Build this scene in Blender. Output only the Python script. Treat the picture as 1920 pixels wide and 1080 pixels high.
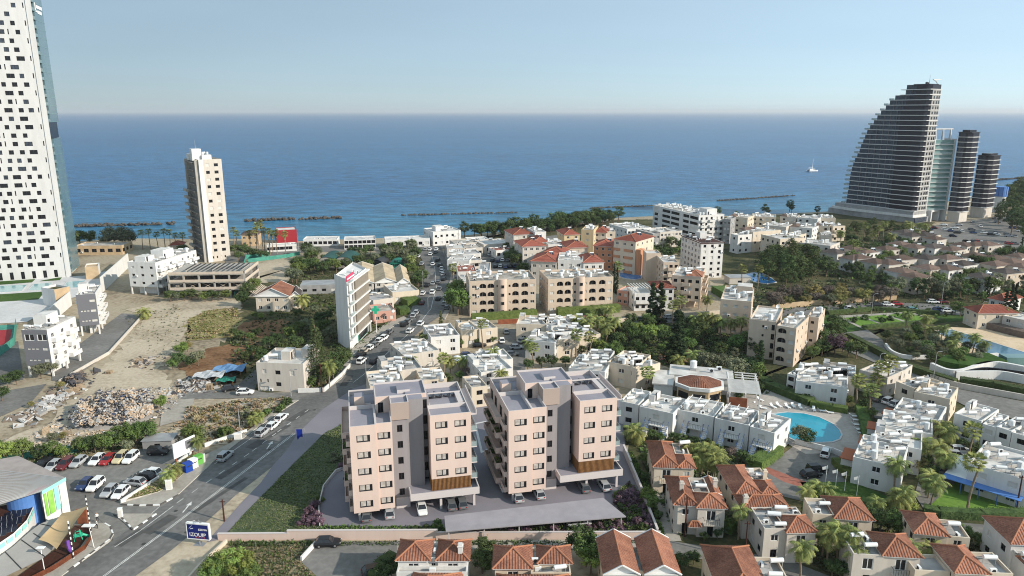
import bpy, math, random
from math import sin, cos, pi, radians, atan2, atan, sqrt, hypot
from mathutils import Vector, Matrix
random.seed(11)
R_ = random.Random(5)
for _o in list(bpy.data.objects): bpy.data.objects.remove(_o)
scene = bpy.context.scene
COL = scene.collection
# ------------------------------------------------------------------ camera (a drone 70 m above the ground)
F, H, PIT = 1350.0, 70.0, atan(331/1350.0)
CP, SP = cos(PIT), sin(PIT)
cam = bpy.data.cameras.new('camera'); camo = bpy.data.objects.new('camera', cam); COL.objects.link(camo)
camo.location = (0, 0, H); camo.rotation_euler = (pi/2-PIT, 0, 0)
cam.sensor_width = 36; cam.lens = F/1920*36; cam.clip_start = 1; cam.clip_end = 120000
scene.camera = camo
# ------------------------------------------------------------------ sky, sun, exposure
RS = -1
SUN_EL, SUN_AZ = radians(26), radians(24)      # sun stands to the right of the view and a little behind it
S = Vector((cos(SUN_EL)*cos(SUN_AZ), -cos(SUN_EL)*sin(SUN_AZ), sin(SUN_EL)))
world = bpy.data.worlds.new('World'); scene.world = world; world.use_nodes = True
wn, wl = world.node_tree.nodes, world.node_tree.links
bgn = wn['Background']
sky = wn.new('ShaderNodeTexSky'); sky.sky_type = 'NISHITA'; sky.sun_disc = False
sky.sun_elevation = SUN_EL; sky.sun_rotation = atan2(S.x, S.y)*RS
sky.altitude = 3000; sky.air_density = 0.95; sky.dust_density = 3.4; sky.ozone_density = 2.6
# a thin even veil of high haze over the whole sky, brighter towards the sun, with faint streaks
_tc = wn.new('ShaderNodeTexCoord'); _dt = wn.new('ShaderNodeVectorMath'); _dt.operation = 'DOT_PRODUCT'; _dt.inputs[1].default_value = S; wl.new(_tc.outputs['Generated'], _dt.inputs[0])
_mp = wn.new('ShaderNodeMapping'); _mp.inputs['Scale'].default_value = (1.2, 1.2, 7); _mp.inputs['Rotation'].default_value = (.25, .1, 0); wl.new(_tc.outputs['Generated'], _mp.inputs[0])
_nz = wn.new('ShaderNodeTexNoise'); _nz.inputs['Scale'].default_value = 1.7; _nz.inputs['Detail'].default_value = 5; wl.new(_mp.outputs[0], _nz.inputs['Vector'])
_br = wn.new('ShaderNodeMath'); _br.operation = 'MULTIPLY_ADD'; _br.inputs[1].default_value = .52; _br.inputs[2].default_value = .98; wl.new(_dt.outputs['Value'], _br.inputs[0])
_bn = wn.new('ShaderNodeMath'); _bn.operation = 'MULTIPLY_ADD'; _bn.inputs[1].default_value = .22; wl.new(_nz.outputs['Fac'], _bn.inputs[0]); wl.new(_br.outputs[0], _bn.inputs[2])
_vc = wn.new('ShaderNodeVectorMath'); _vc.operation = 'SCALE'; _vc.inputs[0].default_value = (3.85, 5.05, 5.7); wl.new(_bn.outputs[0], _vc.inputs['Scale'])
_mx = wn.new('ShaderNodeMix'); _mx.data_type = 'RGBA'; _mx.inputs[0].default_value = .68; wl.new(sky.outputs[0], _mx.inputs[6]); wl.new(_vc.outputs[0], _mx.inputs[7])
wl.new(_mx.outputs[2], bgn.inputs[0]); bgn.inputs[1].default_value = 0.108
sun = bpy.data.lights.new('sun', 'SUN'); sun.energy = 4.4; sun.angle = radians(0.5); sun.color = (1.0, 0.92, 0.80)
suno = bpy.data.objects.new('sun', sun); COL.objects.link(suno); suno.location = (150, -60, 150)
suno.rotation_euler = S.to_track_quat('Z', 'Y').to_euler()
vs = scene.view_settings; vs.view_transform = 'Standard'; vs.look = 'None'; vs.exposure = 0.36; vs.gamma = 1
vs.use_curve_mapping = False
scene.cycles.use_denoising = True; scene.cycles.filter_width = 1.05
scene.cycles.max_bounces = 5; scene.cycles.diffuse_bounces = 3; scene.cycles.glossy_bounces = 2
scene.cycles.transmission_bounces = 2; scene.cycles.transparent_max_bounces = 6; scene.cycles.volume_bounces = 0
scene.cycles.caustics_reflective = False; scene.cycles.caustics_refractive = False
# ------------------------------------------------------------------ where a picture point lies on a level plane of the place
def G(px, py, z=0.0):
    t = py-540; dn = t*CP+F*SP; k = (H-z)/dn
    return ((px-960)*k, (F*CP-t*SP)*k)
def proj(X, Y, Z=0.0):
    s = Y*CP+(H-Z)*SP
    return (960+F*X/s, 540+F*((H-Z)*CP-Y*SP)/s)
def zat(Y, py):
    t = py-540
    return H-Y*(t*CP+F*SP)/(F*CP-t*SP)
# ------------------------------------------------------------------ materials
MATS = {}
STREAK = {'white', 'white2', 'cream', 'cream2', 'beige', 'pale', 'hero_pink', 'hero_grey', 'tower_white', 'concrete', 'yellow_wall', 'orange_wall'}
def mat(name, col, rough=0.85, col2=None, scale=0.5, spec=0.25, metal=0.0, bump=0.0, bscale=4.0, rnd=0.0, contrast=(0.35, 0.65), alpha=None, emit=None, detail=3, coord='pos'):
    m = bpy.data.materials.new(name); m.use_nodes = True; nt = m.node_tree; n, l = nt.nodes, nt.links
    b = n['Principled BSDF']
    b.inputs['Roughness'].default_value = rough; b.inputs['Metallic'].default_value = metal
    b.inputs['Specular IOR Level'].default_value = spec
    b.inputs['Base Color'].default_value = (*col, 1)
    out = None
    if col2 is not None or bump:
        if coord == 'pos': c = n.new('ShaderNodeNewGeometry').outputs['Position']
        else: c = n.new('ShaderNodeTexCoord').outputs['Object']
    if col2 is not None:
        t = n.new('ShaderNodeTexNoise'); t.inputs['Scale'].default_value = scale; t.inputs['Detail'].default_value = detail
        if name in STREAK:
            mp = n.new('ShaderNodeMapping'); mp.inputs['Scale'].default_value = (1, 1, .16); l.new(c, mp.inputs[0]); l.new(mp.outputs[0], t.inputs['Vector']); t.inputs['Scale'].default_value = max(.5, scale*2.2); t.inputs['Detail'].default_value = 6; t.inputs['Roughness'].default_value = .62
        else: l.new(c, t.inputs['Vector'])
        mr = n.new('ShaderNodeMapRange'); mr.inputs[1].default_value = contrast[0]; mr.inputs[2].default_value = contrast[1]
        l.new(t.outputs['Fac'], mr.inputs[0])
        mx = n.new('ShaderNodeMix'); mx.data_type = 'RGBA'; mx.inputs[6].default_value = (*col, 1); mx.inputs[7].default_value = (*col2, 1)
        l.new(mr.outputs[0], mx.inputs[0]); out = mx.outputs[2]
    if rnd:
        oi = n.new('ShaderNodeObjectInfo'); hs = n.new('ShaderNodeHueSaturation')
        m1 = n.new('ShaderNodeMapRange'); m1.inputs[3].default_value = 1-rnd; m1.inputs[4].default_value = 1+rnd
        l.new(oi.outputs['Random'], m1.inputs[0]); l.new(m1.outputs[0], hs.inputs['Value'])
        m2 = n.new('ShaderNodeMath'); m2.operation = 'MULTIPLY_ADD'; m2.inputs[1].default_value = 7.13; m2.inputs[2].default_value = 0.37
        m3 = n.new('ShaderNodeMath'); m3.operation = 'FRACT'; l.new(oi.outputs['Random'], m2.inputs[0]); l.new(m2.outputs[0], m3.inputs[0])
        m4 = n.new('ShaderNodeMapRange'); m4.inputs[3].default_value = 0.5-rnd*0.09; m4.inputs[4].default_value = 0.5+rnd*0.07
        l.new(m3.outputs[0], m4.inputs[0]); l.new(m4.outputs[0], hs.inputs['Hue'])
        if out is not None: l.new(out, hs.inputs['Color'])
        else: hs.inputs['Color'].default_value = (*col, 1)
        out = hs.outputs[0]
    if out is not None: l.new(out, b.inputs['Base Color'])
    if bump:
        t = n.new('ShaderNodeTexNoise'); t.inputs['Scale'].default_value = bscale; t.inputs['Detail'].default_value = 4
        l.new(c, t.inputs['Vector'])
        bp = n.new('ShaderNodeBump'); bp.inputs['Strength'].default_value = bump; bp.inputs['Distance'].default_value = 0.3
        l.new(t.outputs['Fac'], bp.inputs['Height']); l.new(bp.outputs[0], b.inputs['Normal'])
    if alpha is not None: b.inputs['Alpha'].default_value = alpha
    if emit: b.inputs['Emission Color'].default_value = (*col, 1); b.inputs['Emission Strength'].default_value = emit
    MATS[name] = m
    return m
def tile_mat(name, c1, c2):
    """barrel tiles: ridges run up the slope (UV in metres: u along the eave, v up the slope)"""
    m = bpy.data.materials.new(name); m.use_nodes = True; n, l = m.node_tree.nodes, m.node_tree.links; b = n['Principled BSDF']
    uv = n.new('ShaderNodeTexCoord'); sp = n.new('ShaderNodeSeparateXYZ'); l.new(uv.outputs['UV'], sp.inputs[0])
    mu = n.new('ShaderNodeMath'); mu.operation = 'MULTIPLY'; mu.inputs[1].default_value = 2*pi/0.42; l.new(sp.outputs[0], mu.inputs[0])
    sn = n.new('ShaderNodeMath'); sn.operation = 'SINE'; l.new(mu.outputs[0], sn.inputs[0])
    mv = n.new('ShaderNodeMath'); mv.operation = 'MULTIPLY'; mv.inputs[1].default_value = 1/0.45; l.new(sp.outputs[1], mv.inputs[0])
    fr = n.new('ShaderNodeMath'); fr.operation = 'FRACT'; l.new(mv.outputs[0], fr.inputs[0])
    ad = n.new('ShaderNodeMath'); ad.operation = 'MULTIPLY_ADD'; ad.inputs[1].default_value = -0.35; l.new(fr.outputs[0], ad.inputs[0]); l.new(sn.outputs[0], ad.inputs[2])
    bp = n.new('ShaderNodeBump'); bp.inputs['Strength'].default_value = 0.55; bp.inputs['Distance'].default_value = 0.09
    l.new(ad.outputs[0], bp.inputs['Height']); l.new(bp.outputs[0], b.inputs['Normal'])
    nz = n.new('ShaderNodeTexNoise'); nz.inputs['Scale'].default_value = 3.0; nz.inputs['Detail'].default_value = 5
    nz2 = n.new('ShaderNodeTexNoise'); nz2.inputs['Scale'].default_value = 0.35; nz2.inputs['Detail'].default_value = 3
    g = n.new('ShaderNodeNewGeometry'); l.new(g.outputs['Position'], nz.inputs['Vector']); l.new(g.outputs['Position'], nz2.inputs['Vector'])
    av = n.new('ShaderNodeMath'); av.operation = 'MULTIPLY_ADD'; av.inputs[1].default_value = 0.5; l.new(nz.outputs['Fac'], av.inputs[0])
    hf = n.new('ShaderNodeMath'); hf.operation = 'MULTIPLY'; hf.inputs[1].default_value = 0.5; l.new(nz2.outputs['Fac'], hf.inputs[0]); l.new(hf.outputs[0], av.inputs[2])
    mr = n.new('ShaderNodeMapRange'); mr.inputs[1].default_value = 0.36; mr.inputs[2].default_value = 0.66; l.new(av.outputs[0], mr.inputs[0])
    mx = n.new('ShaderNodeMix'); mx.data_type = 'RGBA'; mx.inputs[6].default_value = (*c1, 1); mx.inputs[7].default_value = (*c2, 1); l.new(mr.outputs[0], mx.inputs[0])
    oi = n.new('ShaderNodeObjectInfo'); m1 = n.new('ShaderNodeMapRange'); m1.inputs[3].default_value = .72; m1.inputs[4].default_value = 1.22; l.new(oi.outputs['Random'], m1.inputs[0]); hs = n.new('ShaderNodeHueSaturation'); l.new(m1.outputs[0], hs.inputs['Value']); hs.inputs['Saturation'].default_value = .94; l.new(mx.outputs[2], hs.inputs['Color'])
    l.new(hs.outputs[0], b.inputs['Base Color']); b.inputs['Roughness'].default_value = 0.85; b.inputs['Specular IOR Level'].default_value = 0.15
    MATS[name] = m
M = MATS
# walls
mat('white', (0.66, 0.645, 0.62), 0.8, (0.54, 0.525, 0.50), 0.35, contrast=(0.45, 0.8))
mat('white2', (0.66, 0.64, 0.61), 0.8, (0.50, 0.485, 0.46), 0.3, contrast=(0.4, 0.8))
mat('tower_white', (0.60, 0.59, 0.575), 0.6, (0.54, 0.53, 0.515), 0.08)
mat('cream', (0.62, 0.53, 0.42), 0.85, (0.50, 0.42, 0.33), 0.25, contrast=(0.4, 0.8))
mat('cream2', (0.56, 0.47, 0.38), 0.85, (0.46, 0.385, 0.31), 0.3, contrast=(0.4, 0.8))
mat('beige', (0.57, 0.46, 0.36), 0.85, (0.47, 0.37, 0.29), 0.2, contrast=(0.4, 0.8))
mat('pale', (0.56, 0.51, 0.45), 0.85, (0.45, 0.40, 0.35), 0.3, contrast=(0.4, 0.8))
mat('greywall', (0.155, 0.155, 0.17), 0.8)
mat('grey_mid', (0.33, 0.32, 0.31), 0.85, (0.25, 0.245, 0.24), 0.4)
mat('concrete', (0.42, 0.39, 0.35), 0.9, (0.30, 0.28, 0.25), 0.6)
mat('rough_concrete', (0.27, 0.245, 0.22), 0.95, (0.17, 0.155, 0.14), 0.9)
mat('tan', (0.50, 0.37, 0.23), 0.85, (0.40, 0.29, 0.18), 0.4)
mat('orange_wall', (0.52, 0.255, 0.145), 0.85, (0.44, 0.21, 0.115), 0.5)
mat('yellow_wall', (0.60, 0.46, 0.28), 0.85, (0.52, 0.40, 0.24), 0.5)
mat('pink_wall', (0.50, 0.28, 0.22), 0.85)
mat('hero_pink', (0.64, 0.495, 0.425), 0.8, (0.575, 0.44, 0.378), 0.25, contrast=(.3, .75), detail=6)
mat('hero_grey', (0.27, 0.25, 0.255), 0.85, (0.235, 0.217, 0.222), 0.25)
mat('hero_brown', (0.36, 0.285, 0.245), 0.85)
mat('hero_white', (0.54, 0.49, 0.475), 0.7)
mat('hero_roof', (0.27, 0.26, 0.295), 0.9, (0.235, 0.226, 0.26), 0.25)
mat('hero_pave', (0.21, 0.195, 0.218), 0.9, (0.18, 0.168, 0.19), 0.12, bump=0.05, bscale=3)
mat('hero_canopy', (0.31, 0.292, 0.315), 0.8, (0.27, 0.255, 0.275), 0.5)
mat('red_wall', (0.30, 0.022, 0.03), 0.7)
mat('blue_paint', (0.10, 0.22, 0.52), 0.6, (0.08, 0.19, 0.46), 0.5)
mat('blue_rail', (0.08, 0.17, 0.42), 0.6)
mat('teal', (0.28, 0.62, 0.55), 0.7)
mat('green_net', (0.05, 0.22, 0.17), 0.9, (0.08, 0.30, 0.23), 0.6)
mat('green_dome', (0.016, 0.062, 0.055), 0.6, (0.022, 0.075, 0.062), 0.3)
mat('green_tarp', (0.02, 0.17, 0.12), 0.7)
# roofs
mat('flat_roof', (0.62, 0.60, 0.57), 0.9, (0.36, 0.34, 0.32), 0.3, bump=0.05, contrast=(0.38, 0.72), detail=6)
mat('flat_roof_grey', (0.40, 0.39, 0.38), 0.9, (0.27, 0.262, 0.255), 0.4, contrast=(0.38, 0.7), detail=5)
mat('flat_roof_dirty', (0.46, 0.42, 0.37), 0.9, (0.22, 0.2, 0.18), 0.4, contrast=(0.38, 0.7), detail=6)
mat('tan_sheet', (0.50, 0.40, 0.27), 0.8, (0.36, 0.28, 0.19), 0.25)
mat('metal_sheet', (0.40, 0.40, 0.40), 0.5, (0.30, 0.30, 0.30), 0.3, metal=0.3)
mat('striped_roof', (0.33, 0.29, 0.27), 0.7, (0.27, 0.235, 0.22), 0.6)
tile_mat('tiles', (0.175, 0.066, 0.042), (0.37, 0.155, 0.09))
tile_mat('tiles_red', (0.22, 0.055, 0.036), (0.32, 0.09, 0.055))
tile_mat('tiles_brown', (0.10, 0.068, 0.054), (0.19, 0.125, 0.098))
tile_mat('tiles_dark', (0.06, 0.05, 0.046), (0.12, 0.095, 0.085))
mat('tiles_plain', (0.36, 0.12, 0.06), .9)
mat('ridge_tile', (0.36, 0.155, 0.088), 0.85)
# glass, metal, trim
mat('glass', (0.018, 0.02, 0.024), 0.08, spec=0.5)
mat('glass_dark', (0.010, 0.010, 0.012), 0.12, spec=0.35)
mat('glass_grey', (0.065, 0.08, 0.105), 0.2, (0.032, 0.04, 0.055), 0.7, spec=0.22)
mat('glass_brown', (0.022, 0.022, 0.031), 0.2, spec=0.22)
mat('glass_green', (0.10, 0.19, 0.18), 0.12, (0.16, 0.26, 0.25), 0.12, spec=0.6)
mat('glass_teal', (0.09, 0.155, 0.18), 0.10, (0.12, 0.19, 0.215), 0.09, spec=0.6)
mat('rail_glass', (0.35, 0.45, 0.45), 0.1, spec=0.5, alpha=0.45)
mat('curtain', (0.52, 0.47, 0.42), 0.7, (0.34, 0.30, 0.27), 1.6, spec=0.4)
mat('shutter', (0.60, 0.58, 0.54), 0.8)
mat('frame_white', (0.72, 0.71, 0.69), 0.6)
mat('frame_dark', (0.03, 0.03, 0.033), 0.5)
mat('wood', (0.27, 0.135, 0.052), 0.7, (0.20, 0.095, 0.036), 2.0)
mat('wood_dark', (0.07, 0.026, 0.017), 0.7, (0.05, 0.019, 0.013), 1.5)
mat('brick_red', (0.27, 0.09, 0.045), 0.85, (0.2, 0.065, 0.035), 1.0)
mat('tank', (0.72, 0.72, 0.71), 0.35, spec=0.5)
mat('solar', (0.012, 0.015, 0.028), 0.2, spec=0.5)
mat('solar_blue', (0.02, 0.05, 0.20), 0.25, spec=0.5)
mat('metal', (0.32, 0.32, 0.33), 0.45, metal=0.5)
mat('metal_dark', (0.05, 0.05, 0.052), 0.5, metal=0.3)
mat('galv', (0.45, 0.45, 0.44), 0.5, metal=0.4)
mat('plastic_white', (0.75, 0.75, 0.74), 0.5)
mat('canvas', (0.50, 0.36, 0.20), 0.8, (0.45, 0.32, 0.175), 0.6)
mat('grey_canvas', (0.38, 0.35, 0.32), 0.8, (0.34, 0.315, 0.29), 0.4)
# ground
def ground_mat(name, stops, s1, s2, bump=0.3, mixk=0.55):
    m = bpy.data.materials.new(name); m.use_nodes = True; n, l = m.node_tree.nodes, m.node_tree.links; b = n['Principled BSDF']
    g = n.new('ShaderNodeNewGeometry')
    a = n.new('ShaderNodeTexNoise'); a.inputs['Scale'].default_value = s1; a.inputs['Detail'].default_value = 6; a.inputs['Distortion'].default_value = 0.6
    c = n.new('ShaderNodeTexNoise'); c.inputs['Scale'].default_value = s2; c.inputs['Detail'].default_value = 6
    l.new(g.outputs['Position'], a.inputs['Vector']); l.new(g.outputs['Position'], c.inputs['Vector'])
    mx = n.new('ShaderNodeMix'); mx.inputs[0].default_value = 1-mixk; l.new(a.outputs['Fac'], mx.inputs[2]); l.new(c.outputs['Fac'], mx.inputs[3])
    r = n.new('ShaderNodeValToRGB'); r.color_ramp.interpolation = 'LINEAR'
    e = r.color_ramp.elements; e[0].position = stops[0][0]; e[0].color = (*stops[0][1], 1); e[1].position = stops[-1][0]; e[1].color = (*stops[-1][1], 1)
    for p, q in stops[1:-1]:
        x = e.new(p); x.color = (*q, 1)
    l.new(mx.outputs[0], r.inputs[0]); l.new(r.outputs[0], b.inputs['Base Color'])
    b.inputs['Roughness'].default_value = 0.95; b.inputs['Specular IOR Level'].default_value = 0.1
    bp = n.new('ShaderNodeBump'); bp.inputs['Strength'].default_value = bump; bp.inputs['Distance'].default_value = 0.4
    l.new(c.outputs['Fac'], bp.inputs['Height']); l.new(bp.outputs[0], b.inputs['Normal'])
    MATS[name] = m
ground_mat('soil', [(0.36, (0.17, 0.135, 0.095)), (0.48, (0.31, 0.255, 0.18)), (0.58, (0.37, 0.315, 0.235)), (0.66, (0.20, 0.175, 0.10))], 0.05, 0.7)
ground_mat('sand', [(0.34, (0.22, 0.18, 0.13)), (0.47, (0.39, 0.325, 0.24)), (0.6, (0.48, 0.41, 0.31)), (0.7, (0.33, 0.275, 0.20))], 0.06, 0.9)
ground_mat('brown_soil', [(0.35, (0.10, 0.055, 0.03)), (0.5, (0.19, 0.105, 0.055)), (0.65, (0.27, 0.165, 0.095))], 0.12, 1.2)
ground_mat('dry_grass', [(0.34, (0.10, 0.09, 0.045)), (0.45, (0.20, 0.165, 0.09)), (0.55, (0.34, 0.275, 0.175)), (0.66, (0.17, 0.145, 0.07))], 0.12, 1.5, 0.6)
ground_mat('yellow_grass', [(0.34, (0.11, 0.11, 0.04)), (0.5, (0.24, 0.205, 0.085)), (0.66, (0.36, 0.30, 0.17))], 0.15, 1.6, 0.6)
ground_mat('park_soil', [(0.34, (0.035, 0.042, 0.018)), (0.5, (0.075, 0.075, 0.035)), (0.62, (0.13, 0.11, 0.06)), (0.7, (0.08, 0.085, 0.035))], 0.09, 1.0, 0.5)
ground_mat('plot_grass', [(0.34, (0.045, 0.066, 0.032)), (0.5, (0.08, 0.105, 0.055)), (0.66, (0.14, 0.15, 0.085))], 0.25, 1.6, 0.8)
ground_mat('lawn', [(0.34, (0.09, 0.17, 0.028)), (0.5, (0.125, 0.22, 0.04)), (0.66, (0.16, 0.26, 0.055))], 0.1, 1.2)
ground_mat('lawn_dark', [(0.34, (0.028, 0.06, 0.014)), (0.5, (0.045, 0.09, 0.02)), (0.66, (0.075, 0.12, 0.03))], 0.1, 1.2)
ground_mat('asphalt', [(0.32, (0.10, 0.098, 0.095)), (0.5, (0.142, 0.138, 0.133)), (0.66, (0.20, 0.193, 0.186))], 0.05, 1.1, 0.08)
ground_mat('asphalt_old', [(0.32, (0.12, 0.115, 0.108)), (0.5, (0.175, 0.168, 0.158)), (0.66, (0.23, 0.22, 0.205))], 0.07, 0.9, 0.08)
ground_mat('pavement', [(0.34, (0.27, 0.245, 0.21)), (0.5, (0.34, 0.31, 0.27)), (0.66, (0.40, 0.37, 0.325))], 0.15, 1.4, 0.12)
ground_mat('deck', [(0.34, (0.30, 0.265, 0.235)), (0.5, (0.38, 0.34, 0.305)), (0.66, (0.44, 0.40, 0.36))], 0.12, 1.2, 0.08)
ground_mat('white_deck', [(0.34, (0.42, 0.42, 0.415)), (0.5, (0.5, 0.495, 0.49)), (0.66, (0.57, 0.565, 0.56))], 0.1, 0.8, 0.05)
ground_mat('red_paving', [(0.34, (0.24, 0.09, 0.065)), (0.5, (0.31, 0.125, 0.095)), (0.66, (0.36, 0.16, 0.12))], 0.2, 1.2, 0.1)
ground_mat('beach', [(0.34, (0.48, 0.36, 0.24)), (0.5, (0.58, 0.45, 0.31)), (0.66, (0.64, 0.51, 0.37))], 0.2, 1.2, 0.1)
mat('paint', (0.70, 0.69, 0.66), 0.8, (0.42, 0.41, 0.39), 1.5)
mat('kerb', (0.55, 0.52, 0.47), 0.9, (0.42, 0.39, 0.35), 0.8)
mat('kerb_dark', (0.10, 0.09, 0.085), 0.9)
mat('pool_tile', (0.05, 0.42, 0.56), 0.4)
# ------------------------------------------------------------------ mesh builder
class MB:
    def __init__(s): s.v = []; s.f = []; s.m = []; s.uv = None
    def face(s, pts, mi=0):
        i = len(s.v); s.v.extend(pts); s.f.append(tuple(range(i, i+len(pts)))); s.m.append(mi)
    def box(s, x0, x1, y0, y1, z0, z1, mi=0, skip=''):
        i = len(s.v)
        s.v.extend([(x0,y0,z0),(x1,y0,z0),(x1,y1,z0),(x0,y1,z0),(x0,y0,z1),(x1,y0,z1),(x1,y1,z1),(x0,y1,z1)])
        for k, q in (('b',(3,2,1,0)),('t',(4,5,6,7)),('f',(0,1,5,4)),('r',(1,2,6,5)),('k',(2,3,7,6)),('l',(3,0,4,7))):
            if k not in skip: s.f.append(tuple(i+a for a in q)); s.m.append(mi)
    def prism(s, poly, z0, z1, mi=0, mtop=None, bottom=False):
        i = len(s.v); n = len(poly)
        s.v.extend([(p[0],p[1],z0) for p in poly]); s.v.extend([(p[0],p[1],z1) for p in poly])
        for a in range(n):
            b = (a+1) % n; s.f.append((i+a, i+b, i+n+b, i+n+a)); s.m.append(mi)
        s.f.append(tuple(i+n+a for a in range(n))); s.m.append(mi if mtop is None else mtop)
        if bottom: s.f.append(tuple(i+a for a in reversed(range(n)))); s.m.append(mi)
    def tube(s, p0, p1, r0, r1=None, n=6, mi=0, cap=True):
        r1 = r0 if r1 is None else r1
        p0, p1 = Vector(p0), Vector(p1); d = (p1-p0)
        if d.length < 1e-6: return
        d.normalize(); a = d.orthogonal().normalized(); b = d.cross(a); i = len(s.v)
        for p, r in ((p0, r0), (p1, r1)):
            for k in range(n):
                t = 2*pi*k/n; s.v.append(tuple(p+a*(cos(t)*r)+b*(sin(t)*r)))
        for k in range(n):
            q = (k+1) % n; s.f.append((i+k, i+q, i+n+q, i+n+k)); s.m.append(mi)
        if cap:
            s.f.append(tuple(i+n+k for k in range(n))); s.m.append(mi); s.f.append(tuple(i+k for k in reversed(range(n)))); s.m.append(mi)
    def path(s, pts, r, n=6, mi=0):
        for a, b in zip(pts[:-1], pts[1:]): s.tube(a, b, r, r, n, mi)
    def mesh(s, name, mats, smooth=False):
        me = bpy.data.meshes.new(name); me.from_pydata(s.v, [], s.f)
        for m in mats: me.materials.append(MATS[m])
        if any(s.m): me.polygons.foreach_set('material_index', s.m)
        if s.uv is not None:
            ul = me.uv_layers.new(name='uv'); ul.data.foreach_set('uv', [c for p in s.uv for c in p])
        if smooth: me.polygons.foreach_set('use_smooth', [True]*len(s.f))
        me.update(); return me
    def build(s, name, mats, parent=None, loc=(0,0,0), rz=0.0, smooth=False):
        if isinstance(mats, str): mats = [mats]
        return link(name, s.mesh(name, mats, smooth), parent, loc, rz)
def link(name, me, parent=None, loc=(0,0,0), rz=0.0, sc=None):
    o = bpy.data.objects.new(name, me); COL.objects.link(o)
    if parent is not None: o.parent = parent
    o.location = loc
    if isinstance(rz, (tuple, list)): o.rotation_euler = rz
    elif rz: o.rotation_euler = (0, 0, rz)
    if sc is not None: o.scale = sc if isinstance(sc, (tuple, list)) else (sc, sc, sc)
    return o
def tag(o, label=None, cat=None, group=None, kind=None):
    if label: o['label'] = label
    if cat: o['category'] = cat
    if group: o['group'] = group
    if kind: o['kind'] = kind
    return o
def thing(name, label, cat, loc=(0,0,0), rz=0.0, group=None):
    return tag(link(name, None, None, loc, rz), label, cat, group)
_ub = {}
def pbox(name, parent, x0, x1, y0, y1, z0, z1, m, rz=0.0):
    """a box part on shared unit-cube data"""
    if m not in _ub:
        b = MB(); b.box(-.5,.5,-.5,.5,-.5,.5); _ub[m] = b.mesh('box_'+m, [m])
    return link(name, _ub[m], parent, ((x0+x1)/2,(y0+y1)/2,(z0+z1)/2), rz, (x1-x0, y1-y0, z1-z0))
def inset(poly, t):
    n = len(poly); out = []
    for i in range(n):
        p0, p1, p2 = Vector(poly[i-1]), Vector(poly[i]), Vector(poly[(i+1) % n])
        d1 = (p1-p0).normalized(); d2 = (p2-p1).normalized()
        n1 = Vector((-d1.y, d1.x)); n2 = Vector((-d2.y, d2.x)); b = n1+n2
        k = t/max(0.2, (1+n1.dot(n2))/1.0)
        out.append((p1.x+b.x*k, p1.y+b.y*k))
    return out
def inpoly(x, y, poly):
    c = False; n = len(poly); j = n-1
    for i in range(n):
        xi, yi = poly[i][0], poly[i][1]; xj, yj = poly[j][0], poly[j][1]
        if (yi > y) != (yj > y) and x < (xj-xi)*(y-yi)/(yj-yi)+xi: c = not c
        j = i
    return c
# ------------------------------------------------------------------ labels that say which one
LANDMARKS = [('white window-dotted tower', 75, 480), ('slim cream tower', 400, 450), ('stepped dark glass tower', 1670, 400), ('oval turquoise pool', 1512, 800),
 ('octagonal tiled pavilion', 1320, 735), ('rubble heap', 215, 765), ('wedge-shaped office block', 660, 600), ('arched block by the street', 940, 570),
 ('arched block by the cypresses', 1085, 560), ('blue billboard', 370, 990), ('pink apartments beside the grass', 765, 890), ('pink apartments beside the villas', 1055, 880),
 ('bright green lawn squares', 1655, 605), ('long modern pool', 1850, 640), ('orange-walled apartments', 1170, 470), ('dark red cube', 540, 447),
 ('green barrel-roofed sheds', 625, 485), ('tan tensile canopy', 110, 975), ('red tennis court', 15, 640), ('curved white garden wall', 1870, 700),
 ('small round plaza', 1270, 672), ('kidney-shaped blue pool', 1175, 516), ('white block with dark eaves', 1318, 490), ('row of white flagpoles', 1550, 915),
 ('gable-fronted beige house', 515, 570), ('twin gable roofs', 1195, 1050), ('villa with roof terrace', 1300, 950), ('white house beside the pine', 525, 690),
 ('street end by the sea', 808, 455), ('long white beachfront block', 1290, 420), ('recycling bins', 360, 870), ('tan-roofed warehouses', 705, 515),
 ('white barrel carports', 870, 680), ('arched beige tower block', 1470, 640), ('blue-roofed site tower', 1871, 375), ('sea breakwater', 550, 412),
 ('white villa on the shore', 840, 432), ('villa with grey terrace roof', 1455, 1000), ('palm-shaded villa', 1660, 1035), ('white townhouse with blue canopy', 1860, 900)]
AUTO = []
def auto(o, desc, px, py): AUTO.append((o, desc, px, py))
_ow = 'first second third fourth fifth sixth seventh eighth ninth tenth eleventh twelfth thirteenth fourteenth fifteenth sixteenth seventeenth eighteenth nineteenth twentieth'.split()
ORD = ['', 'nearest']+[w+' nearest' for w in _ow[1:]]+['twenty-'+w+' nearest' for w in _ow[:9]]+['thirtieth nearest']+['thirty-'+w+' nearest' for w in _ow[:9]]+['fortieth nearest']
def finish_labels():
    bk = {}
    for o, d, px, py in AUTO:
        L = min(LANDMARKS, key=lambda q: hypot(q[1]-px, (q[2]-py)*1.4))
        dx, dy = px-L[1], py-L[2]
        if abs(dx) > abs(dy)*1.2: w = 'left of' if dx < 0 else 'right of'
        else: w = 'behind' if dy < 0 else 'in front of'
        bk.setdefault((d, L[0], w), []).append((hypot(dx, dy), o))
    for (d, l, w), it in bk.items():
        it.sort(key=lambda q: q[0])
        for i, (_, o) in enumerate(it):
            o['label'] = f'{d} {w} the {l}' + (f', {ORD[min(i+1, len(ORD)-1)]}' if len(it) > 1 else '')
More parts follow.
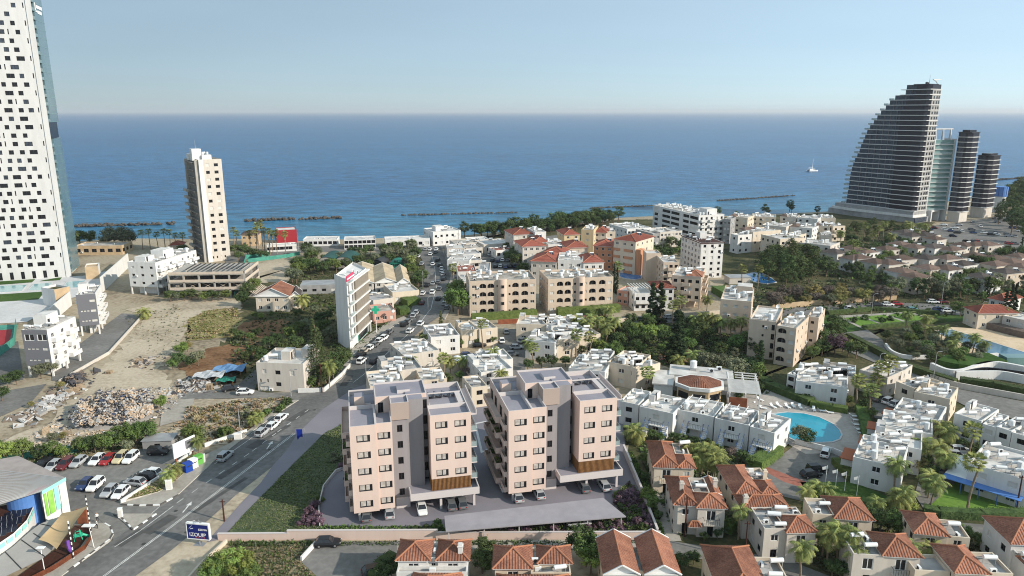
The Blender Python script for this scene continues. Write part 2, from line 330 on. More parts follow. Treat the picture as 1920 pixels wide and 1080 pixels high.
# ================================================================== SETTING
NATURAL = {'sand', 'dry_grass', 'yellow_grass', 'brown_soil', 'park_soil'}
def ragged(pts, seed):
    rr = random.Random(seed); out = []
    for i, p in enumerate(pts):
        q = pts[(i+1) % len(pts)]; L = hypot(q[0]-p[0], q[1]-p[1]); n = max(1, min(40, int(L/1.8))); amp = min(1.3, L*.05)
        for k in range(n):
            f = k/n; out.append((p[0]+(q[0]-p[0])*f+rr.gauss(0, amp)*(k > 0), p[1]+(q[1]-p[1])*f+rr.gauss(0, amp)*(k > 0)))
    return out
_sn = 0
def sheet(name, px, m, lvl, label=None, z=None):
    global _sn; _sn += 1
    z = 0.03*lvl+(_sn % 9)*.0028 if z is None else z
    b = MB(); pts = [G(*p) for p in px]
    if m in NATURAL and name != 'verge': pts = ragged(pts, len(px)+int(px[0][0]))
    a = sum(pts[i-1][0]*pts[i][1]-pts[i][0]*pts[i-1][1] for i in range(len(pts)))
    if a < 0: pts = pts[::-1]
    b.face([(x, y, z) for x, y in pts])
    o = b.build(name, m); tag(o, label, None, None, 'structure'); return o
def raised(name, px, m, h=0.33, label=None):
    pts = [G(*p) for p in px]
    a = sum(pts[i-1][0]*pts[i][1]-pts[i][0]*pts[i-1][1] for i in range(len(pts)))
    if a < 0: pts = pts[::-1]
    b = MB(); h = max(h, .33); b.prism(pts, 0, h, 1, 0); o = b.build(name, [m, 'kerb']); tag(o, label, None, None, 'structure'); return o
# --- sea
def make_sea():
    m = bpy.data.materials.new('sea'); m.use_nodes = True; n, l = m.node_tree.nodes, m.node_tree.links; b = n['Principled BSDF']
    g = n.new('ShaderNodeNewGeometry')
    mp = n.new('ShaderNodeMapping'); mp.inputs['Scale'].default_value = (0.35, 1.0, 1.0); mp.inputs['Rotation'].default_value = (0, 0, radians(12)); l.new(g.outputs['Position'], mp.inputs[0])
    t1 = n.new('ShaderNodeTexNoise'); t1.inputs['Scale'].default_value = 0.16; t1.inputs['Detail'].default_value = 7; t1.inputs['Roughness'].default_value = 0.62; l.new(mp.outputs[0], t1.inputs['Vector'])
    bp = n.new('ShaderNodeBump'); bp.inputs['Strength'].default_value = 1.0; bp.inputs['Distance'].default_value = 2.6; l.new(t1.outputs['Fac'], bp.inputs['Height'])
    t2 = n.new('ShaderNodeTexNoise'); t2.inputs['Scale'].default_value = 0.006; t2.inputs['Detail'].default_value = 4; l.new(mp.outputs[0], t2.inputs['Vector'])
    mr = n.new('ShaderNodeMapRange'); mr.inputs[1].default_value = 0.35; mr.inputs[2].default_value = 0.65; l.new(t2.outputs['Fac'], mr.inputs[0])
    mx = n.new('ShaderNodeMix'); mx.data_type = 'RGBA'; mx.inputs[6].default_value = (0.007, 0.080, 0.196, 1); mx.inputs[7].default_value = (0.011, 0.102, 0.228, 1); l.new(mr.outputs[0], mx.inputs[0])
    # shallow water over pale sand along the shore
    sp = n.new('ShaderNodeSeparateXYZ'); l.new(g.outputs['Position'], sp.inputs[0])
    sl = n.new('ShaderNodeMath'); sl.operation = 'MULTIPLY_ADD'; sl.inputs[1].default_value = -0.24; l.new(sp.outputs[0], sl.inputs[0]); l.new(sp.outputs[1], sl.inputs[2])
    sh = n.new('ShaderNodeMapRange'); sh.inputs[1].default_value = 440; sh.inputs[2].default_value = 640; sh.inputs[3].default_value = 1; sh.inputs[4].default_value = 0; l.new(sl.outputs[0], sh.inputs[0])
    m2 = n.new('ShaderNodeMix'); m2.data_type = 'RGBA'; m2.inputs[7].default_value = (0.03, 0.145, 0.235, 1); l.new(sh.outputs[0], m2.inputs[0]); l.new(mx.outputs[2], m2.inputs[6])
    rp = n.new('ShaderNodeMapRange'); rp.inputs[1].default_value = .38; rp.inputs[2].default_value = .62; rp.inputs[3].default_value = .6; rp.inputs[4].default_value = 1.45; l.new(t1.outputs['Fac'], rp.inputs[0])  # light and dark slopes of the ripples, painted into the water colour
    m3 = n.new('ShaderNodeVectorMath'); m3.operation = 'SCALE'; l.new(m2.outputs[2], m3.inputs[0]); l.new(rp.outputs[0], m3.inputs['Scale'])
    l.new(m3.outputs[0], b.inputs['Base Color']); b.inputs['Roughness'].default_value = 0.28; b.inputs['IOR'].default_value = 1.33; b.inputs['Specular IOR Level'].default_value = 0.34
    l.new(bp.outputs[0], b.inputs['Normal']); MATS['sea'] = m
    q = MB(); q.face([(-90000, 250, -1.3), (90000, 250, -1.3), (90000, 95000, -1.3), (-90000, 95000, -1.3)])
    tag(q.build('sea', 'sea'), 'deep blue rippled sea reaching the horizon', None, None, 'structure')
make_sea()
# --- land
SHORE = [(-700,455),(120,453),(250,447),(350,448),(470,448),(560,452),(690,447),(800,444),(870,441),(960,432),(1050,418),(1150,409),(1225,405),(1330,405),(1420,404),(1480,400),(1560,396),(1700,386),(1800,374),(1880,362),(1930,350),(2500,326)]
def make_land():
    pts = [G(*p) for p in SHORE]; pts = [(-1200, pts[0][1])]+pts+[(1500, pts[-1][1]), (1500, 20), (-1200, 20)]
    pts = pts[::-1]; b = MB(); b.prism(pts, -4, 0, 0)
    tag(b.build('ground', 'soil'), 'sandy brown soil of the coastal town', None, None, 'structure')
make_land()
S1 = sheet
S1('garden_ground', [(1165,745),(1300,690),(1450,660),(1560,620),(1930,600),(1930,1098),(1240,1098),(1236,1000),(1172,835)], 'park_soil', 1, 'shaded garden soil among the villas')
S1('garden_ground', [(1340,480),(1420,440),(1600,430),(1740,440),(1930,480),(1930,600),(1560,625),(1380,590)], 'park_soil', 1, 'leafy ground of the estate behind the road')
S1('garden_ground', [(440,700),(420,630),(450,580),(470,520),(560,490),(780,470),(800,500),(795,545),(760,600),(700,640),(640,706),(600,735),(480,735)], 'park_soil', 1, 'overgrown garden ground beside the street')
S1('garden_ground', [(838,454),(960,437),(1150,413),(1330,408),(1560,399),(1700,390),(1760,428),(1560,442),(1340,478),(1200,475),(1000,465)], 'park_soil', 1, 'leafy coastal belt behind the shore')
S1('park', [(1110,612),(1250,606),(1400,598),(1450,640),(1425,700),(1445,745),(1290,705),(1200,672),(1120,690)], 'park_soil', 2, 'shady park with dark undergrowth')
S1('dirt_lot', [(235,580),(330,562),(440,556),(452,575),(430,600),(330,640),(310,700),(330,735),(395,740),(385,775),(300,775),(190,805),(60,862),(-40,890),(-40,850),(95,792),(130,742),(190,690),(240,640),(280,592)], 'sand', 2, 'pale dusty building lot with tracks')
S1('dirt_lot', [(478,496),(560,478),(552,515),(540,528),(472,532)], 'sand', 2, 'empty sandy lot beside the green fence')
S1('field', [(352,600),(385,583),(445,578),(455,604),(432,632),(350,640)], 'yellow_grass', 3, 'yellow green weedy patch')
S1('field', [(395,652),(485,640),(498,660),(470,675),(430,700),(350,705),(335,685)], 'brown_soil', 3, 'ploughed brown field')
S1('field', [(432,606),(535,598),(545,622),(500,634),(430,634)], 'brown_soil', 3, 'small bare brown field')
S1('field', [(395,765),(440,748),(530,746),(548,744),(538,762),(478,806),(440,832),(395,836),(330,835),(300,812),(345,790),(350,765)], 'sand', 3, 'dry grass lot beside the main road')
S1('field', [(-30,900),(60,858),(200,822),(330,812),(345,838),(200,850),(60,882),(-30,910)], 'dry_grass', 2, 'weedy strip below the dirt lot')
S1('field', [(415,1020),(595,1020),(562,1052),(605,1095),(360,1098)], 'dry_grass', 2, 'rough grass corner below the boundary wall')
S1('concrete_pad', [(305,752),(365,748),(352,785),(300,800)], 'pavement', 4, 'pale concrete pad in the dirt lot')
S1('apron', [(150,645),(228,588),(270,590),(205,662),(128,716),(96,714),(100,690)], 'asphalt_old', 3, 'asphalt yard beside the grey and white apartments')
S1('car_park', [(-40,742),(88,720),(58,756),(-40,800)], 'asphalt_old', 3, 'old car park at the picture edge')
S1('car_park', [(-40,660),(34,640),(44,712),(-40,730)], 'asphalt', 3, 'dark asphalt beside the tennis court')
S1('court_surround', [(-40,612),(32,609),(28,648),(-40,682)], 'green_net', 3, 'green surround of the tennis court')
S1('tennis_court', [(-40,622),(23,618),(18,642),(-40,664)], 'red_wall', 4, 'red tennis court')
S1('terrace', [(-60,529),(126,519),(160,517),(240,500),(190,545),(122,562),(72,592),(50,604),(-60,610)], 'white_deck', 3, 'white terrace at the foot of the tall tower')
S1('lawn', [(-60,533),(68,522),(60,530),(-60,539)], 'lawn_dark', 4, 'grass strip along the tall tower')
S1('lawn', [(78,526.5),(117,519.5),(112,526),(74,528)], 'lawn_dark', 4, 'short grass strip by the tower corner')
S1('lawn', [(-60,556),(85,547),(72,562),(-60,570)], 'lawn_dark', 4, 'lawn between the terrace pools')
S1('street', [(415,482),(560,463),(785,457),(960,452),(1050,440),(1060,446),(960,462),(785,468),(560,474),(425,494)], 'asphalt_old', 4, 'coastal street along the seafront')
S1('car_park', [(868,498),(905,472),(955,468),(992,512),(950,522),(900,524)], 'asphalt', 3, 'dark car park behind the market roofs')
S1('market_yard', [(832,470),(960,452),(1000,470),(985,522),(880,545),(842,540)], 'asphalt_old', 2, 'paved yard of the market')
S1('side_street', [(330,734),(471,731),(500,737),(612,735),(566,756),(545,748),(480,747),(335,749)], 'asphalt_old', 4, 'side street to the dirt lot')
S1('lane', [(438,731),(462,708),(484,690),(488,700),(478,732)], 'asphalt', 5, 'narrow lane beside the white house')
S1('car_park', [(55,884),(120,868),(200,850),(310,838),(345,836),(374,844),(345,868),(225,944),(212,964),(182,994),(140,988),(120,930)], 'asphalt_old', 4, 'car park of the shop with the striped roof')
S1('junction', [(166,955),(225,944),(300,949),(338,929),(292,970),(213,1016),(198,986)], 'asphalt_old', 5, 'junction between the car park and the road')
ROADL = [(85,1105),(213,1014),(335,930),(402,866),(470,812),(518,778),(562,750),(607,730),(640,706),(655,676),(695,635),(735,612),(764,597),(775,572),(785,545),(797,520),(796,497),(787,480),(780,462)]
ROADR = [(826,461),(831,475),(838,495),(843,520),(838,545),(836,575),(828,592),(806,606),(778,630),(749,671),(712,713),(662,730),(604,770),(557,815),(538,847),(509,878),(442,930),(395,973),(322,1033),(215,1110)]
road = S1('road', ROADL+ROADR, 'asphalt', 6, 'main road running from the corner to the sea')
S1('verge', [(215,1110),(322,1033),(395,973),(442,930),(509,878),(538,847),(540,845),(515,875),(489,908),(453,945),(418,983),(400,1012),(425,1020),(360,1100)], 'sand', 5, 'sandy verge below the road')
S1('street', [(1130,598),(1250,590),(1400,583),(1540,574),(1640,566),(1760,571),(1930,588),(1930,604),(1760,588),(1640,579),(1540,590),(1400,598),(1250,606),(1130,616)], 'asphalt', 4, 'road behind the park')
S1('car_park', [(850,700),(925,655),(955,618),(990,615),(985,660),(985,700),(905,716)], 'asphalt_old', 4, 'courtyard parking between the white flat roofs')
S1('pool_deck', [(1400,770),(1440,728),(1480,742),(1560,770),(1625,778),(1640,830),(1600,850),(1510,852),(1480,835)], 'deck', 4, 'paved sun deck round the oval pool')
S1('car_park', [(1425,884),(1490,836),(1570,846),(1592,905),(1560,925),(1508,912)], 'asphalt_old', 4, 'car park beside the oval pool')
S1('forecourt', [(1422,886),(1436,876),(1512,905),(1504,918)], 'red_paving', 5, 'red paved strip at the car park entrance')
S1('road', [(1370,872),(1410,872),(1470,905),(1560,932),(1640,952),(1760,978),(1930,992),(1930,1008),(1760,1003),(1640,975),(1560,955),(1460,930)], 'asphalt_old', 5, 'villa road below the white townhouses')
S1('road', [(1236,1012),(1300,1022),(1390,1034),(1500,1060),(1590,1095),(1480,1098),(1400,1064),(1300,1047),(1236,1034)], 'asphalt_old', 4, 'villa street in front of the terrace villa')
S1('lane', [(1212,920),(1242,920),(1278,1016),(1250,1016)], 'pavement', 4, 'concrete lane beside the boundary wall')
S1('yard', [(596,1016),(750,1016),(750,1060),(700,1096),(610,1096),(562,1052)], 'asphalt_old', 3, 'worn concrete yard below the boundary wall')
S1('path', [(745,1014),(1240,1012),(1240,1030),(745,1032)], 'pavement', 3, 'paved path behind the tiled roofs')
S1('car_park', [(1690,432),(1840,411),(1930,400),(1930,486),(1830,466),(1735,446)], 'asphalt_old', 4, 'wide car parks below the stepped tower')
S1('plaza', [(1566,593),(1706,585),(1768,604),(1618,618)], 'pavement', 4, 'pale paths round the lawn squares')
for i, q in enumerate([[(1582,597),(1611,594),(1651,609),(1618,614.5)], [(1617,593.6),(1658,591.4),(1699,606),(1657,608.6)], [(1665,591),(1701,587.5),(1756,603),(1707,605.8)]]):
    S1('lawn', q, 'lawn', 6, ['bright green lawn square nearest the beige block', 'middle bright green lawn square', 'bright green lawn square nearest the parked cars'][i])
S1('lawn', [(1540,590),(1566,594),(1616,618),(1590,624),(1548,622)], 'lawn_dark', 4, 'dark shrubby plot beside the lawn squares')
S1('lawn', [(1745,592),(1830,590),(1835,602),(1775,604)], 'lawn_dark', 4, 'dark hedged plot behind the long pool')
S1('car_park', [(1580,625),(1626,619),(1655,638),(1662,660),(1612,642)], 'asphalt_old', 5, 'small car park beside the garden hedge')
S1('beach_deck', [(1733,624),(1785,614),(1860,618),(1935,634),(1935,690),(1860,676),(1790,655)], 'beach', 4, 'sandy deck round the long pool')
S1('road', [(1555,622),(1600,645),(1745,714),(1795,730),(1930,756),(1930,792),(1830,772),(1770,742),(1700,706),(1600,664),(1550,640)], 'asphalt_old', 5, 'curving road above the white townhouses')
S1('car_park', [(1735,850),(1800,826),(1835,868),(1790,905),(1765,940),(1735,960),(1715,930)], 'asphalt_old', 4, 'courtyard parking between the townhouses')
S1('lawn', [(1742,950),(1795,902),(1930,950),(1930,962),(1800,964)], 'lawn', 5, 'sunlit lawn below the townhouse with blue canopy')
S1('lawn', [(1500,905),(1600,905),(1660,930),(1700,945),(1690,955),(1590,945),(1510,920)], 'lawn_dark', 5, 'lawn behind the flagpoles')
S1('car_park', [(1630,752),(1665,744),(1700,762),(1672,790),(1640,785)], 'asphalt_old', 5, 'parking nook beside the tall palms')
# plot of the two pink blocks
S1('plot_pavement', [(387,1019),(411,992),(453,944),(489,907),(513,873),(540,844),(557,815),(604,770),(662,730),(712,713),(720,745),(650,792),(607,815),(582,840),(551,870),(513,910),(462,961),(431,995),(411,1014)], 'hero_pave', 7, 'lilac grey pavement along the grass plot')
S1('plot_grass', [(431,996),(462,961),(513,910),(582,840),(607,815),(650,792),(690,800),(690,870),(655,878),(630,888),(607,917),(598,955),(600,1006),(420,1012)], 'plot_grass', 8, 'dark green grass of the corner plot')
S1('forecourt', [(600,1010),(598,955),(607,917),(630,888),(655,878),(655,793),(700,740),(1160,735),(1172,835),(1240,1008)], 'hero_pave', 9, 'lilac grey forecourt of the pink blocks')
# pavements with kerbs
raised('pavement', [(40,1105),(100,1062),(150,1030),(170,1002),(176,985),(196,983),(210,992),(214,1004),(206,1016),(125,1076),(90,1103)], 'pavement', 0.33, 'paved corner in front of the shop canopy')
raised('traffic_island', [(214,966),(292,966),(250,996)], 'pavement', 0.33, 'triangular island at the junction')
raised('pavement', [(226,947),(300,925),(332,903),(385,855),(430,834),(462,812),(508,776),(545,752),(560,752),(518,779),(470,813),(402,866),(336,928),(300,948)], 'pavement', 0.33, 'pavement along the main road beside the car park')
raised('planter', [(236,941),(300,924),(332,902),(384,856),(366,849)], 'dry_grass', 0.36, 'grassy planter behind the white wall')
raised('pavement', [(607,736),(640,712),(657,690),(662,668),(700,636),(737,614),(764,599),(758,594),(725,607),(690,630),(655,660),(640,695),(606,728)], 'pavement', 0.33, 'pavement in front of the wedge-shaped office block')
raised('pavement', [(845,520),(853,520),(847,548),(845,580),(834,600),(828,594),(836,578),(839,547)], 'pavement', 0.33, 'pavement beside the big round tree')
# painted markings: parts of the road
def stripe(parent, pts, w, z=0.235, m='paint', dash=None, name='lane_marking'):
    P = [Vector(G(*p)) for p in pts]; segs = []
    if dash is None: segs = [list(zip(P[:-1], P[1:]))]
    else:
        acc = 0; on, off = dash
        for a, b in zip(P[:-1], P[1:]):
            L = (b-a).length; d = (b-a)/L; t = 0
            while t < L: segs.append([(a+d*t, a+d*min(L, t+on))]); t += on+off
    for sg in segs:
        b = MB()
        for a, c in sg:
            d = (c-a).normalized(); n = Vector((-d.y, d.x))*w/2
            b.face([(*(a-n), z), (*(c-n), z), (*(c+n), z), (*(a+n), z)])
        b.build(name, m, parent)
CL = [(190,1088),(207,1075),(320,992),(420,916),(520,840),(553,815)]
stripe(road, CL, 0.16); stripe(road, [(x-3.5, y) for x, y in CL], 0.14)
stripe(road, [(662,719),(688,699),(747,644),(782,613),(808,580),(818,540),(815,500),(807,468)], 0.16)
stripe(road, [(332,945),(473,848),(520,812),(585,765)], 0.16, dash=(1.6, 2.2))
stripe(road, [(215,1028),(262,998),(325,951)], 0.14)
stripe(road, [(402,872),(473,822),(520,784)], 0.12)
for p in [(352,952),(506,836)]:        # lane arrows
    x, y = G(*p); b = MB(); b.face([(x-.12,y-2,.236),(x+.12,y-2,.236),(x+.12,y+.4,.236),(x-.12,y+.4,.236)]); b.face([(x-.5,y+.4,.236),(x+.5,y+.4,.236),(x,y+1.8,.236)])
    b.build('lane_arrow', 'paint', road, rz=0)
stripe(road, [(207,1017),(170,1043),(128,1072)], 0.14); stripe(road, [(300,951),(252,995)], 0.12)
mat('patch_asphalt', (.07, .068, .066), .9, (.09, .088, .085), .8); mat('iron', (.05, .048, .045), .7)
for i, (x, y, w, l_) in enumerate([(300,985,2.2,6),(440,880,1.6,9),(480,835,2.4,4),(380,950,1.4,5),(560,780,2,7),(650,715,1.8,8),(720,660,2,6),(780,600,1.8,9),(245,1010,1.8,5),(515,815,1.2,10),(810,520,2.2,8),(420,925,.9,12)]):
    X, Y = G(x, y); q = MB(); q.face([(-w/2, -l_/2, 0), (w/2, -l_/2, 0), (w/2, l_/2, 0), (-w/2, l_/2, 0)]); q.build('repair_patch', 'patch_asphalt', road, (X, Y, .208+i*.0018), radians(-22 if y > 770 else -2))
for x, y in [(330,960),(455,868),(350,1000),(590,770),(690,680),(505,845),(270,1022)]:
    X, Y = G(x, y); q = MB(); q.prism([(.34*cos(k*pi/6), .34*sin(k*pi/6)) for k in range(12)], 0, .012); q.build('manhole_cover', 'iron', road, (X, Y, .232))
# kerb blocks, light and dark, on the two corners
def kerbs(name, label, pts, l=1.0):
    t = thing(name, label, 'kerb', (*G(*pts[0]), 0)); o = Vector(G(*pts[0])); i = 0
    P = [Vector(G(*p)) for p in pts]
    for a, c in zip(P[:-1], P[1:]):
        L = (c-a).length; d = (c-a)/L; n = max(1, int(L/l)); rz = atan2(d.y, d.x)
        for k in range(n):
            q = a+d*((k+.5)*L/n)-o; m = 'frame_white' if i % 2 else 'kerb_dark'; i += 1
            e = pbox('kerb_block', t, q.x-L/n*.49, q.x+L/n*.49, q.y-.13, q.y+.13, 0.02, 0.38, m, rz)
kerbs('painted_kerb', 'black and white kerb along the paved shop corner', [(128,1073),(206,1014),(212,1003),(207,990),(197,984)])
kerbs('painted_kerb', 'black and white kerb edging the triangular island', [(214,967),(228,973),(250,996),(293,966)])
kerbs('painted_kerb', 'dark and white kerb round the planter corner', [(228,948),(262,950),(300,949),(335,930)])
# --- parking bay lines
stripe(bpy.data.objects['road'], [(470,816),(520,781)], 0.1)
# --- pools
def pool(label, px, m, rim=0.35, depth=0.25):
    pts = [G(*p) for p in px]
    a = sum(pts[i-1][0]*pts[i][1]-pts[i][0]*pts[i-1][1] for i in range(len(pts)))
    if a < 0: pts = pts[::-1]
    t = thing('swimming_pool', label, 'pool', (0,0,0), 0)
    b = MB(); b.face([(x, y, 0.25) for x, y in pts]); b.build('water', m, t)
    o = inset(pts, -rim); n = len(pts); b = MB()
    for i in range(n):
        j = (i+1) % n
        b.face([(*pts[i], .32), (*o[i], .32), (*o[j], .32), (*pts[j], .32)][::-1]); b.face([(*o[i], 0), (*o[j], 0), (*o[j], .32), (*o[i], .32)]); b.face([(*pts[i], .2), (*pts[j], .2), (*pts[j], .32), (*pts[i], .32)][::-1])
    b.build('rim', 'white_deck', t)
def water_mat(name, c, c2):
    mat(name, c, 0.06, c2, 0.25, spec=0.4, bump=0.08, bscale=1.2)
water_mat('pool_turquoise', (0.012, 0.26, 0.36), (0.02, 0.31, 0.42)); water_mat('pool_blue', (0.03, 0.17, 0.42), (0.045, 0.21, 0.48)); water_mat('pool_pale', (0.22, 0.38, 0.40), (0.28, 0.44, 0.45)); water_mat('pool_slate', (0.07, 0.15, 0.22), (0.09, 0.19, 0.26))
def ell(cx, cy, rx, ry, n=28): return [(cx+rx*cos(2*pi*i/n), cy+ry*sin(2*pi*i/n)) for i in range(n)]
pool('oval turquoise swimming pool on the sun deck', [(1436,785),(1450,778),(1475,775),(1505,777),(1535,784),(1560,796),(1573,808),(1577,817),(1573,825),(1560,830),(1540,831),(1515,831),(1492,828),(1465,815),(1445,800)], 'pool_turquoise')
pool('long slate blue modern pool by the curved wall', [(1753,623),(1784,619.5),(1850,640),(1935,667),(1935,679),(1872,672),(1822,651)], 'pool_slate')
pool('kidney-shaped blue pool beside the beige apartments', [(1163,512),(1175,508),(1188,511),(1200,517),(1203,523),(1190,525),(1172,523),(1160,519)], 'pool_blue')
pool('blue pool behind the tiled poolside hut', [(1396,516),(1412,512),(1430,514),(1445,522),(1455,530),(1438,533),(1412,529)], 'pool_blue')
pool('pale pool at the foot of the tower at the edge', [(-60,539.5),(50,535),(40,547),(-60,553)], 'pool_pale')
pool('pale pool between the tower lawns', [(64,533.5),(98,531),(85,545),(53,546)], 'pool_pale')
pool('pale pool by the tan terrace box', [(126,529.5),(160,526.5),(150,540),(118,541.5)], 'pool_pale')
pool('small slate pool beside the pink blocks', [(893,797),(908,794),(919,842),(905,848)], 'lawn_dark', 0.5)
sheet('plaza', ell(1270, 671, 36, 13), 'red_paving', 5, 'small round plaza in the park', 0.2); sheet('planting', ell(1258, 672, 12, 4.5), 'park_soil', 6, 'round planting bed in the plaza', 0.22)
# ================================================================== BUILDING KIT
def window_mesh(kind):
    b = MB(); fr = 0.07
    if kind == 'win': fm, gm = 'frame_white', 'glass'
    elif kind == 'dark': fm, gm = 'frame_dark', 'glass_dark'
    elif kind == 'hero': fm, gm = 'frame_dark', 'curtain'
    elif kind == 'grey': fm, gm = 'frame_dark', 'glass_grey'
    elif kind == 'shut': fm, gm = 'shutter', 'shutter'
    elif kind == 'green': fm, gm = 'frame_white', 'glass_green'
    else: fm, gm = 'frame_white', 'glass'
    b.box(-.5,.5,-.01,.05,-.5,.5,1)
    b.box(-.5,-.5+fr,-.07,-.01,-.5,.5); b.box(.5-fr,.5,-.07,-.01,-.5,.5); b.box(-.5+fr,.5-fr,-.07,-.01,.5-fr,.5); b.box(-.5+fr,.5-fr,-.07,-.01,-.5,-.5+fr)
    b.box(-.03,.03,-.06,-.01,-.5+fr,.5-fr)
    if kind == 'hero':
        b.box(-.5+fr,.5-fr,-.03,-.012,-.5+fr,-.34,2); b.box(.30,.5-fr,-.02,-.012,-.34,.5-fr,2)
    if kind == 'shut':
        for k in range(5): b.box(-.5+fr,.5-fr,-.04,-.012,-.42+k*.17,-.32+k*.17)
    return b.mesh('window_'+kind, [fm, gm]+(['glass'] if kind == 'hero' else []))
_wm = {}
def wmesh(k):
    if k not in _wm: _wm[k] = window_mesh(k)
    return _wm[k]
_arch = {}
def arch_mesh(wm):
    """arched loggia front for a unit opening: corner infills, solid parapet, dark glazed back"""
    if wm in _arch: return _arch[wm]
    b = MB(); n = 8
    pts = [(-.5+.5*(1-cos(pi*i/n)), .12+.38*sin(pi*i/n)) for i in range(n+1)]
    for i in range(n):
        (x0, z0), (x1, z1) = pts[i], pts[i+1]
        b.face([(x0, 0, z0), (x1, 0, z1), (x1, 0, .5), (x0, 0, .5)]); b.face([(x0, 0, z0), (x0, .3, z0), (x1, .3, z1), (x1, 0, z1)])
    b.box(-.5,.5,0,.12,-.5,-.16)
    b.box(-.5,.5,.85,.9,-.5,.5,1); b.box(-.02,.02,.8,.85,-.5,.5,0)
    _arch[wm] = b.mesh('arched_loggia_'+wm, [wm, 'glass']); return _arch[wm]
_balc = {}
def balcony_mesh(w, d, style, wm):
    k = (round(w, 1), round(d, 1), style, wm)
    if k in _balc: return _balc[k]
    b = MB(); w, d = k[0], k[1]
    b.box(-w/2, w/2, -d, 0.05, -.15, 0, 0)
    if style == 'solid':
        b.box(-w/2, w/2, -d, -d+.1, 0, 1.0, 0); b.box(-w/2, -w/2+.1, -d+.1, 0, 0, 1.0, 0); b.box(w/2-.1, w/2, -d+.1, 0, 0, 1.0, 0)
    elif style == 'glass':
        b.box(-w/2, w/2, -d, -d+.04, 0.05, 1.0, 1); b.box(-w/2, -w/2+.04, -d+.04, 0, 0.05, 1.0, 1); b.box(w/2-.04, w/2, -d+.04, 0, 0.05, 1.0, 1)
        b.box(-w/2, w/2, -d-.02, -d+.06, 1.0, 1.06, 2)
    else:
        b.box(-w/2, w/2, -d, -d+.05, .95, 1.0, 2); b.box(-w/2, -w/2+.05, -d, 0, .95, 1.0, 2); b.box(w/2-.05, w/2, -d, 0, .95, 1.0, 2)
        n = int(w/.35)
        for i in range(n+1): x = -w/2+w*i/n; b.box(x-.02, x+.02, -d, -d+.04, 0, .95, 2)
    _balc[k] = b.mesh('balcony', [wm, 'glass_green', 'metal_dark' if style == 'dark' else 'frame_white']); return _balc[k]
def heater_mesh(v):
    b = MB()
    s = 0.62
    b.face([(-1, -.9, .25), (1, -.9, .25), (1, .45, 1.25), (-1, .45, 1.25)], 1); b.face([(-1, .45, 1.2), (1, .45, 1.2), (1, -.9, .2), (-1, -.9, .2)], 0)
    b.face([(-.02,-.9,.27),(.02,-.9,.27),(.02,.45,1.27),(-.02,.45,1.27)], 0)
    b.tube((-.95, .72, 1.35), (.95, .72, 1.35), .34, .34, 10, 0)
    for x in (-.9, .9): b.tube((x, .7, 0), (x, .7, 1.1), .04, .04, 4, 2); b.tube((x, -.85, 0), (x, -.85, .25), .04, .04, 4, 2)
    if v: b.tube((-.3, 1.5, 0.5), (-.3, 1.5, 2.0), .55, .55, 10, 0); b.box(-.8, .3, 1.0, 2.0, 0, .5, 2)
    return b.mesh('solar_water_heater', ['tank', 'solar', 'galv'])
HEAT = [heater_mesh(0), heater_mesh(1)]
def _ac():
    b = MB(); b.box(-.45,.45,-.18,.18,0.1,.75,0); b.tube((0.05,-.2,.42),(0.05,-.17,.42),.27,.27,10,1); b.box(-.4,-.3,-.15,.15,0,.1,1); b.box(.3,.4,-.15,.15,0,.1,1)
    return b.mesh('air_conditioner', ['plastic_white', 'metal_dark'])
ACM = _ac()
def _dish():
    b = MB(); n = 12
    for i in range(n):
        a, c = 2*pi*i/n, 2*pi*(i+1)/n
        b.face([(0,.12,1.1),(.6*cos(a),-.1,1.1+.6*sin(a)),(.6*cos(c),-.1,1.1+.6*sin(c))])
    b.tube((0,.12,0),(0,.12,1.1),.05,.05,5); b.tube((0,.1,1.1),(0,-.5,1.0),.02,.02,4)
    return b.mesh('satellite_dish', ['plastic_white'])
DISH = _dish()
def _tankv():
    b = MB(); b.tube((0,0,.5),(0,0,1.6),.6,.6,12); b.tube((0,0,1.6),(0,0,1.75),.6,.25,12); b.box(-.5,.5,-.5,.5,0,.5,1)
    return b.mesh('water_tank', ['tank', 'galv'])
TANKV = _tankv()
def _pv():
    b = MB(); b.face([(-1.6,-1,.15),(1.6,-1,.15),(1.6,1,.75),(-1.6,1,.75)],0); b.face([(-1.6,1,.7),(1.6,1,.7),(1.6,-1,.1),(-1.6,-1,.1)],1)
    for i in range(1,4): x=-1.6+.8*i; b.face([(x-.03,-1,.165),(x+.03,-1,.165),(x+.03,1,.765),(x-.03,1,.765)],1)
    b.box(-1.5,-1.4,.8,.9,0,.68,1); b.box(1.4,1.5,.8,.9,0,.68,1)
    return b.mesh('solar_panel', ['solar', 'galv'])
PV = _pv()
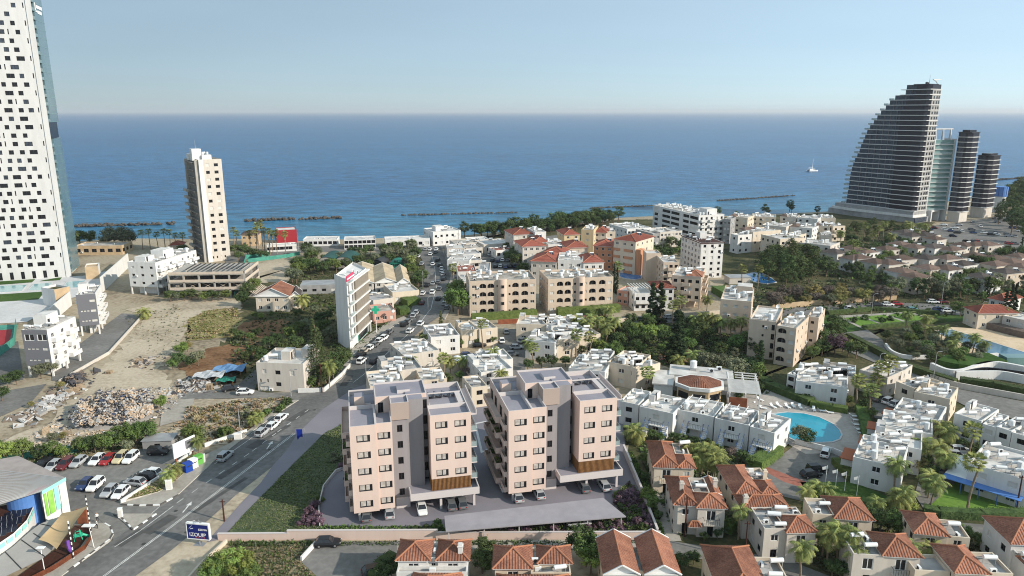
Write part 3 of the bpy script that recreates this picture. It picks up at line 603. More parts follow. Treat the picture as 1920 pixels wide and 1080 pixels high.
def clutter(root, poly, z, heaters=4, acs=2, dishes=0, tanks=0, pvs=0, margin=1.2, face=None, seed=0, avoid=()):
    rr = random.Random(seed*7+3); xs = [p[0] for p in poly]; ys = [p[1] for p in poly]; placed = list(avoid)
    ip = inset(poly, margin)
    jobs = [('solar_water_heater', HEAT[0], 2.5)]*(heaters-heaters//3)+[('solar_water_heater', HEAT[1], 3.0)]*(heaters//3)+[('solar_panel', PV, 3.4)]*pvs+[('water_tank', TANKV, 1.6)]*tanks+[('satellite_dish', DISH, 1.2)]*dishes+[('air_conditioner', ACM, 1.0)]*acs
    for nm, me, sp in jobs:
        for _ in range(25):
            x, y = rr.uniform(min(xs), max(xs)), rr.uniform(min(ys), max(ys))
            if inpoly(x, y, ip) and all(hypot(x-a, y-b) > (sp+c)/2 for a, b, c in placed):
                placed.append((x, y, sp))
                rz = (face if face is not None else 0)+rr.choice([0, 0, 0, pi/2, pi, -pi/2]) if nm != 'solar_water_heater' else (face or 0)+pi+rr.uniform(-.25, .25)
                link(nm, me, root, (x, y, z), rz, rr.uniform(.9, 1.12)); break
def wall_faces(mb, a, b, z0, z1, ops, mi=0, depth=0.2):
    a, b = Vector(a), Vector(b); L = (b-a).length; d = (b-a)/L; nrm = Vector((d.y, -d.x))
    def P(u, v, n=0.0): q = a+d*u+nrm*n; return (q.x, q.y, v)
    vs_ = sorted(set([z0, z1]+[o[2] for o in ops]+[o[3] for o in ops])); vs_ = [v for v in vs_ if z0-1e-6 <= v <= z1+1e-6]
    for v0, v1 in zip(vs_[:-1], vs_[1:]):
        if v1-v0 < 1e-5: continue
        row = sorted([o for o in ops if o[2] <= v0+1e-6 and o[3] >= v1-1e-6]); u = 0
        for o in row:
            if o[0] > u+1e-5: mb.face([P(u, v0), P(o[0], v0), P(o[0], v1), P(u, v1)], mi)
            u = max(u, o[1])
        if u < L-1e-5: mb.face([P(u, v0), P(L, v0), P(L, v1), P(u, v1)], mi)
    for o in ops:
        u0, u1, v0, v1 = o[:4]; dp = o[5] if len(o) > 5 else depth
        mb.face([P(u0, v0), P(u0, v1), P(u0, v1, -dp), P(u0, v0, -dp)][::-1], mi); mb.face([P(u1, v0), P(u1, v0, -dp), P(u1, v1, -dp), P(u1, v1)][::-1], mi)
        mb.face([P(u0, v0), P(u0, v0, -dp), P(u1, v0, -dp), P(u1, v0)][::-1], mi); mb.face([P(u0, v1), P(u1, v1), P(u1, v1, -dp), P(u0, v1, -dp)][::-1], mi)
def grid(L, z0, fh, floors, n, w, hh, sill, kind='win', m=None, start=0, jit=None, skip=()):
    """n openings on each storey of a wall L long"""
    ops = []
    if n < 1: return ops
    m = L*0.5/n if m is None else m
    for f in range(start, floors):
        for i in range(n):
            if (f, i) in skip: continue
            c = m+(L-2*m)*(i/(n-1) if n > 1 else .5)
            if jit: c += jit[f % len(jit)]
            if w >= L-.2: continue
            u0, u1 = max(.1, c-w/2), min(L-.1, c+w/2)
            ops.append((u0, u1, z0+f*fh+sill, z0+f*fh+sill+hh, kind))
    return ops
_wr = random.Random(9)
def put_windows(root, a, b, ops, wm, depth=0.2, detail=False):
    a, b = Vector(a), Vector(b); L = (b-a).length; d = (b-a)/L; nrm = Vector((d.y, -d.x)); rz = atan2(d.y, d.x)
    for o in ops:
        kind = o[4]; dp = o[5] if len(o) > 5 else depth
        c = a+d*((o[0]+o[1])/2)-nrm*dp; zc = (o[2]+o[3])/2; sc = (o[1]-o[0], 1, o[3]-o[2])
        if kind == 'void': continue
        if kind == 'arch':
            c = a+d*((o[0]+o[1])/2)-nrm*.04; link('arched_loggia', arch_mesh(wm), root, (c.x, c.y, zc), rz, sc)
        else:
            if kind in ('win', 'dark') and _wr.random() < .2 and o[3]-o[2] < 1.6 and wm[:4] not in ('hero', 'towe'): kind = 'shut'
            link('window' if kind != 'door' else 'door', wmesh(kind), root, (c.x, c.y, zc), rz, sc)
def to_local(poly):
    cx = sum(p[0] for p in poly)/len(poly); cy = sum(p[1] for p in poly)/len(poly)
    rz = atan2(poly[1][1]-poly[0][1], poly[1][0]-poly[0][0]); c, s = cos(-rz), sin(-rz)
    return (cx, cy), rz, [((x-cx)*c-(y-cy)*s, (x-cx)*s+(y-cy)*c) for x, y in poly]
def rect(A, B, h, D):
    a, b = Vector(G(*A, h)), Vector(G(*B, h)); u = (b-a).normalized(); v = Vector((-u.y, u.x))*D
    return [tuple(a), tuple(b), tuple(b+v), tuple(a+v)]
def building(name, label, cat, poly, h, fh=3.0, wall='white', roof='flat_roof', ops=None, par=0.5, heat=0, ac=0, dish=0, tank=0, pv=0, group=None, box=None, balc=(), pilotis=False, wn=None, ww=1.3, wh=1.2, kinds='win', face=None, side=None, depth=0.2, seed=0, z0=0.0, walls=None, sill=0.95):
    """walls with real window recesses, parapet and flat roof; ops[edge] = openings, else a regular grid of windows"""
    (cx, cy), rz, P = to_local(poly); root = thing(name, label, cat, (cx, cy, 0), rz, group)
    n = len(P); floors = max(1, int(round((h-z0)/fh))); fh = (h-z0)/floors; mb = MB(); rr = random.Random(seed+len(label))
    base = z0+fh if pilotis else z0; f0 = 1 if pilotis else 0; wms = [wall]+[w for w in (walls or {}).values()]
    for i in range(n):
        a, b = P[i], P[(i+1) % n]; L = hypot(b[0]-a[0], b[1]-a[1])
        if ops is not None and i in ops: o = ops[i](L, fh, floors, z0) if callable(ops[i]) else ops[i]
        elif i == 2 and n == 4: o = []
        else:
            k = kinds if isinstance(kinds, str) else rr.choice(kinds)
            nn = max(0, int(L/3.4)) if wn is None else (wn if i == 0 else max(0, int(L/3.6)))
            o = grid(L, z0, fh, floors, nn, ww, wh, sill*fh/3, k, start=f0)
        mi = 0
        if walls and i in walls: mi = 1+list(walls).index(i)
        wall_faces(mb, a, b, base, h+par, o, mi, depth); put_windows(root, a, b, o, wms[mi], depth)
        if i != 2 and len(o) > 2 and cat not in ('warehouse', 'shed'):
            dv = Vector((b[0]-a[0], b[1]-a[1]))/L; nv = Vector((dv.y, -dv.x))
            for _ in range(int(len(o)*.22)):
                q = rr.choice(o); u_ = q[1]+.55
                if q[4] in ('arch', 'void') or u_ > L-.5 or any(w_[0]-.5 < u_ < w_[1]+.5 and w_[2]-.4 < q[2]-.2 < w_[3] for w_ in o): continue
                c_ = Vector(a)+dv*u_+nv*.2; link('air_conditioner', ACM, root, (c_.x, c_.y, q[2]-.35), atan2(dv.y, dv.x))
    if pilotis: mb.face([(x, y, base) for x, y in P][::-1], 0)
    Q = inset(P, 0.22)
    for i in range(n):
        j = (i+1) % n
        mb.face([(*P[i], h+par), (*P[j], h+par), (*Q[j], h+par), (*Q[i], h+par)], 0); mb.face([(*Q[j], h), (*Q[i], h), (*Q[i], h+par), (*Q[j], h+par)], 0)
    mb.build('wall', wms, root)
    rb = MB(); rb.face([(x, y, h) for x, y in Q]); rb.build('roof', roof, root)
    if pilotis:
        for i in range(n):
            a, b = Vector(P[i]), Vector(P[(i+1) % n]); L = (b-a).length; k = max(2, int(L/5)+1)
            for t in range(k-1):
                q = inset(P, .3)[i] if t == 0 else None
                q = Vector(q) if q else a+(b-a)*(t/(k-1))+Vector((-(b-a).y, (b-a).x)).normalized()*.3
                pbox('column', root, q.x-.22, q.x+.22, q.y-.22, q.y+.22, 0, base, wall)
        ip = inset(P, 2.2); cb = MB(); cb.prism(ip, 0, base); cb.build('ground_floor_core', wall if wall != 'greywall' else 'grey_mid', root)
    av = []
    if box:
        for bx in (box if isinstance(box[0], (tuple, list)) else [box]):
            xs = [p[0] for p in P]; ys = [p[1] for p in P]; x0, y0, W, D = min(xs), min(ys), max(xs)-min(xs), max(ys)-min(ys)
            q = (x0+bx[0]*W, x0+bx[1]*W, y0+bx[2]*D, y0+bx[3]*D)
            b = MB(); b.box(*q, h+.002, h+bx[4], 0, 'bt'); b.face([(q[0], q[2], h+bx[4]), (q[1], q[2], h+bx[4]), (q[1], q[3], h+bx[4]), (q[0], q[3], h+bx[4])], 1); b.build('stair_house', [wall, roof], root)
            pbox('door', root, q[1], q[1]+.04, q[2]+.5, q[2]+1.4, h+.05, h+2.0, 'frame_dark')
            av.append(((q[0]+q[1])/2, (q[2]+q[3])/2, max(q[1]-q[0], q[3]-q[2])))
    if heat+ac+dish+tank+pv: clutter(root, P, h, heat, ac, dish, tank, pv, 1.3, face if face is not None else -rz, seed+int(cx), av)
    for (e, n_, w, d, style, k0) in balc:
        a, b = Vector(P[e]), Vector(P[(e+1) % n]); L = (b-a).length; dd = (b-a)/L; r2 = atan2(dd.y, dd.x)
        for f in range(k0, floors):
            for i in range(n_):
                c = a+dd*(L*(i+.5)/n_); link('balcony', balcony_mesh(min(w, L-.1), d, style, wall), root, (c.x, c.y, z0+f*fh+.02), r2)
    root['_h'] = 0; del root['_h']
    return root, P
def uvface(mb, pts, e0, e1):
    """face with uv metres: u along e0->e1"""
    P_ = [Vector(p) for p in pts]; u = (Vector(e1)-Vector(e0)).normalized(); nn = (P_[1]-P_[0]).cross(P_[2]-P_[0]).normalized(); v = nn.cross(u)
    o = Vector(e0); mb.face([tuple(p) for p in P_])
    if mb.uv is None: mb.uv = []
    for p in P_: mb.uv.append(((p-o).dot(u), (p-o).dot(v)))
def hip(root, x0, x1, y0, y1, z, rise, over=0.45, m='tiles', gable=None, ridge=True, soffit='frame_white'):
    """hipped (or gabled) tiled roof over a rectangle; the ridge follows the longer side, gable='y' keeps the gables at the y ends"""
    X0, X1, Y0, Y1 = x0-over, x1+over, y0-over, y1+over; W, D = X1-X0, Y1-Y0; cx, cy = (X0+X1)/2, (Y0+Y1)/2; mb = MB(); T = z+rise
    if gable == 'y': r0, r1 = (cx, Y0, T), (cx, Y1, T)
    elif gable == 'x': r0, r1 = (X0, cy, T), (X1, cy, T)
    elif W >= D: r0, r1 = (X0+D/2, cy, T), (X1-D/2, cy, T)
    else: r0, r1 = (cx, Y0+W/2, T), (cx, Y1-W/2, T)
    a, b, c, d = (X0, Y0, z), (X1, Y0, z), (X1, Y1, z), (X0, Y1, z)
    if gable == 'y' or (gable is None and W < D):
        if gable is None: uvface(mb, [a, b, r0], a, b); uvface(mb, [c, d, r1], c, d)
        uvface(mb, [b, c, r1, r0], b, c); uvface(mb, [d, a, r0, r1], d, a)
    else:
        uvface(mb, [a, b, r1, r0], a, b); uvface(mb, [c, d, r0, r1], c, d)
        if gable is None: uvface(mb, [b, c, r1], b, c); uvface(mb, [d, a, r0], d, a)
    me = mb.mesh('roof', [m]); ro = link('roof', me, root)
    if ridge:
        rb = MB(); ends = [(r0, r1)]
        if gable is None:
            if W >= D: ends += [(a, r0), (d, r0), (b, r1), (c, r1)]
            else: ends += [(a, r0), (b, r0), (c, r1), (d, r1)]
        for p, q in ends:
            if (Vector(p)-Vector(q)).length > .05: rb.tube((p[0], p[1], p[2]+.04), (q[0], q[1], q[2]+.04), .13, .13, 6)
        rb.build('ridge_tiles', 'ridge_tile' if m in ('tiles', 'tiles_red') else m, ro)
    fb = MB(); fb.box(X0+.06, X1-.06, Y0+.06, Y1-.06, z-.14, z-.01); fb.build('eave', soffit, ro)
    if gable:
        gb = MB()
        if gable == 'y':
            for yy, o in ((y0, 1), (y1, -1)):
                k = rise*(1-over*2/W); gb.face([(x0, yy, z), (x1, yy, z), (cx, yy, z+k+.1)][::o])
            for yy in (Y0, Y1):
                for p in ((X0, yy, z), (X1, yy, z)): gb.tube(p, (cx, yy, T), .12, .12, 4)
        else:
            for xx, o in ((x0, -1), (x1, 1)):
                gb.face([(xx, y0, z), (xx, y1, z), (xx, cy, z+rise*(1-over*2/D)+.1)][::o])
            for xx in (X0, X1):
                for p in ((xx, Y0, z), (xx, Y1, z)): gb.tube(p, (xx, cy, T), .12, .12, 4)
        gb.build('gable', soffit, root)
    return ro
def volume(root, x0, x1, y0, y1, z0, z1, wall, ops=None, par=None, roof='flat_roof_grey', depth=0.15, name='wall', fill=None):
    """one walled block of a house in its local frame; ops[edge] = [(u0,u1,v0,v1,kind)]"""
    P = [(x0, y0), (x1, y0), (x1, y1), (x0, y1)]; mb = MB(); p = par or 0
    for i in range(4):
        o = (ops or {}).get(i, []); wall_faces(mb, P[i], P[(i+1) % 4], z0, z1+p, o, 0, depth); put_windows(root, P[i], P[(i+1) % 4], o, wall, depth)
    if z0 > 0.3: mb.face([(x, y, z0) for x, y in P][::-1])
    if par:
        Q = inset(P, .2)
        for i in range(4):
            j = (i+1) % 4; mb.face([(*P[i], z1+p), (*P[j], z1+p), (*Q[j], z1+p), (*Q[i], z1+p)]); mb.face([(*Q[j], z1), (*Q[i], z1), (*Q[i], z1+p), (*Q[j], z1+p)])
        rb = MB(); rb.face([(*q, z1) for q in Q]); rb.build('flat_roof', roof, root)
    else: mb.face([(x, y, z1-.005) for x, y in P])
    mb.build(name, wall, root)
# ================================================================== PLANTS
def leafmat(n, c, c2): mat(n, c, 0.75, c2, 0.9, spec=0.12, rnd=0.28, contrast=(0.3, 0.7), detail=2)
leafmat('leaf_dark', (0.042, 0.065, 0.023), (0.081, 0.114, 0.039)); leafmat('leaf_mid', (0.072, 0.114, 0.031), (0.124, 0.169, 0.049)); leafmat('leaf_bright', (0.137, 0.195, 0.042), (0.227, 0.267, 0.072))
leafmat('leaf_olive', (0.101, 0.117, 0.065), (0.169, 0.179, 0.111)); leafmat('leaf_yellow', (0.17, 0.16, 0.05), (0.25, 0.225, 0.085)); leafmat('leaf_bare', (0.105, 0.085, 0.070), (0.165, 0.135, 0.105))
leafmat('leaf_purple', (0.105, 0.062, 0.082), (0.16, 0.10, 0.125)); leafmat('leaf_cypress', (0.016, 0.028, 0.012), (0.030, 0.046, 0.018)); leafmat('leaf_pine', (0.058, 0.081, 0.031), (0.098, 0.120, 0.047))
leafmat('leaf_palm', (0.124, 0.156, 0.044), (0.240, 0.254, 0.085)); leafmat('leaf_dry', (0.23, 0.18, 0.105), (0.34, 0.27, 0.17)); leafmat('leaf_hedge', (0.065, 0.107, 0.029), (0.111, 0.156, 0.044))
leafmat('grass_plot', (0.058, 0.094, 0.039), (0.111, 0.137, 0.062))
mat('bark', (0.13, 0.095, 0.065), 0.95, (0.19, 0.14, 0.10), 2.0); mat('palm_bark', (0.20, 0.15, 0.10), 0.95, (0.27, 0.21, 0.15), 3.0); mat('palm_skirt', (0.27, 0.19, 0.11), 0.95, (0.34, 0.25, 0.15), 2.0)
def leaf_quads(mb, rr, c, nrm, ls, mi=0):
    a = nrm.orthogonal().normalized(); a.rotate(Matrix.Rotation(rr.uniform(0, 6.28), 3, nrm)); b = nrm.cross(a); l, w = ls*rr.uniform(.7, 1.3), ls*rr.uniform(.35, .6)
    i = len(mb.v); mb.v.extend([tuple(c-a*l), tuple(c+b*w), tuple(c+a*l), tuple(c-b*w)]); mb.f.append((i, i+1, i+2, i+3)); mb.m.append(mi)
def blob(mb, c, r, rr, mi=0, sq=1.0):
    i = len(mb.v); t = (1+5**.5)/2
    for p in ((-1,t,0),(1,t,0),(-1,-t,0),(1,-t,0),(0,-1,t),(0,1,t),(0,-1,-t),(0,1,-t),(t,0,-1),(t,0,1),(-t,0,-1),(-t,0,1)):
        q = Vector(p).normalized()*r*rr.uniform(.75, 1.2); mb.v.append((c.x+q.x, c.y+q.y, c.z+q.z*sq))
    for f in ((0,11,5),(0,5,1),(0,1,7),(0,7,10),(0,10,11),(1,5,9),(5,11,4),(11,10,2),(10,7,6),(7,1,8),(3,9,4),(3,4,2),(3,2,6),(3,6,8),(3,8,9),(4,9,5),(2,4,11),(6,2,10),(8,6,7),(9,8,1)):
        mb.f.append(tuple(i+k for k in f)); mb.m.append(mi)
def crown_mesh(seed, R, Hc, cz, nc, nl, ls, cone=0.0, core=.55):
    rr = random.Random(seed); mb = MB(); cl = []
    for k in range(nc):
        for _ in range(30):
            d = Vector((rr.gauss(0, 1), rr.gauss(0, 1), rr.gauss(0, 1))).normalized()*rr.uniform(.35, .8)**.6
            if cone:
                t = ((k+rr.random())/nc)**1.15; z = t*Hc; rad = R*(1-t)**.6*(.5+.5*rr.random()); an = rr.uniform(0, 6.28); c = Vector((rad*cos(an)*.7, rad*sin(an)*.7, cz+z)); r = max(.25, R*.46*(1-t*.7)); break
            c = Vector((d.x*R, d.y*R, cz+d.z*Hc/2)); r = R*rr.uniform(.26, .42)
            if all((c-q).length > r*.7 for q, _ in cl): break
        cl.append((c, r))
    for c, r in cl:
        blob(mb, c, r*core, rr)
        for _ in range(nl):
            d = Vector((rr.gauss(0, 1), rr.gauss(0, 1), rr.gauss(0.15, 1))).normalized(); p = c+d*r*rr.uniform(.6, 1.12)
            n = (d+Vector((rr.uniform(-.7, .7), rr.uniform(-.7, .7), rr.uniform(-.3, .8)))).normalized(); leaf_quads(mb, rr, p, n, ls)
    return mb, cl
def trunk_mesh(name, h, r, cl, limbs=5, m='bark', bend=.2, seed=0):
    rr = random.Random(seed); b = MB(); p = Vector((0, 0, 0)); q = Vector((rr.uniform(-bend, bend), rr.uniform(-bend, bend), h*.5)); e = Vector((rr.uniform(-bend, bend), rr.uniform(-bend, bend), h))
    b.tube(p, q, r, r*.75, 7); b.tube(q, e, r*.75, r*.5, 7)
    for c, _ in cl[:limbs]: b.tube(e*.8, c, r*.4, r*.12, 5)
    return b.mesh(name, [m])
TREES = {}
def proto(key, mb, cl, leaf_mats, th, tr, limbs=5, bark='bark'):
    tm = trunk_mesh('trunk_'+key, th, tr, cl, limbs, bark, seed=len(key)); base = mb.mesh('crown_'+key, [leaf_mats[0]]); ms = {}
    for lm in leaf_mats:
        if lm == leaf_mats[0]: ms[lm] = base
        else: c = base.copy(); c.materials[0] = MATS[lm]; ms[lm] = c
    TREES.setdefault(key.split('#')[0], []).append((tm, ms))
BL = ['leaf_dark', 'leaf_mid', 'leaf_bright', 'leaf_olive', 'leaf_yellow', 'leaf_bare', 'leaf_purple']
for s in range(5):
    mb, cl = crown_mesh(40+s, 2.5, 3.9, 3.9, 22, 78, .20, core=.5); proto('round#%d' % s, mb, cl, BL, 2.6, .2)
for s in range(3):
    mb, cl = crown_mesh(70+s, 1.0, 1.5, .75, 11, 55, .15); proto('bush#%d' % s, mb, cl, BL+['leaf_dry'], .5, .07, 3)
for s in range(3):
    mb, cl = crown_mesh(90+s, .95, 9.2, .5, 44, 66, .16, cone=1, core=.85); proto('cypress#%d' % s, mb, cl, ['leaf_cypress', 'leaf_pine'], 2.5, .17, 2)
for s in range(2):                    # tall layered pine
    rr = random.Random(120+s); mb = MB(); cl = []
    for k in range(15):
        z = 2.5+k*.92; R = 3.7*(1-k/16)**.8+.35; n = 7
        for i in range(n):
            an = 2*pi*i/n+k*.5+rr.uniform(-.2, .2); rl = R*rr.uniform(.75, 1.1)
            for j in range(3):
                f = .35+.3*j; c = Vector((cos(an)*rl*f, sin(an)*rl*f, z-.25*f+rr.uniform(-.1, .1))); cl.append((c, .4))
                for _ in range(16):
                    d = Vector((rr.gauss(0, 1), rr.gauss(0, 1), rr.gauss(0, .6))).normalized(); leaf_quads(mb, rr, c+d*rr.uniform(.2, .62), (d+Vector((0, 0, .6))).normalized(), .2)
    proto('pine#%d' % s, mb, cl, ['leaf_pine'], 16.2, .32, 0)
for s in range(3):                    # loose open crowned pine/eucalyptus
    mb, cl = crown_mesh(150+s, 2.2, 6.4, 5.6, 24, 62, .22, core=.38); proto('tall#%d' % s, mb, cl, ['leaf_dark', 'leaf_olive', 'leaf_pine', 'leaf_mid', 'leaf_cypress'], 4.2, .2)
def palm_mesh(seed, fan):
    rr = random.Random(seed); b = MB(); n = 22 if not fan else 26; hub = Vector((0, 0, 0))
    for k in range(n):
        an = 2.4*k+rr.uniform(-.2, .2); el = (1.15-1.75*(k/n)) if not fan else (1.25-2.0*(k/n)); L = rr.uniform(1.9, 2.5)*(1 if not fan else .72)
        d = Vector((cos(an), sin(an), 0)); side = Vector((-sin(an), cos(an), 0)); pts = []; p = Vector((0, 0, .1)); e = el; segs = 6
        for i in range(segs+1):
            pts.append(p.copy()); p = p+(d*cos(e)+Vector((0, 0, sin(e))))*(L/segs); e -= .30 if not fan else .12
        if not fan:
            for i in range(segs):
                a, c = pts[i], pts[i+1]; t = (c-a).normalized()
                for q in range(4):
                    m_ = a.lerp(c, (q+.5)/4); w = .66*sin(pi*min(1, (i+.6+q/4)/(segs+.5)))+.12
                    for sg in (-1, 1):
                        tip = m_+side*sg*w*.85+t*w*.45-Vector((0, 0, w*rr.uniform(.25, .6))); b.face([tuple(m_-t*.05), tuple(m_+t*.05), tuple(tip)])
        else:
            st = pts[3]; b.tube(pts[0], st, .03, .02, 3)
            for q in range(9):
                a2 = (q-4)*.33; dr = (d*cos(a2)+side*sin(a2)); tip = st+dr*L*.5*cos(el*.6)+Vector((0, 0, sin(el-.25)*L*.42)); sp = Vector((-dr.y, dr.x, 0))*.09
                b.face([tuple(st), tuple(st+dr*L*.3+sp+Vector((0, 0, sin(el)*L*.2))), tuple(tip), tuple(st+dr*L*.3-sp+Vector((0, 0, sin(el)*L*.2)))])
    blob(b, Vector((0, 0, .05)), .28, rr)
    return b
PALMS = {}
for fan in (0, 1):
    for s in range(3):
        me = palm_mesh(200+s+10*fan, fan).mesh('fronds_%d%d' % (fan, s), ['leaf_palm']); PALMS.setdefault(fan, []).append(me)
def palm_trunk(seed):
    rr = random.Random(seed); b = MB(); p = Vector((0, 0, 0)); n = 10; lean = Vector((rr.uniform(-.03, .03), rr.uniform(-.03, .03), 0))
    for i in range(n):
        q = Vector((lean.x*i*i*.06, lean.y*i*i*.06, (i+1)/n)); r0 = .034*(1-.35*i/n); b.tube(p, q, r0*1.12, r0*.95, 7); p = q
    return b.mesh('palm_trunk', ['palm_bark'])
PT = [palm_trunk(s) for s in range(3)]
def _skirt():
    rr = random.Random(5); b = MB()
    for k in range(60):
        an = rr.uniform(0, 6.28); z = rr.uniform(-1.5, -.1); d = Vector((cos(an), sin(an), 0)); s = Vector((-sin(an), cos(an), 0))*.14
        b.face([tuple(d*.12+Vector((0, 0, z+.3))), tuple(d*.3+s+Vector((0, 0, z-.2))), tuple(d*.42+Vector((0, 0, z-.75))), tuple(d*.3-s+Vector((0, 0, z-.2)))])
    return b.mesh('skirt', ['palm_skirt'])
SKIRT = _skirt()
_rt = random.Random(77)
DESC = {'leaf_dark': 'bushy dark green', 'leaf_mid': 'leafy green', 'leaf_bright': 'bright green', 'leaf_olive': 'grey green olive', 'leaf_yellow': 'yellow green', 'leaf_bare': 'thin brownish', 'leaf_purple': 'purple flowering', 'leaf_cypress': 'dark slender', 'leaf_pine': 'layered green', 'leaf_dry': 'dry straw coloured'}
GROUPS = {'round': 'broad-crowned trees', 'bush': 'shrubs', 'cypress': 'cypress trees', 'pine': 'pines', 'tall': 'tall loose-crowned trees'}
def tree(kind, px, py, h, lm=None, wide=1.0, label=None, xy=None):
    x, y = xy if xy else G(px, py)
    if xy: px, py = proj(x, y)
    tm, ms = _rt.choice(TREES[kind]); lm = lm or _rt.choice(list(ms)); H0 = {'round': 6.0, 'bush': 1.6, 'cypress': 10.0, 'pine': 16.5, 'tall': 9.0}[kind]; s = h/H0
    nm = {'round': 'tree', 'bush': 'shrub', 'cypress': 'cypress_tree', 'pine': 'pine_tree', 'tall': 'tall_tree'}[kind]
    if kind == 'round': nm = 'shrub' if h < 3.2 else {'leaf_olive': 'olive_tree', 'leaf_bare': 'bare_tree', 'leaf_bright': 'bright_tree'}.get(lm, 'tree')  # round trees are named from height and leaf tone alone
    o = link(nm, None, None, (x, y, 0), _rt.uniform(0, 6.28), (s*wide, s*wide, s)); tag(o, label, 'shrub' if nm == 'shrub' else 'tree', GROUPS['bush' if nm == 'shrub' else kind])
    link('trunk', tm, o); link('crown', ms[lm], o)
    if not label: auto(o, DESC[lm]+' '+{'round': 'tree' if h >= 3.2 else 'shrub', 'bush': 'shrub', 'cypress': 'cypress', 'pine': 'pine', 'tall': 'tall tree'}[kind], px, py-8)
    return o
def palm(px, py, h, fan=0, size=None, skirt=False, label=None, xy=None):
    x, y = xy if xy else G(px, py)
    if xy: px, py = proj(x, y)
    o = link('palm_tree', None, None, (x, y, 0), _rt.uniform(0, 6.28)); tag(o, label, 'palm', 'palm trees')
    link('trunk', _rt.choice(PT), o, (0, 0, 0), 0, (h*.9 if h < 7 else 6.5, h*.9 if h < 7 else 6.5, h)); s = size or (1.15 if not fan else 1.1)*_rt.uniform(.9, 1.15)
    f = link('fronds', _rt.choice(PALMS[fan]), o, (0, 0, h-.1), _rt.uniform(0, 6.28), s)
    if skirt: link('skirt', SKIRT, o, (0, 0, h-.2), 0, s)
    if not label: auto(o, ('fan palm' if fan else 'feathery palm')+(' with dry skirt' if skirt else ''), px, py-15)
    return o
def scatter(poly, n, fn, mind=2.5, seed=1, keep=None):
    """fn(x, y) at n random ground places inside a picture-traced ground area"""
    P = [G(*p) for p in poly]; xs = [p[0] for p in P]; ys = [p[1] for p in P]; rr = random.Random(seed); pl = []
    for _ in range(n*30):
        if len(pl) >= n: break
        x, y = rr.uniform(min(xs), max(xs)), rr.uniform(min(ys), max(ys))
        if inpoly(x, y, P) and all(hypot(x-a, y-b) > mind for a, b in pl) and (keep is None or keep(x, y)): pl.append((x, y)); fn(x, y, rr)
BUSH_POT = TREES['bush'][0][1]['leaf_mid']
def hedge(label, pts, w, h, m='leaf_hedge', dens=26, name='hedge', closed=False):
    """clipped hedge: a dense inner body under small leaf faces"""
    P = [Vector(G(*p)) for p in pts]; o = P[0]; rr = random.Random(int(o.x*10)+len(pts)); mb = MB()
    for a, c in zip(P[:-1], P[1:]):
        L = (c-a).length
        if L < .05: continue
        d = (c-a)/L; n = Vector((-d.y, d.x)); A, C = a-o-d*.1, c-o+d*.1; i = len(mb.v); k = .86
        for q, z in ((A-n*w/2*k, 0), (C-n*w/2*k, 0), (C+n*w/2*k, 0), (A+n*w/2*k, 0)): mb.v.append((q.x, q.y, 0))
        for q in (A-n*w/2*k, C-n*w/2*k, C+n*w/2*k, A+n*w/2*k): mb.v.append((q.x, q.y, h*.9))
        for f in ((0,1,5,4),(1,2,6,5),(2,3,7,6),(3,0,4,7),(4,5,6,7)): mb.f.append(tuple(i+j for j in f)); mb.m.append(0)
        cnt = int(L*(w+2*h)*dens)
        for _ in range(min(cnt, 5000)):
            t = rr.uniform(0, L); s = rr.uniform(-(h+w/2), h+w/2)
            if abs(s) < w/2: p2, z, nr = s, h*rr.uniform(.9, 1.04), Vector((0, 0, 1))
            else: p2, z, nr = (w/2 if s > 0 else -w/2)*rr.uniform(.9, 1.05), rr.uniform(0, h), Vector((n.x*(1 if s > 0 else -1), n.y*(1 if s > 0 else -1), .2))
            q = A+d*t+n*p2; nr = (nr+Vector((rr.uniform(-.6, .6), rr.uniform(-.6, .6), rr.uniform(-.3, .6)))).normalized(); leaf_quads(mb, rr, Vector((q.x, q.y, z)), nr, .13)
    ob = mb.build(name, m, None, (o.x, o.y, 0)); tag(ob, label, 'hedge', 'hedges'); return ob
def tufts(name, label, poly, n, size, mats, seed=1, hmul=1.0, z=.02):
    """uncountable ground cover: grass and weed tufts in one object"""
    P = [G(*p) for p in poly]; xs = [p[0] for p in P]; ys = [p[1] for p in P]; rr = random.Random(seed); mb = MB(); c = 0
    ph = [(rr.uniform(0, 6), rr.uniform(.05, .2)) for _ in range(4)]
    while c < n:
        x, y = rr.uniform(min(xs), max(xs)), rr.uniform(min(ys), max(ys))
        if not inpoly(x, y, P): continue
        c += 1; dn = sum(sin(x*k+p)*cos(y*k*1.3-p) for p, k in ph)/4; s = size*rr.uniform(.5, 1.3)*(1+.8*dn); mi = rr.randrange(len(mats))
        for _ in range(4):
            a = rr.uniform(0, 6.28); d = Vector((cos(a), sin(a), 0)); t = Vector((x, y, z))+d*s*rr.uniform(.3, .9)+Vector((0, 0, s*rr.uniform(.4, 1.1)*hmul)); sd = Vector((-d.y, d.x, 0))*s*.33; b0 = Vector((x, y, z))+d*s*.1
            mb.face([tuple(b0-sd), tuple(b0+sd), tuple(t+sd*.4), tuple(t-sd*.4)], mi)
    return tag(mb.build(name, mats), label, 'grass', None, 'stuff')
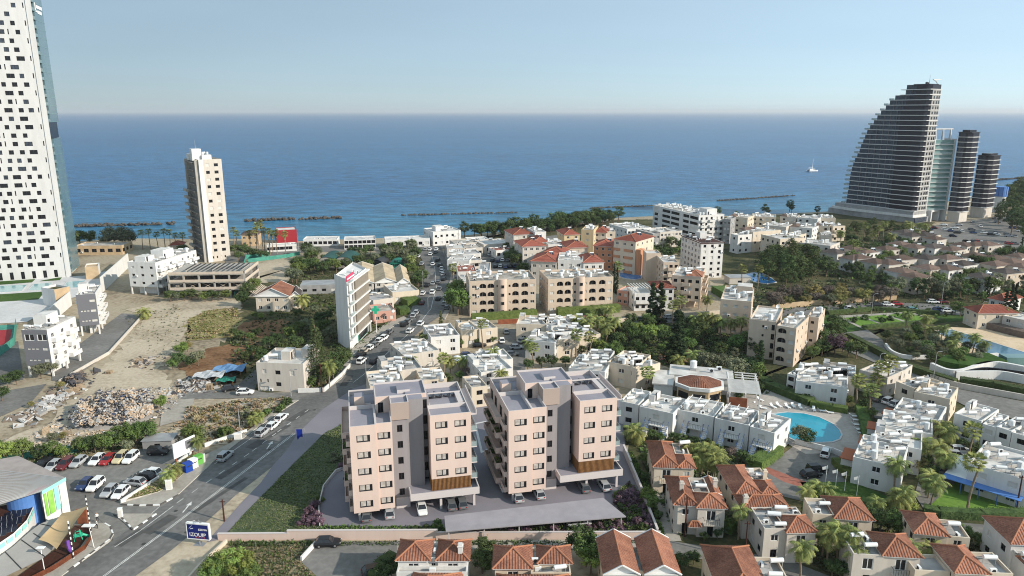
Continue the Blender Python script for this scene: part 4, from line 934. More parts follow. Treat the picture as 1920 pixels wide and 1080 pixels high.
# ================================================================== THE TWO PINK APARTMENT BLOCKS
def plane_windows(root, x, y, z0, fh, n, w, hh, kind, name='window'):
    for f in range(n): pass
def hero(label, ox, oy, rz):
    t = thing('apartment_block', label, 'apartment building', (ox, oy, 0), rz, 'pair of pink apartment blocks')
    Z0, FH, N = 2.15, 3.22, 5; ZR = Z0+N*FH+.15; ZP = ZR+.75
    def fl(f): return Z0+f*FH
    def block(nm, x0, x1, y0, y1, z0, z1, wall, ops=None, cap=True, par=0.0, roofm='hero_roof', depth=.16):
        P = [(x0, y0), (x1, y0), (x1, y1), (x0, y1)]; mb = MB()
        for i in range(4):
            o = (ops or {}).get(i, []); wall_faces(mb, P[i], P[(i+1) % 4], z0, z1+par, o, 0, depth); put_windows(t, P[i], P[(i+1) % 4], o, wall, depth)
        mb.face([(x, y, z0) for x, y in P][::-1])
        if par:
            Q = inset(P, .18)
            for i in range(4):
                j = (i+1) % 4; mb.face([(*P[i], z1+par), (*P[j], z1+par), (*Q[j], z1+par), (*Q[i], z1+par)], 1); mb.face([(*Q[j], z1), (*Q[i], z1), (*Q[i], z1+par), (*Q[j], z1+par)], 1)
            r = MB(); r.face([(*q, z1) for q in Q]); r.build('roof', roofm, t)
        elif cap:
            r = MB(); r.face([(x, y, z1) for x, y in P]); r.build('roof', roofm, t)
        mb.build(nm, [wall, 'hero_white'], t)
    W = lambda u0, u1, fs, kind='hero', s=.95, h=1.35: [(u0, u1, fl(f)+s, fl(f)+s+h, kind) for f in fs]
    # left wing: two bays, the second a hand's breadth back, plus the deep body behind them
    block('wall', 0, 4.65, 0, 9, Z0, ZR, 'hero_pink', {0: W(1.15, 3.55, range(5)), 3: W(1.2, 3.4, range(5), 'dark', .1, 2.3)+W(5.4, 7.6, range(5), 'dark', .1, 2.3)}, par=.75)
    block('wall', 4.655, 7.55, .4, 9, Z0, ZR, 'hero_pink', {0: W(.25, 2.55, range(5)), 1: []}, par=.75)
    block('wall', 0.01, 7.5, 9.005, 17, Z0, ZR-.3, 'hero_pink', {3: W(1, 3.2, range(5), 'dark', .1, 2.3)+W(4.6, 6.8, range(5), 'dark', .1, 2.3)}, par=1.0)
    # stair core and the tall plain shaft
    block('core_wall', 7.56, 10.6, 3.2, 9, 0, ZR, 'hero_grey', {0: [(1.05, 2.05, fl(f)+.7, fl(f)+2.1, 'dark') for f in range(5)]})
    block('core_wall', 10.61, 13.6, 4.2, 9, 0, ZR+3.15, 'hero_grey')
    block('core_wall', 13.61, 15.0, 6.2, 9, 3.9, ZR+2.4, 'hero_grey', {0: [(.25, 1.0, fl(f)+.4, fl(f)+2.2, 'dark') for f in range(6)]})
    pbox('core_base', t, 7.9, 10.55, 3.0, 3.19, 0, 2.4, 'hero_white')
    # right wing over the podium with the wooden slat screen
    block('wall', 14.6, 22.3, 1.55, 6.3, 6.35, ZR, 'hero_pink', {0: W(.95, 3.25, range(1, 5), s=1.4)+W(4.55, 6.75, range(1, 5), s=1.4), 1: W(.6, 3.6, range(1, 5), 'dark', .1, 2.4)}, par=.75)
    block('wall', 15.05, 22.29, 6.31, 17, 3.9, ZR-.3, 'hero_pink', {1: W(.8, 3.8, range(1, 5), 'dark', .1, 2.4)+W(5.6, 9.4, range(1, 5), 'dark', .1, 2.4)}, par=1.0)
    pbox('screen_wall', t, 14.75, 22.15, 1.75, 6.2, 3.9, 6.349, 'frame_dark')
    for i in range(30): x = 14.7+i*7.5/30; pbox('slat', t, x, x+.15, 1.6, 1.72, 3.92, 6.34, 'wood')
    for i in range(17): y = 1.8+i*4.4/17; pbox('slat', t, 14.62, 14.72, y, y+.15, 3.92, 6.34, 'wood')
    # podium slab with upstand
    b = MB(); X0, X1, Y0, Y1 = 10.4, 23.5, .15, 16.5
    b.box(X0, X1, Y0, Y1, 3.15, 3.9, 1); z = 4.5
    b.box(X0, X1, Y0, Y0+.2, 3.9, z, 0); b.box(X1-.2, X1, Y0+.2, Y1, 3.9, z, 0); b.box(X0, X0+.2, Y0+.2, 3.0, 3.9, z, 0)
    b.build('podium', ['hero_white', 'hero_white'], t)
    b = MB(); b.face([(X0+.2, Y0+.2, 3.905), (X1-.2, Y0+.2, 3.905), (X1-.2, Y1, 3.905), (X0+.2, Y1, 3.905)]); b.build('podium_floor', 'hero_roof', t)
    for x, y in ((1.0, .6), (6.9, .9), (.6, 6), (6.9, 6.4), (1, 12), (6.9, 12), (16.2, 1.2), (22.6, 1.2), (16.2, 7), (22.9, 7), (22.9, 13), (16.2, 13)):
        pbox('column', t, x-.22, x+.22, y-.22, y+.22, 0, 3.2 if x > 10 else Z0, 'hero_white')
    pbox('lobby_wall', t, 8.2, 14, 9.1, 15, 0, 3.1, 'hero_grey')
    # penthouse
    block('penthouse', 4.9, 14.6, 6.4, 13.5, ZR-.6, ZR+2.9, 'hero_pink', {0: [(.5, 1.5, ZR+.02, ZR+2.1, 'dark'), (8.55, 9.5, ZR+.05, ZR+2.15, 'dark')]}, par=.35)
    block('penthouse_bay', 7.55, 10.9, 2.9, 6.39, ZR-.1, ZR+2.9, 'hero_brown', par=.35)
    block('lift_house', 9.2, 11.6, 8, 11, ZR+2.9, ZR+3.6, 'hero_white')
    block('roof_room', 1.1, 3.0, 10.4, 12.5, ZR-.3, ZR+1.9, 'hero_pink')
    for x in (15.6, 17.2, 18.8, 20.4): link('solar_panel', PV, t, (x+.2, 12.6, ZR-.28), pi/2, (.7, .7, 1))
    pbox('pergola_beam', t, 15.1, 21.5, 9.2, 9.4, ZR+1.7, ZR+1.9, 'hero_white'); pbox('planter', t, 20.8, 22.0, 7.2, 12.5, ZR-.28, ZR+.5, 'hero_white')
    for i in range(5): pbox('roof_bench', t, 1.4+i*.02, 4.2, 9.4+i*1.5, 9.8+i*1.5, ZR-.29, ZR+.1, 'hero_white') if i < 2 else None
    # balconies: solid pink fronts on the left side, glazed ones on the right
    for f in range(5):
        z = fl(f)
        b = MB(); b.box(-1.55, 0, 4.4, 16.4, z-.12, z+.1, 0); b.box(-1.55, -1.43, 4.4, 16.4, z+.1, z+1.0, 0); b.box(-1.43, 0, 4.4, 4.52, z+.1, z+1.0, 0); b.box(-1.43, 0, 16.28, 16.4, z+.1, z+1.0, 0)
        b.build('balcony', 'hero_pink', t)
        b = MB(); b.box(-.75, 0, .8, 3.9, z-.05, z+.1, 0); b.box(-.75, -.65, .8, 3.9, z+.1, z+.95, 0); b.box(-.65, 0, .8, .9, z+.1, z+.95, 0); b.box(-.65, 0, 3.8, 3.9, z+.1, z+.95, 0)
        b.build('balcony', 'hero_pink', t)
        if f:
            b = MB(); b.box(22.31, 23.5, 2.2, 14.5, z-.12, z+.1, 0); b.box(23.4, 23.5, 2.2, 14.5, z+.1, z+1.05, 1); b.box(22.31, 23.4, 2.2, 2.26, z+.1, z+1.05, 1)
            b.build('balcony', ['hero_white', 'rail_glass'], t)
            pbox('divider', t, 22.31, 23.35, 8.0, 8.2, z+.1, z+3.05, 'hero_pink')
    b = MB(); b.box(22.31, 23.5, 2.2, 14.5, ZR-.12, ZR+.1); b.box(23.35, 23.5, 2.2, 14.5, ZR+.1, ZR+.9); b.build('balcony_roof', 'hero_white', t)
    # potted greenery on the balconies
    for f in range(5):
        for y in (6.0, 10.5, 14.2):
            if (f+int(y)) % 2: link('planter_bush', BUSH_POT, t, (-.9, y, fl(f)+.1), y, .9)
    t.scale = (.945, 1, .957)
    return t
# ================================================================== TOWERS
def tall_tower():
    th = radians(19); c = Vector((-193.5, 305.0)); u = Vector((cos(th), sin(th))); Wd, D, Ht = 44.0, 18.5, 121.0
    t = thing('office_tower', 'tall white tower with scattered square windows and a glass side', 'tower', (*c, 0), th)
    rr = random.Random(3); ops = []; rows = 33; fh = 3.37; n = 0
    for r in range(rows):
        z = 1.6+r*fh
        if r < 1:
            for k in range(9): ops.append((Wd-3.2-k*4.1-1.3, Wd-3.2-k*4.1+.1, .4, 3.6, 'dark'))
            continue
        off = (r*1.37) % 3.9; x = Wd-2.4-off*.35
        if r % 2 == 0: ops.append((Wd-1.25, Wd-.8, z+.6, z+2.6, 'dark'))
        x = Wd-2.6-off; k = 0
        while x > 4 and k < 9:
            w = rr.choice([1.6, 1.6, 1.8, 1.9, 2.9]); ops.append((x-w, x, z+.6, z+2.35, rr.choice(['dark', 'dark', 'grey', 'grey', 'dark']) if rr.random() < .5 else 'dark')); x -= w+rr.choice([1.7, 2.1, 2.3]); k += 1
            if rr.random() < .16 and x > 8: ops.append((x-.45, x, z+.5, z+2.6, 'dark')); x -= 1.5; k += 1
            if len(ops) > 288: break
    ops = [o for o in ops if o[0] > 14][:292]
    mb = MB(); P = [(-Wd, 0), (0, 0), (0, D), (-Wd, D)]
    wall_faces(mb, P[0], P[1], 0, Ht, ops, 0, .25); put_windows(t, P[0], P[1], ops, 'tower_white', .25)
    mb.face([(0,D,0),(-Wd,D,0),(-Wd,D,Ht),(0,D,Ht)]); mb.face([(-Wd,D,0),(-Wd,0,0),(-Wd,0,Ht),(-Wd,D,Ht)]); mb.face([(-Wd,0,Ht),(0,0,Ht),(0,D,Ht),(-Wd,D,Ht)]); mb.face([(0,0,0),(0,D,0),(0,D,Ht),(0,0,Ht)])
    mb.build('wall', 'tower_white', t)
    for r in range(35):                         # glazed side, storey by storey, with slabs and balconies
        z = 1.6+r*3.37
        if z > Ht-3: break
        if 17 <= r <= 18: continue
        top = 1.6+(r+1)*3.37
        pbox('glass_band', t, .05, 1.55, 5.0, D-.2, z+.25, top, 'glass_teal'); pbox('floor_slab', t, .02, 1.62, .4, D-.1, z, z+.25, 'glass_green')
        pbox('balcony_glass', t, 1.5, 1.56, .5, 4.8, z+.3, z+1.35, 'rail_glass'); pbox('balcony_back', t, .02, .1, .7, 4.9, z+.25, top, 'glass_green')
    pbox('glass_band', t, .05, 1.0, 3, D-1.2, 59, 65.6, 'glass_dark'); pbox('fin', t, 0, 1.9, -.35, 0, 0, Ht, 'tower_white')
    s = thing('x', None, None) if False else None
    b = MB(); z = 109.6
    b.box(1.6, 1.75, 6.2, 7.0, z-.2, z+3.4); b.box(1.6, 1.75, 6.2, 9, z-.2, z+.5); b.box(1.6, 1.75, 8.2, 16.5, z+1.4, z+2.7); b.box(1.6, 1.75, 9.6, 15.2, z-.6, z+.7)
    b.build('sign', 'plastic_white', t)
tall_tower()
def slim_tower():
    th = radians(35); c = G(391, 492); t = thing('apartment_tower', 'slim cream tower with small square windows beside the shore', 'tower', (*c, 0), th)
    Wd, D, Ht, fh = 10.3, 20.0, 47.6, 3.35
    ops = []
    for r in range(14):
        z = .8+r*fh
        if r == 0: ops += [(2.2+i*1.8, 2.8+i*1.8, z+.8, z+1.9, 'dark') for i in range(4)]; continue
        ops += [(3.0, 4.6, z+.7, z+2.1, 'dark'), (6.7, 8.5, z+.7, z+2.1, 'dark')]
    so = []
    for r in range(1, 13): so += [(4.0, 4.7, 1+r*fh+.6, 1+r*fh+2.0, 'dark'), (9, 9.7, 1+r*fh+.6, 1+r*fh+2.0, 'dark')]
    mb = MB(); P = [(0, 0), (Wd, 0), (Wd, D), (0, D)]
    for i, o in ((0, ops), (1, so), (2, []), (3, [])):
        wall_faces(mb, P[i], P[(i+1) % 4], 0, Ht+.8, o, 0, .2); put_windows(t, P[i], P[(i+1) % 4], o, 'pale', .2)
    mb.face([(x, y, Ht) for x, y in P]); mb.build('wall', 'pale', t)
    pbox('pilaster', t, .0, 2.0, -.45, -.01, 0, Ht+.8, 'white')
    for r in range(14):                          # raw concrete storeys of the long side, open behind slabs
        z = .3+r*fh; h = Ht+.2
        pbox('floor_slab', t, -2.6, -.01, 2.0, D-3, z+2.9, z+3.2, 'rough_concrete'); pbox('storey_wall', t, -1.0, -.012, 1.5, D-1.5, z-.15, z+2.9, 'rough_concrete')
        if r < 10: pbox('balcony', t, -3.9, -2.62, D-6.5, D+.5, z+2.2, z+3.3, 'concrete')
    pbox('corner_pier', t, -1.6, -.02, .6, 1.5, 0, Ht+.7, 'concrete'); pbox('corner_pier', t, -2.2, -.02, D-1.4, D, 0, Ht+.4, 'concrete')
    pbox('stair_house', t, -1.2, 3.0, 6, 11, Ht, Ht+5.4, 'white'); pbox('lift_house', t, 2.8, 7.0, 4.5, 9, Ht, Ht+2.6, 'white'); pbox('roof_room', t, -1.5, 2, 12, 17, Ht, Ht+2.8, 'white')
    for x, y in ((3.6, 6), (5.5, 5.6), (4.6, 7.5)): link('water_tank', TANKV, t, (x, y, Ht+2.6), 0, .8)
    b = MB(); b.tube((1, 8, Ht+5.4), (1, 8, Ht+9.5), .09, .04, 5); b.build('mast', 'galv', t)
slim_tower()
def deck_structure():
    t = thing('parking_structure', 'open concrete parking deck beside the slim tower', 'parking deck', (*G(318, 560), 0), radians(4)); m = 'concrete'
    W, D = 29.0, 20.0
    for z in (3.0, 6.0, 9.0): pbox('floor_slab', t, 0, W, 0, D, z, z+.4, m)
    for i in range(6):
        for y in (0.3, D/2, D-.3): pbox('column', t, .3+i*(W-.6)/5-.3, .3+i*(W-.6)/5+.3, y-.3, y+.3, 0, 9, m)
    for z in (3.4, 6.4, 9.4): pbox('parapet', t, .5, W-.5, -.12, .08, z, z+.95, 'cream2'); pbox('parapet', t, W-.1, W+.1, .5, D-.5, z, z+.95, 'cream2')
    for i in range(5):
        x = .3+i*(W-.6)/5; b = MB(); b.tube((x+.3, 1, 3.4), (x+5.4, 1, 6), .09, .09, 4); b.tube((x+.3, 1, 6.0), (x+5.4, 1, 3.4), .09, .09, 4); b.build('brace', 'cream2', t)
    for i in range(12): pbox('roof_joist', t, 6+i*1.9, 6.4+i*1.9, 3, 14, 10.6, 10.9, 'metal_dark')
    for x in (6, 16, 27): pbox('joist_beam', t, x, x+.3, 2.9, 14.2, 10.3, 10.6, m); pbox('post', t, x, x+.3, 2.9, 3.2, 9.4, 10.3, m); pbox('post', t, x, x+.3, 13.9, 14.2, 9.4, 10.3, m)
    for i in range(9): pbox('ramp_slat', t, W+.4+i*.55, W+.75+i*.55, 0, 14, .15+(8-i)*.32, .35+(8-i)*.32, 'cream2')
    pbox('ramp_base', t, W+.2, W+5.3, .2, 13.8, 0, .14, m); pbox('back_wall', t, .4, W-.4, D-.4, D-.2, 0, 9, 'rough_concrete')
deck_structure()
def sail_tower():
    R0 = Vector((259, 462)); th = radians(32); u = Vector((cos(th), sin(th))); v = Vector((-sin(th), cos(th)))
    t = thing('hotel_tower', 'stepped dark glass tower with white floor bands', 'tower', (*R0, 0), th)
    cur = [(1689,158),(1686,179),(1668,187),(1657,197),(1649,207),(1640.5,215.5),(1633.6,224.7),(1626.7,234.4),(1619.7,243.3),(1614,252.5),(1610,262),(1606,272),(1601.7,281.7),(1599,291),(1593,301),(1589,311),(1586,320.5),(1583.6,330),(1582,340),(1579.4,359.4),(1576,379),(1572.5,398)]
    def xc(py):
        if py <= cur[0][1]: return cur[0][0]
        for (x0, y0), (x1, y1) in zip(cur[:-1], cur[1:]):
            if y0 <= py <= y1: return x0+(x1-x0)*(py-y0)/(y1-y0)
        return cur[-1][0]
    N, ZB, FH = 25, 7.2, 3.16
    for i in range(N):
        z = ZB+i*FH; lo, hi = 5.0, 90.0
        for _ in range(40):
            m_ = (lo+hi)/2; p = R0+v*m_; px, py = proj(p.x, p.y, z)
            if px > xc(py): lo = m_
            else: hi = m_
        L = lo; b = MB(); k = min(19.0, L*.55)
        b.prism([(-.9, -.6), (12.4, -.6), (12.4, L*.9), (6, L), (1.0, L), (.6, k+3), (-.9, k-2)], z+.2, z+.62, bottom=True); b.build('floor_slab', 'tower_white', t)
        b = MB(); b.prism([(-.2, 1.8), (2.5, 0), (11.8, 0), (11.8, k), (-.2, k-2)], z+.62, z+FH+.19); b.build('glass_band', 'glass_brown', t)
        if L-k > 5:
            b = MB(); b.prism([(1.6, k-1), (11.5, k-1), (11.5, L*.9-2.5), (6, L-3.2), (1.9, L-3.2)], z+.62, z+FH+.19); b.build('window_band', 'glass_grey', t)
            nb = int((L-k-4)/4.2)
            for q in range(nb): pbox('mullion', t, 1.2, 1.75, k+1+q*4.2, k+1.25+q*4.2, z+.62, z+FH+.18, 'greywall')
        if i < N-2:
            b = MB(); b.box(.7, 9, L-.12, L-.04, z+.62, z+1.55); b.box(.55, .65, L-3, L-.1, z+.62, z+1.55); b.build('balustrade', 'rail_glass', t)
        # sunlit end wall with two windows on each storey
        if i < N-1:
            pbox('end_wall', t, 2.7, 11.9, -.25, -.02, z+.63, z+FH+.19, 'grey_mid')
            for x0 in (4.2, 7.4, 9.8): pbox('window', t, x0, x0+1.5, -.31, -.26, z+1.0, z+2.7, 'glass')
    zt = ZB+N*FH
    pbox('roof', t, 0, 10, .6, 11, zt, zt+.5, 'glass_brown'); b = MB(); b.path([(11.5-8*(1-cos(a)), 1.0, zt-6+9*sin(a)) for a in [i*pi/20 for i in range(11)]], .35, 6); b.path([(4, 1, zt+3), (12.5, 1, zt+3.2)], .3, 6); b.build('crown_arch', 'tower_white', t)
    b = MB(); b.tube((5, 4, zt), (5, 4, zt+6), .12, .05, 5); b.tube((2, 4, zt), (2, 4, zt+1.6), .7, .7, 8); b.tube((7, 6, zt), (7, 6, zt+1.6), .7, .7, 8); b.build('mast', 'metal_dark', t)
    # podium: its grey foot paints in the shade below the white band
    b = MB(); b.prism([(-1.5, -1.5), (14, -2), (17, 9), (14, 30), (9, 62), (-2, 60), (-4, 34)], 0, 3.6, 1); b.prism([(-2.6, -1), (13, -1), (13, 30), (9, 60), (-1.5, 58), (-5, 40), (-3, 22)], 3.61, 5.2, 0); b.prism([(-1.8, -.5), (12, -.5), (12, 30), (9, 58), (-.8, 56), (-4, 40), (-2.2, 22)], 5.21, 7.39, 1); b.build('podium', ['white2', 'grey_mid'], t)
    pbox('podium_glass', t, -1.6, 12, -2.1, -1.6, .4, 3.4, 'glass_grey')
    # the lower green glass wing and its frame
    w = link('glass_wing', None, t, (13.2, .4, 0), radians(-22))
    for i in range(15):
        z = 7.2+i*3.0; pbox('wing_slab', w, 0, 15, -.6, 10, z, z+.35, 'tower_white'); pbox('wing_glass', w, .4, 14.7, .2, 9.5, z+.35, z+3.0, 'glass_green'); pbox('wing_balustrade', w, .1, 14.9, -.6, -.52, z+.35, z+1.4, 'rail_glass')
    for x in (-.4, 14.4): pbox('wing_pier', w, x, x+.8, -.9, 10, 0, 53, 'tower_white')
    b = MB()
    for x in (1, 6.5, 12): b.path([(x, 0, 52.2), (x+1.5, 3, 59), (x+3.5, 6, 52.2)], .42, 6)
    b.path([(2, 3, 59), (15, 3, 59)], .42, 6); b.build('crown_truss', 'tower_white', w)
    pbox('entrance_frame', t, 15, 25, -3, 4, 6.2, 7.4, 'tower_white'); pbox('entrance_frame', t, 15, 16.2, -3, 4, 0, 6.2, 'tower_white'); pbox('entrance_frame', t, 23.8, 25, -3, 4, 0, 6.2, 'tower_white'); pbox('entrance_glass', t, 16.2, 23.8, 1, 3.8, 0, 6.1, 'glass_grey')
def side_tower(label, o, L, W, top, n0):
    th = radians(32); t = thing('hotel_tower', label, 'tower', (*o, 0), th); FH = 3.16; i = 0; z = 6.5
    pbox('base', t, 0, W, 0, L, 0, 6.5, 'pale')
    while z < top-1:
        b = MB(); b.prism([(-.7, 1.5), (2.2, -.6), (W+.5, -.6), (W+.5, L+.5), (-.7, L+.5)], z+.15, z+.55, bottom=True); b.build('floor_slab', 'tower_white', t)
        b = MB(); b.prism([(0, 2), (2.6, 0), (W, 0), (W, L), (0, L)], z+.55, z+FH+.14); b.build('glass_band', 'glass_brown', t)
        pbox('window_band', t, -.06, -.01, L*.45, L*.85, z+.8, z+FH-.2, 'glass_grey')
        z += FH
    pbox('roof_plant', t, 1, W-1, 1.5, L-1.5, z, z+1.6, 'glass_brown'); pbox('roof_edge', t, -.6, W+.4, -.4, L+.4, z-.01, z+.35, 'metal_dark')
sail_tower()
side_tower('middle dark tower with white floor bands beside the stepped one', (289, 463), 7.5, 10, 57.5, 0)
side_tower('lowest dark tower with white floor bands beside the shore trees', (318, 484), 8.5, 11.5, 40, 0)
def site_tower():
    p = G(1871, 398); t = thing('site_tower', 'white round tower wrapped in blue cladding', 'tower', (*p, 0)); n = 20
    def ring(r): return [(r*cos(2*pi*i/n), r*sin(2*pi*i/n)) for i in range(n)]
    b = MB(); b.prism(ring(3.6), 0, 11.5); b.build('shaft', 'white', t); b = MB(); b.prism(ring(4.1), 11.51, 18.2, bottom=True); b.build('cladding', 'blue_paint', t)
    for i in range(0, n, 2): a = 2*pi*i/n; pbox('cladding_rib', t, 4.15*cos(a)-.1, 4.15*cos(a)+.1, 4.15*sin(a)-.1, 4.15*sin(a)+.1, 11.5, 18.3, 'solar_blue')
    for z in (2, 5, 8): pbox('door', t, -.6, .6, -3.66, -3.5, z, z+2, 'glass')
site_tower()
# ================================================================== TOWN
mat('beige_pink', (0.57, 0.44, 0.355), 0.85)
HB = [hero('pink apartment block beside the grass plot', -27.46, 112.3, radians(13)), hero('pink apartment block beside the villas', -.61, 118.9, radians(13))]
AB = 'apartment building'
def bl(label, A, B, h, D, name='apartment_building', cat=AB, **k):
    return building(name, label, cat, rect(A, B, h, D), h, **k)
few = lambda n, w, hh, s, kind='win', st=0: (lambda L, fh, fl, z0: grid(L, z0, fh, fl, n, w, hh, s, kind, start=st))
none = lambda L, fh, fl, z0: []
# --- west side
bl('grey fronted white apartments nearest the dirt lot', (40,622), (88,622), 12.8, 13, fh=3.2, wall='white', walls={0: 'greywall', 3: 'greywall'}, ops={0: lambda L, fh, fl, z0: [(1+i*1.1, 1.9+i*1.1, f*fh+1.3, f*fh+1.8, 'shut') for f in (1, 2) for i in range(3)]+[(5, 6.5, f*fh+1.1, f*fh+1.9, 'shut') for f in (1, 2)]+[(.5, 3.2, 3*fh+.6, 3*fh+2.5, 'win'), (3.9, 6.6, 3*fh+.6, 3*fh+2.5, 'win')]}, pilotis=True, balc=[(1, 2, 4.2, 1.3, 'solid', 1)], box=(.08, .6, .35, .75, 3.2), heat=7, ac=2)
bl('grey fronted white apartments beside the terrace wall', (142,556), (179,553), 13.1, 13, fh=3.2, wall='white', walls={0: 'greywall'}, ops={0: lambda L, fh, fl, z0: [(3.6, 5.2, f*fh+1.1, f*fh+1.9, 'shut') for f in (1, 2, 3)]+[(.8+i*.9, 1.5+i*.9, f*fh+1.3, f*fh+1.8, 'shut') for f in (1, 2) for i in range(3)]}, pilotis=True, balc=[(1, 3, 3.2, 1.3, 'solid', 1)], box=(.05, .5, .3, .6, 3), heat=8, ac=2)
bl('white balconied apartments by the long terrace wall', (239,493), (291,495), 12.5, 27, wall='white', pilotis=True, ops={0: few(3, 1.3, .9, 1.1, 'dark', 1)}, balc=[(1, 5, 4.2, 1.6, 'solid', 1)], box=[(.3, .75, .35, .6, 3.4), (.1, .5, .1, .3, 2)], heat=10, ac=3)
bl('small tan service building on the white terrace', (159,503), (184,501), 5, 8, 'service_building', 'building', wall='white', walls={0: 'tan'}, ops={0: none, 1: none, 3: none}, roof='tan')
bl('tan planter house at the terrace corner', (102,547), (130,541), 6, 8, 'service_building', 'building', wall='white', walls={0: 'tan'}, ops={0: none, 1: none, 3: none}, roof='park_soil', par=.8)
bl('low tan beach restaurant behind the terrace', (138,463), (228,462), 4.2, 12, 'restaurant', 'restaurant', wall='tan', wn=6, ww=2.4, wh=1.8, kinds='dark', roof='flat_roof_dirty', ac=3)
def wall_run(label, pts, h, w, m, name='boundary_wall', cat='wall', coping=None, z0=0.0, hs=None):
    P = [Vector(G(*p)) for p in pts]; o = P[0]; t = thing(name, label, cat, (o.x, o.y, 0)); 
    for i, (a, c) in enumerate(zip(P[:-1], P[1:])):
        L = (c-a).length; d = (c-a)/L; q = (a+c)/2-o; rz = atan2(d.y, d.x); hh = hs[i] if hs else h
        pbox('panel', t, q.x-L/2-w*.48, q.x+L/2+w*.48, q.y-w/2, q.y+w/2, z0, hh, m, rz)
        if coping: pbox('coping', t, q.x-L/2-w*.5, q.x+L/2+w*.5, q.y-w/2-.05, q.y+w/2+.05, hh+.002, hh+.1, coping, rz)
    return t
wall_run('long white terrace wall behind the white apartments', [(192,548),(242,500)], 6.2, .4, 'white')
wall_run('white retaining wall at the terrace corner', [(96,606),(134,572)], 5.2, .4, 'white')
wall_run('pale low wall along the asphalt yard', [(112,718),(205,664),(268,594)], .9, .3, 'pale')
wall_run('white low wall of the car park planter', [(228,945),(300,899),(358,853)], .9, .3, 'white')
wall_run('green mesh site fence beside the slim tower', [(440,560),(452,520),(462,486),(505,480)], 2.2, .08, 'green_net', 'fence', 'fence')
wall_run('green mesh fence along the sandy lot', [(466,492),(540,483),(562,478)], 1.8, .08, 'green_net', 'fence', 'fence')
wall_run('green mesh fence below the dirt lot', [(0,862),(60,862),(150,848)], 1.8, .08, 'green_net', 'fence', 'fence')
wall_run('green mesh fence of the tennis court', [(-5,672),(27,647),(31,610)], 2.4, .06, 'green_net', 'fence', 'fence')
wall_run('pale wall along the pavement by the white house', [(560,737),(608,736),(640,708),(656,690)], 1.3, .25, 'white')
wall_run('pale stone wall below the grass corner', [(352,1092),(378,1062),(424,1020)], .8, .35, 'cream')
wall_run('pale kerb wall of the worn yard', [(566,1052),(597,1018)], .9, .3, 'white')
wall_run('sandy garden wall behind the arched blocks', [(1160,606),(1240,598),(1348,590)], 1.6, .3, 'cream')
wall_run('sandy wall along the road behind the park', [(1448,580),(1560,570),(1680,562)], 2.0, .3, 'tan')
wall_run('white wall along the curving road', [(1600,640),(1680,680),(1745,712),(1795,728),(1925,752)], 1.6, .4, 'pale')
wall_run('low pool wall beside the oval pool car park', [(1492,833),(1560,850),(1590,862)], 1.3, .3, 'white')
wall_run('low white wall of the roadside lot', [(385,838),(462,812)], .9, .3, 'white')
wall_run('pink boundary wall in front of the pink blocks', [(411,1013),(541,1012),(820,1011),(1236,1010)], 1.4, .3, 'hero_pink', coping='hero_white', hs=[1.25, 1.75, 1.3])
wall_run('white stepped boundary wall beside the villas', [(1169,850),(1182,880),(1205,935),(1232,1004)], 1.4, .3, 'hero_white', coping='hero_white', hs=[1.9, 1.6, 1.3])
wall_run('curved white wall round the driveway', [(600,990),(598,955),(607,917),(630,888),(655,878)], .9, .2, 'hero_white')
def canopy_house(label, A, B, h, D, wall, roofm, rise, gable=None, name='house', cat='house', wn=3, over=.5, heat=0, par=0, group=None, kinds='win', auto_d=None):
    poly = rect(A, B, h, D); (cx, cy), rz, P = to_local(poly); t = thing(name, label, cat, (cx, cy, 0), rz, group); W2, D2 = P[1][0], P[2][1]; fl = max(1, round(h/3)); fh = h/fl
    ops = {0: grid(2*W2, 0, fh, fl, wn, min(1.3, 2*W2/wn*.5), 1.2, .9, kinds), 1: grid(2*D2, 0, fh, fl, max(1, int(2*D2/4)), 1.1, 1.2, .9, kinds), 3: grid(2*D2, 0, fh, fl, max(1, int(2*D2/4)), 1.1, 1.2, .9, kinds)}
    volume(t, -W2, W2, -D2, D2, 0, h, wall, ops); hip(t, -W2, W2, -D2, D2, h+.15, rise, over, roofm, gable, ridge=roofm in ('tiles', 'tiles_red'))
    if heat: link('solar_water_heater', HEAT[0], t, (W2*.3, D2*.2, h+rise*.55), -rz+.1, .9)
    return t
canopy_house('gable-fronted beige house with orange side roof', (479,556), (541,556), 5.6, 11, 'cream', 'tiles', 3.0, 'y', wn=4)
canopy_house('beige garden house with grey ridge roof', (545,557), (562,556), 4.6, 9, 'cream', 'tiles_dark', 2.0, 'y', wn=1)
bl('long low shed with grey metal roof', (562,536), (704,531), 3.6, 9, 'shed', 'shed', wall='grey_mid', roof='metal_sheet', par=.1, wn=8, ww=1.6, wh=1.0, kinds='dark')
for i, (a, b) in enumerate([((656,533),(701,531)), ((703,531),(744,529)), ((746,531),(768,530))]):
    canopy_house(['tan-roofed warehouse beside the wedge-shaped office', 'middle tan-roofed warehouse of the three', 'narrow tan-roofed warehouse nearest the street'][i], a, b, 4.6, [34, 30, 26][i], 'pale', 'tan_sheet', 1.8, 'y', 'warehouse', 'warehouse', wn=3, over=.3, group='tan-roofed warehouses')
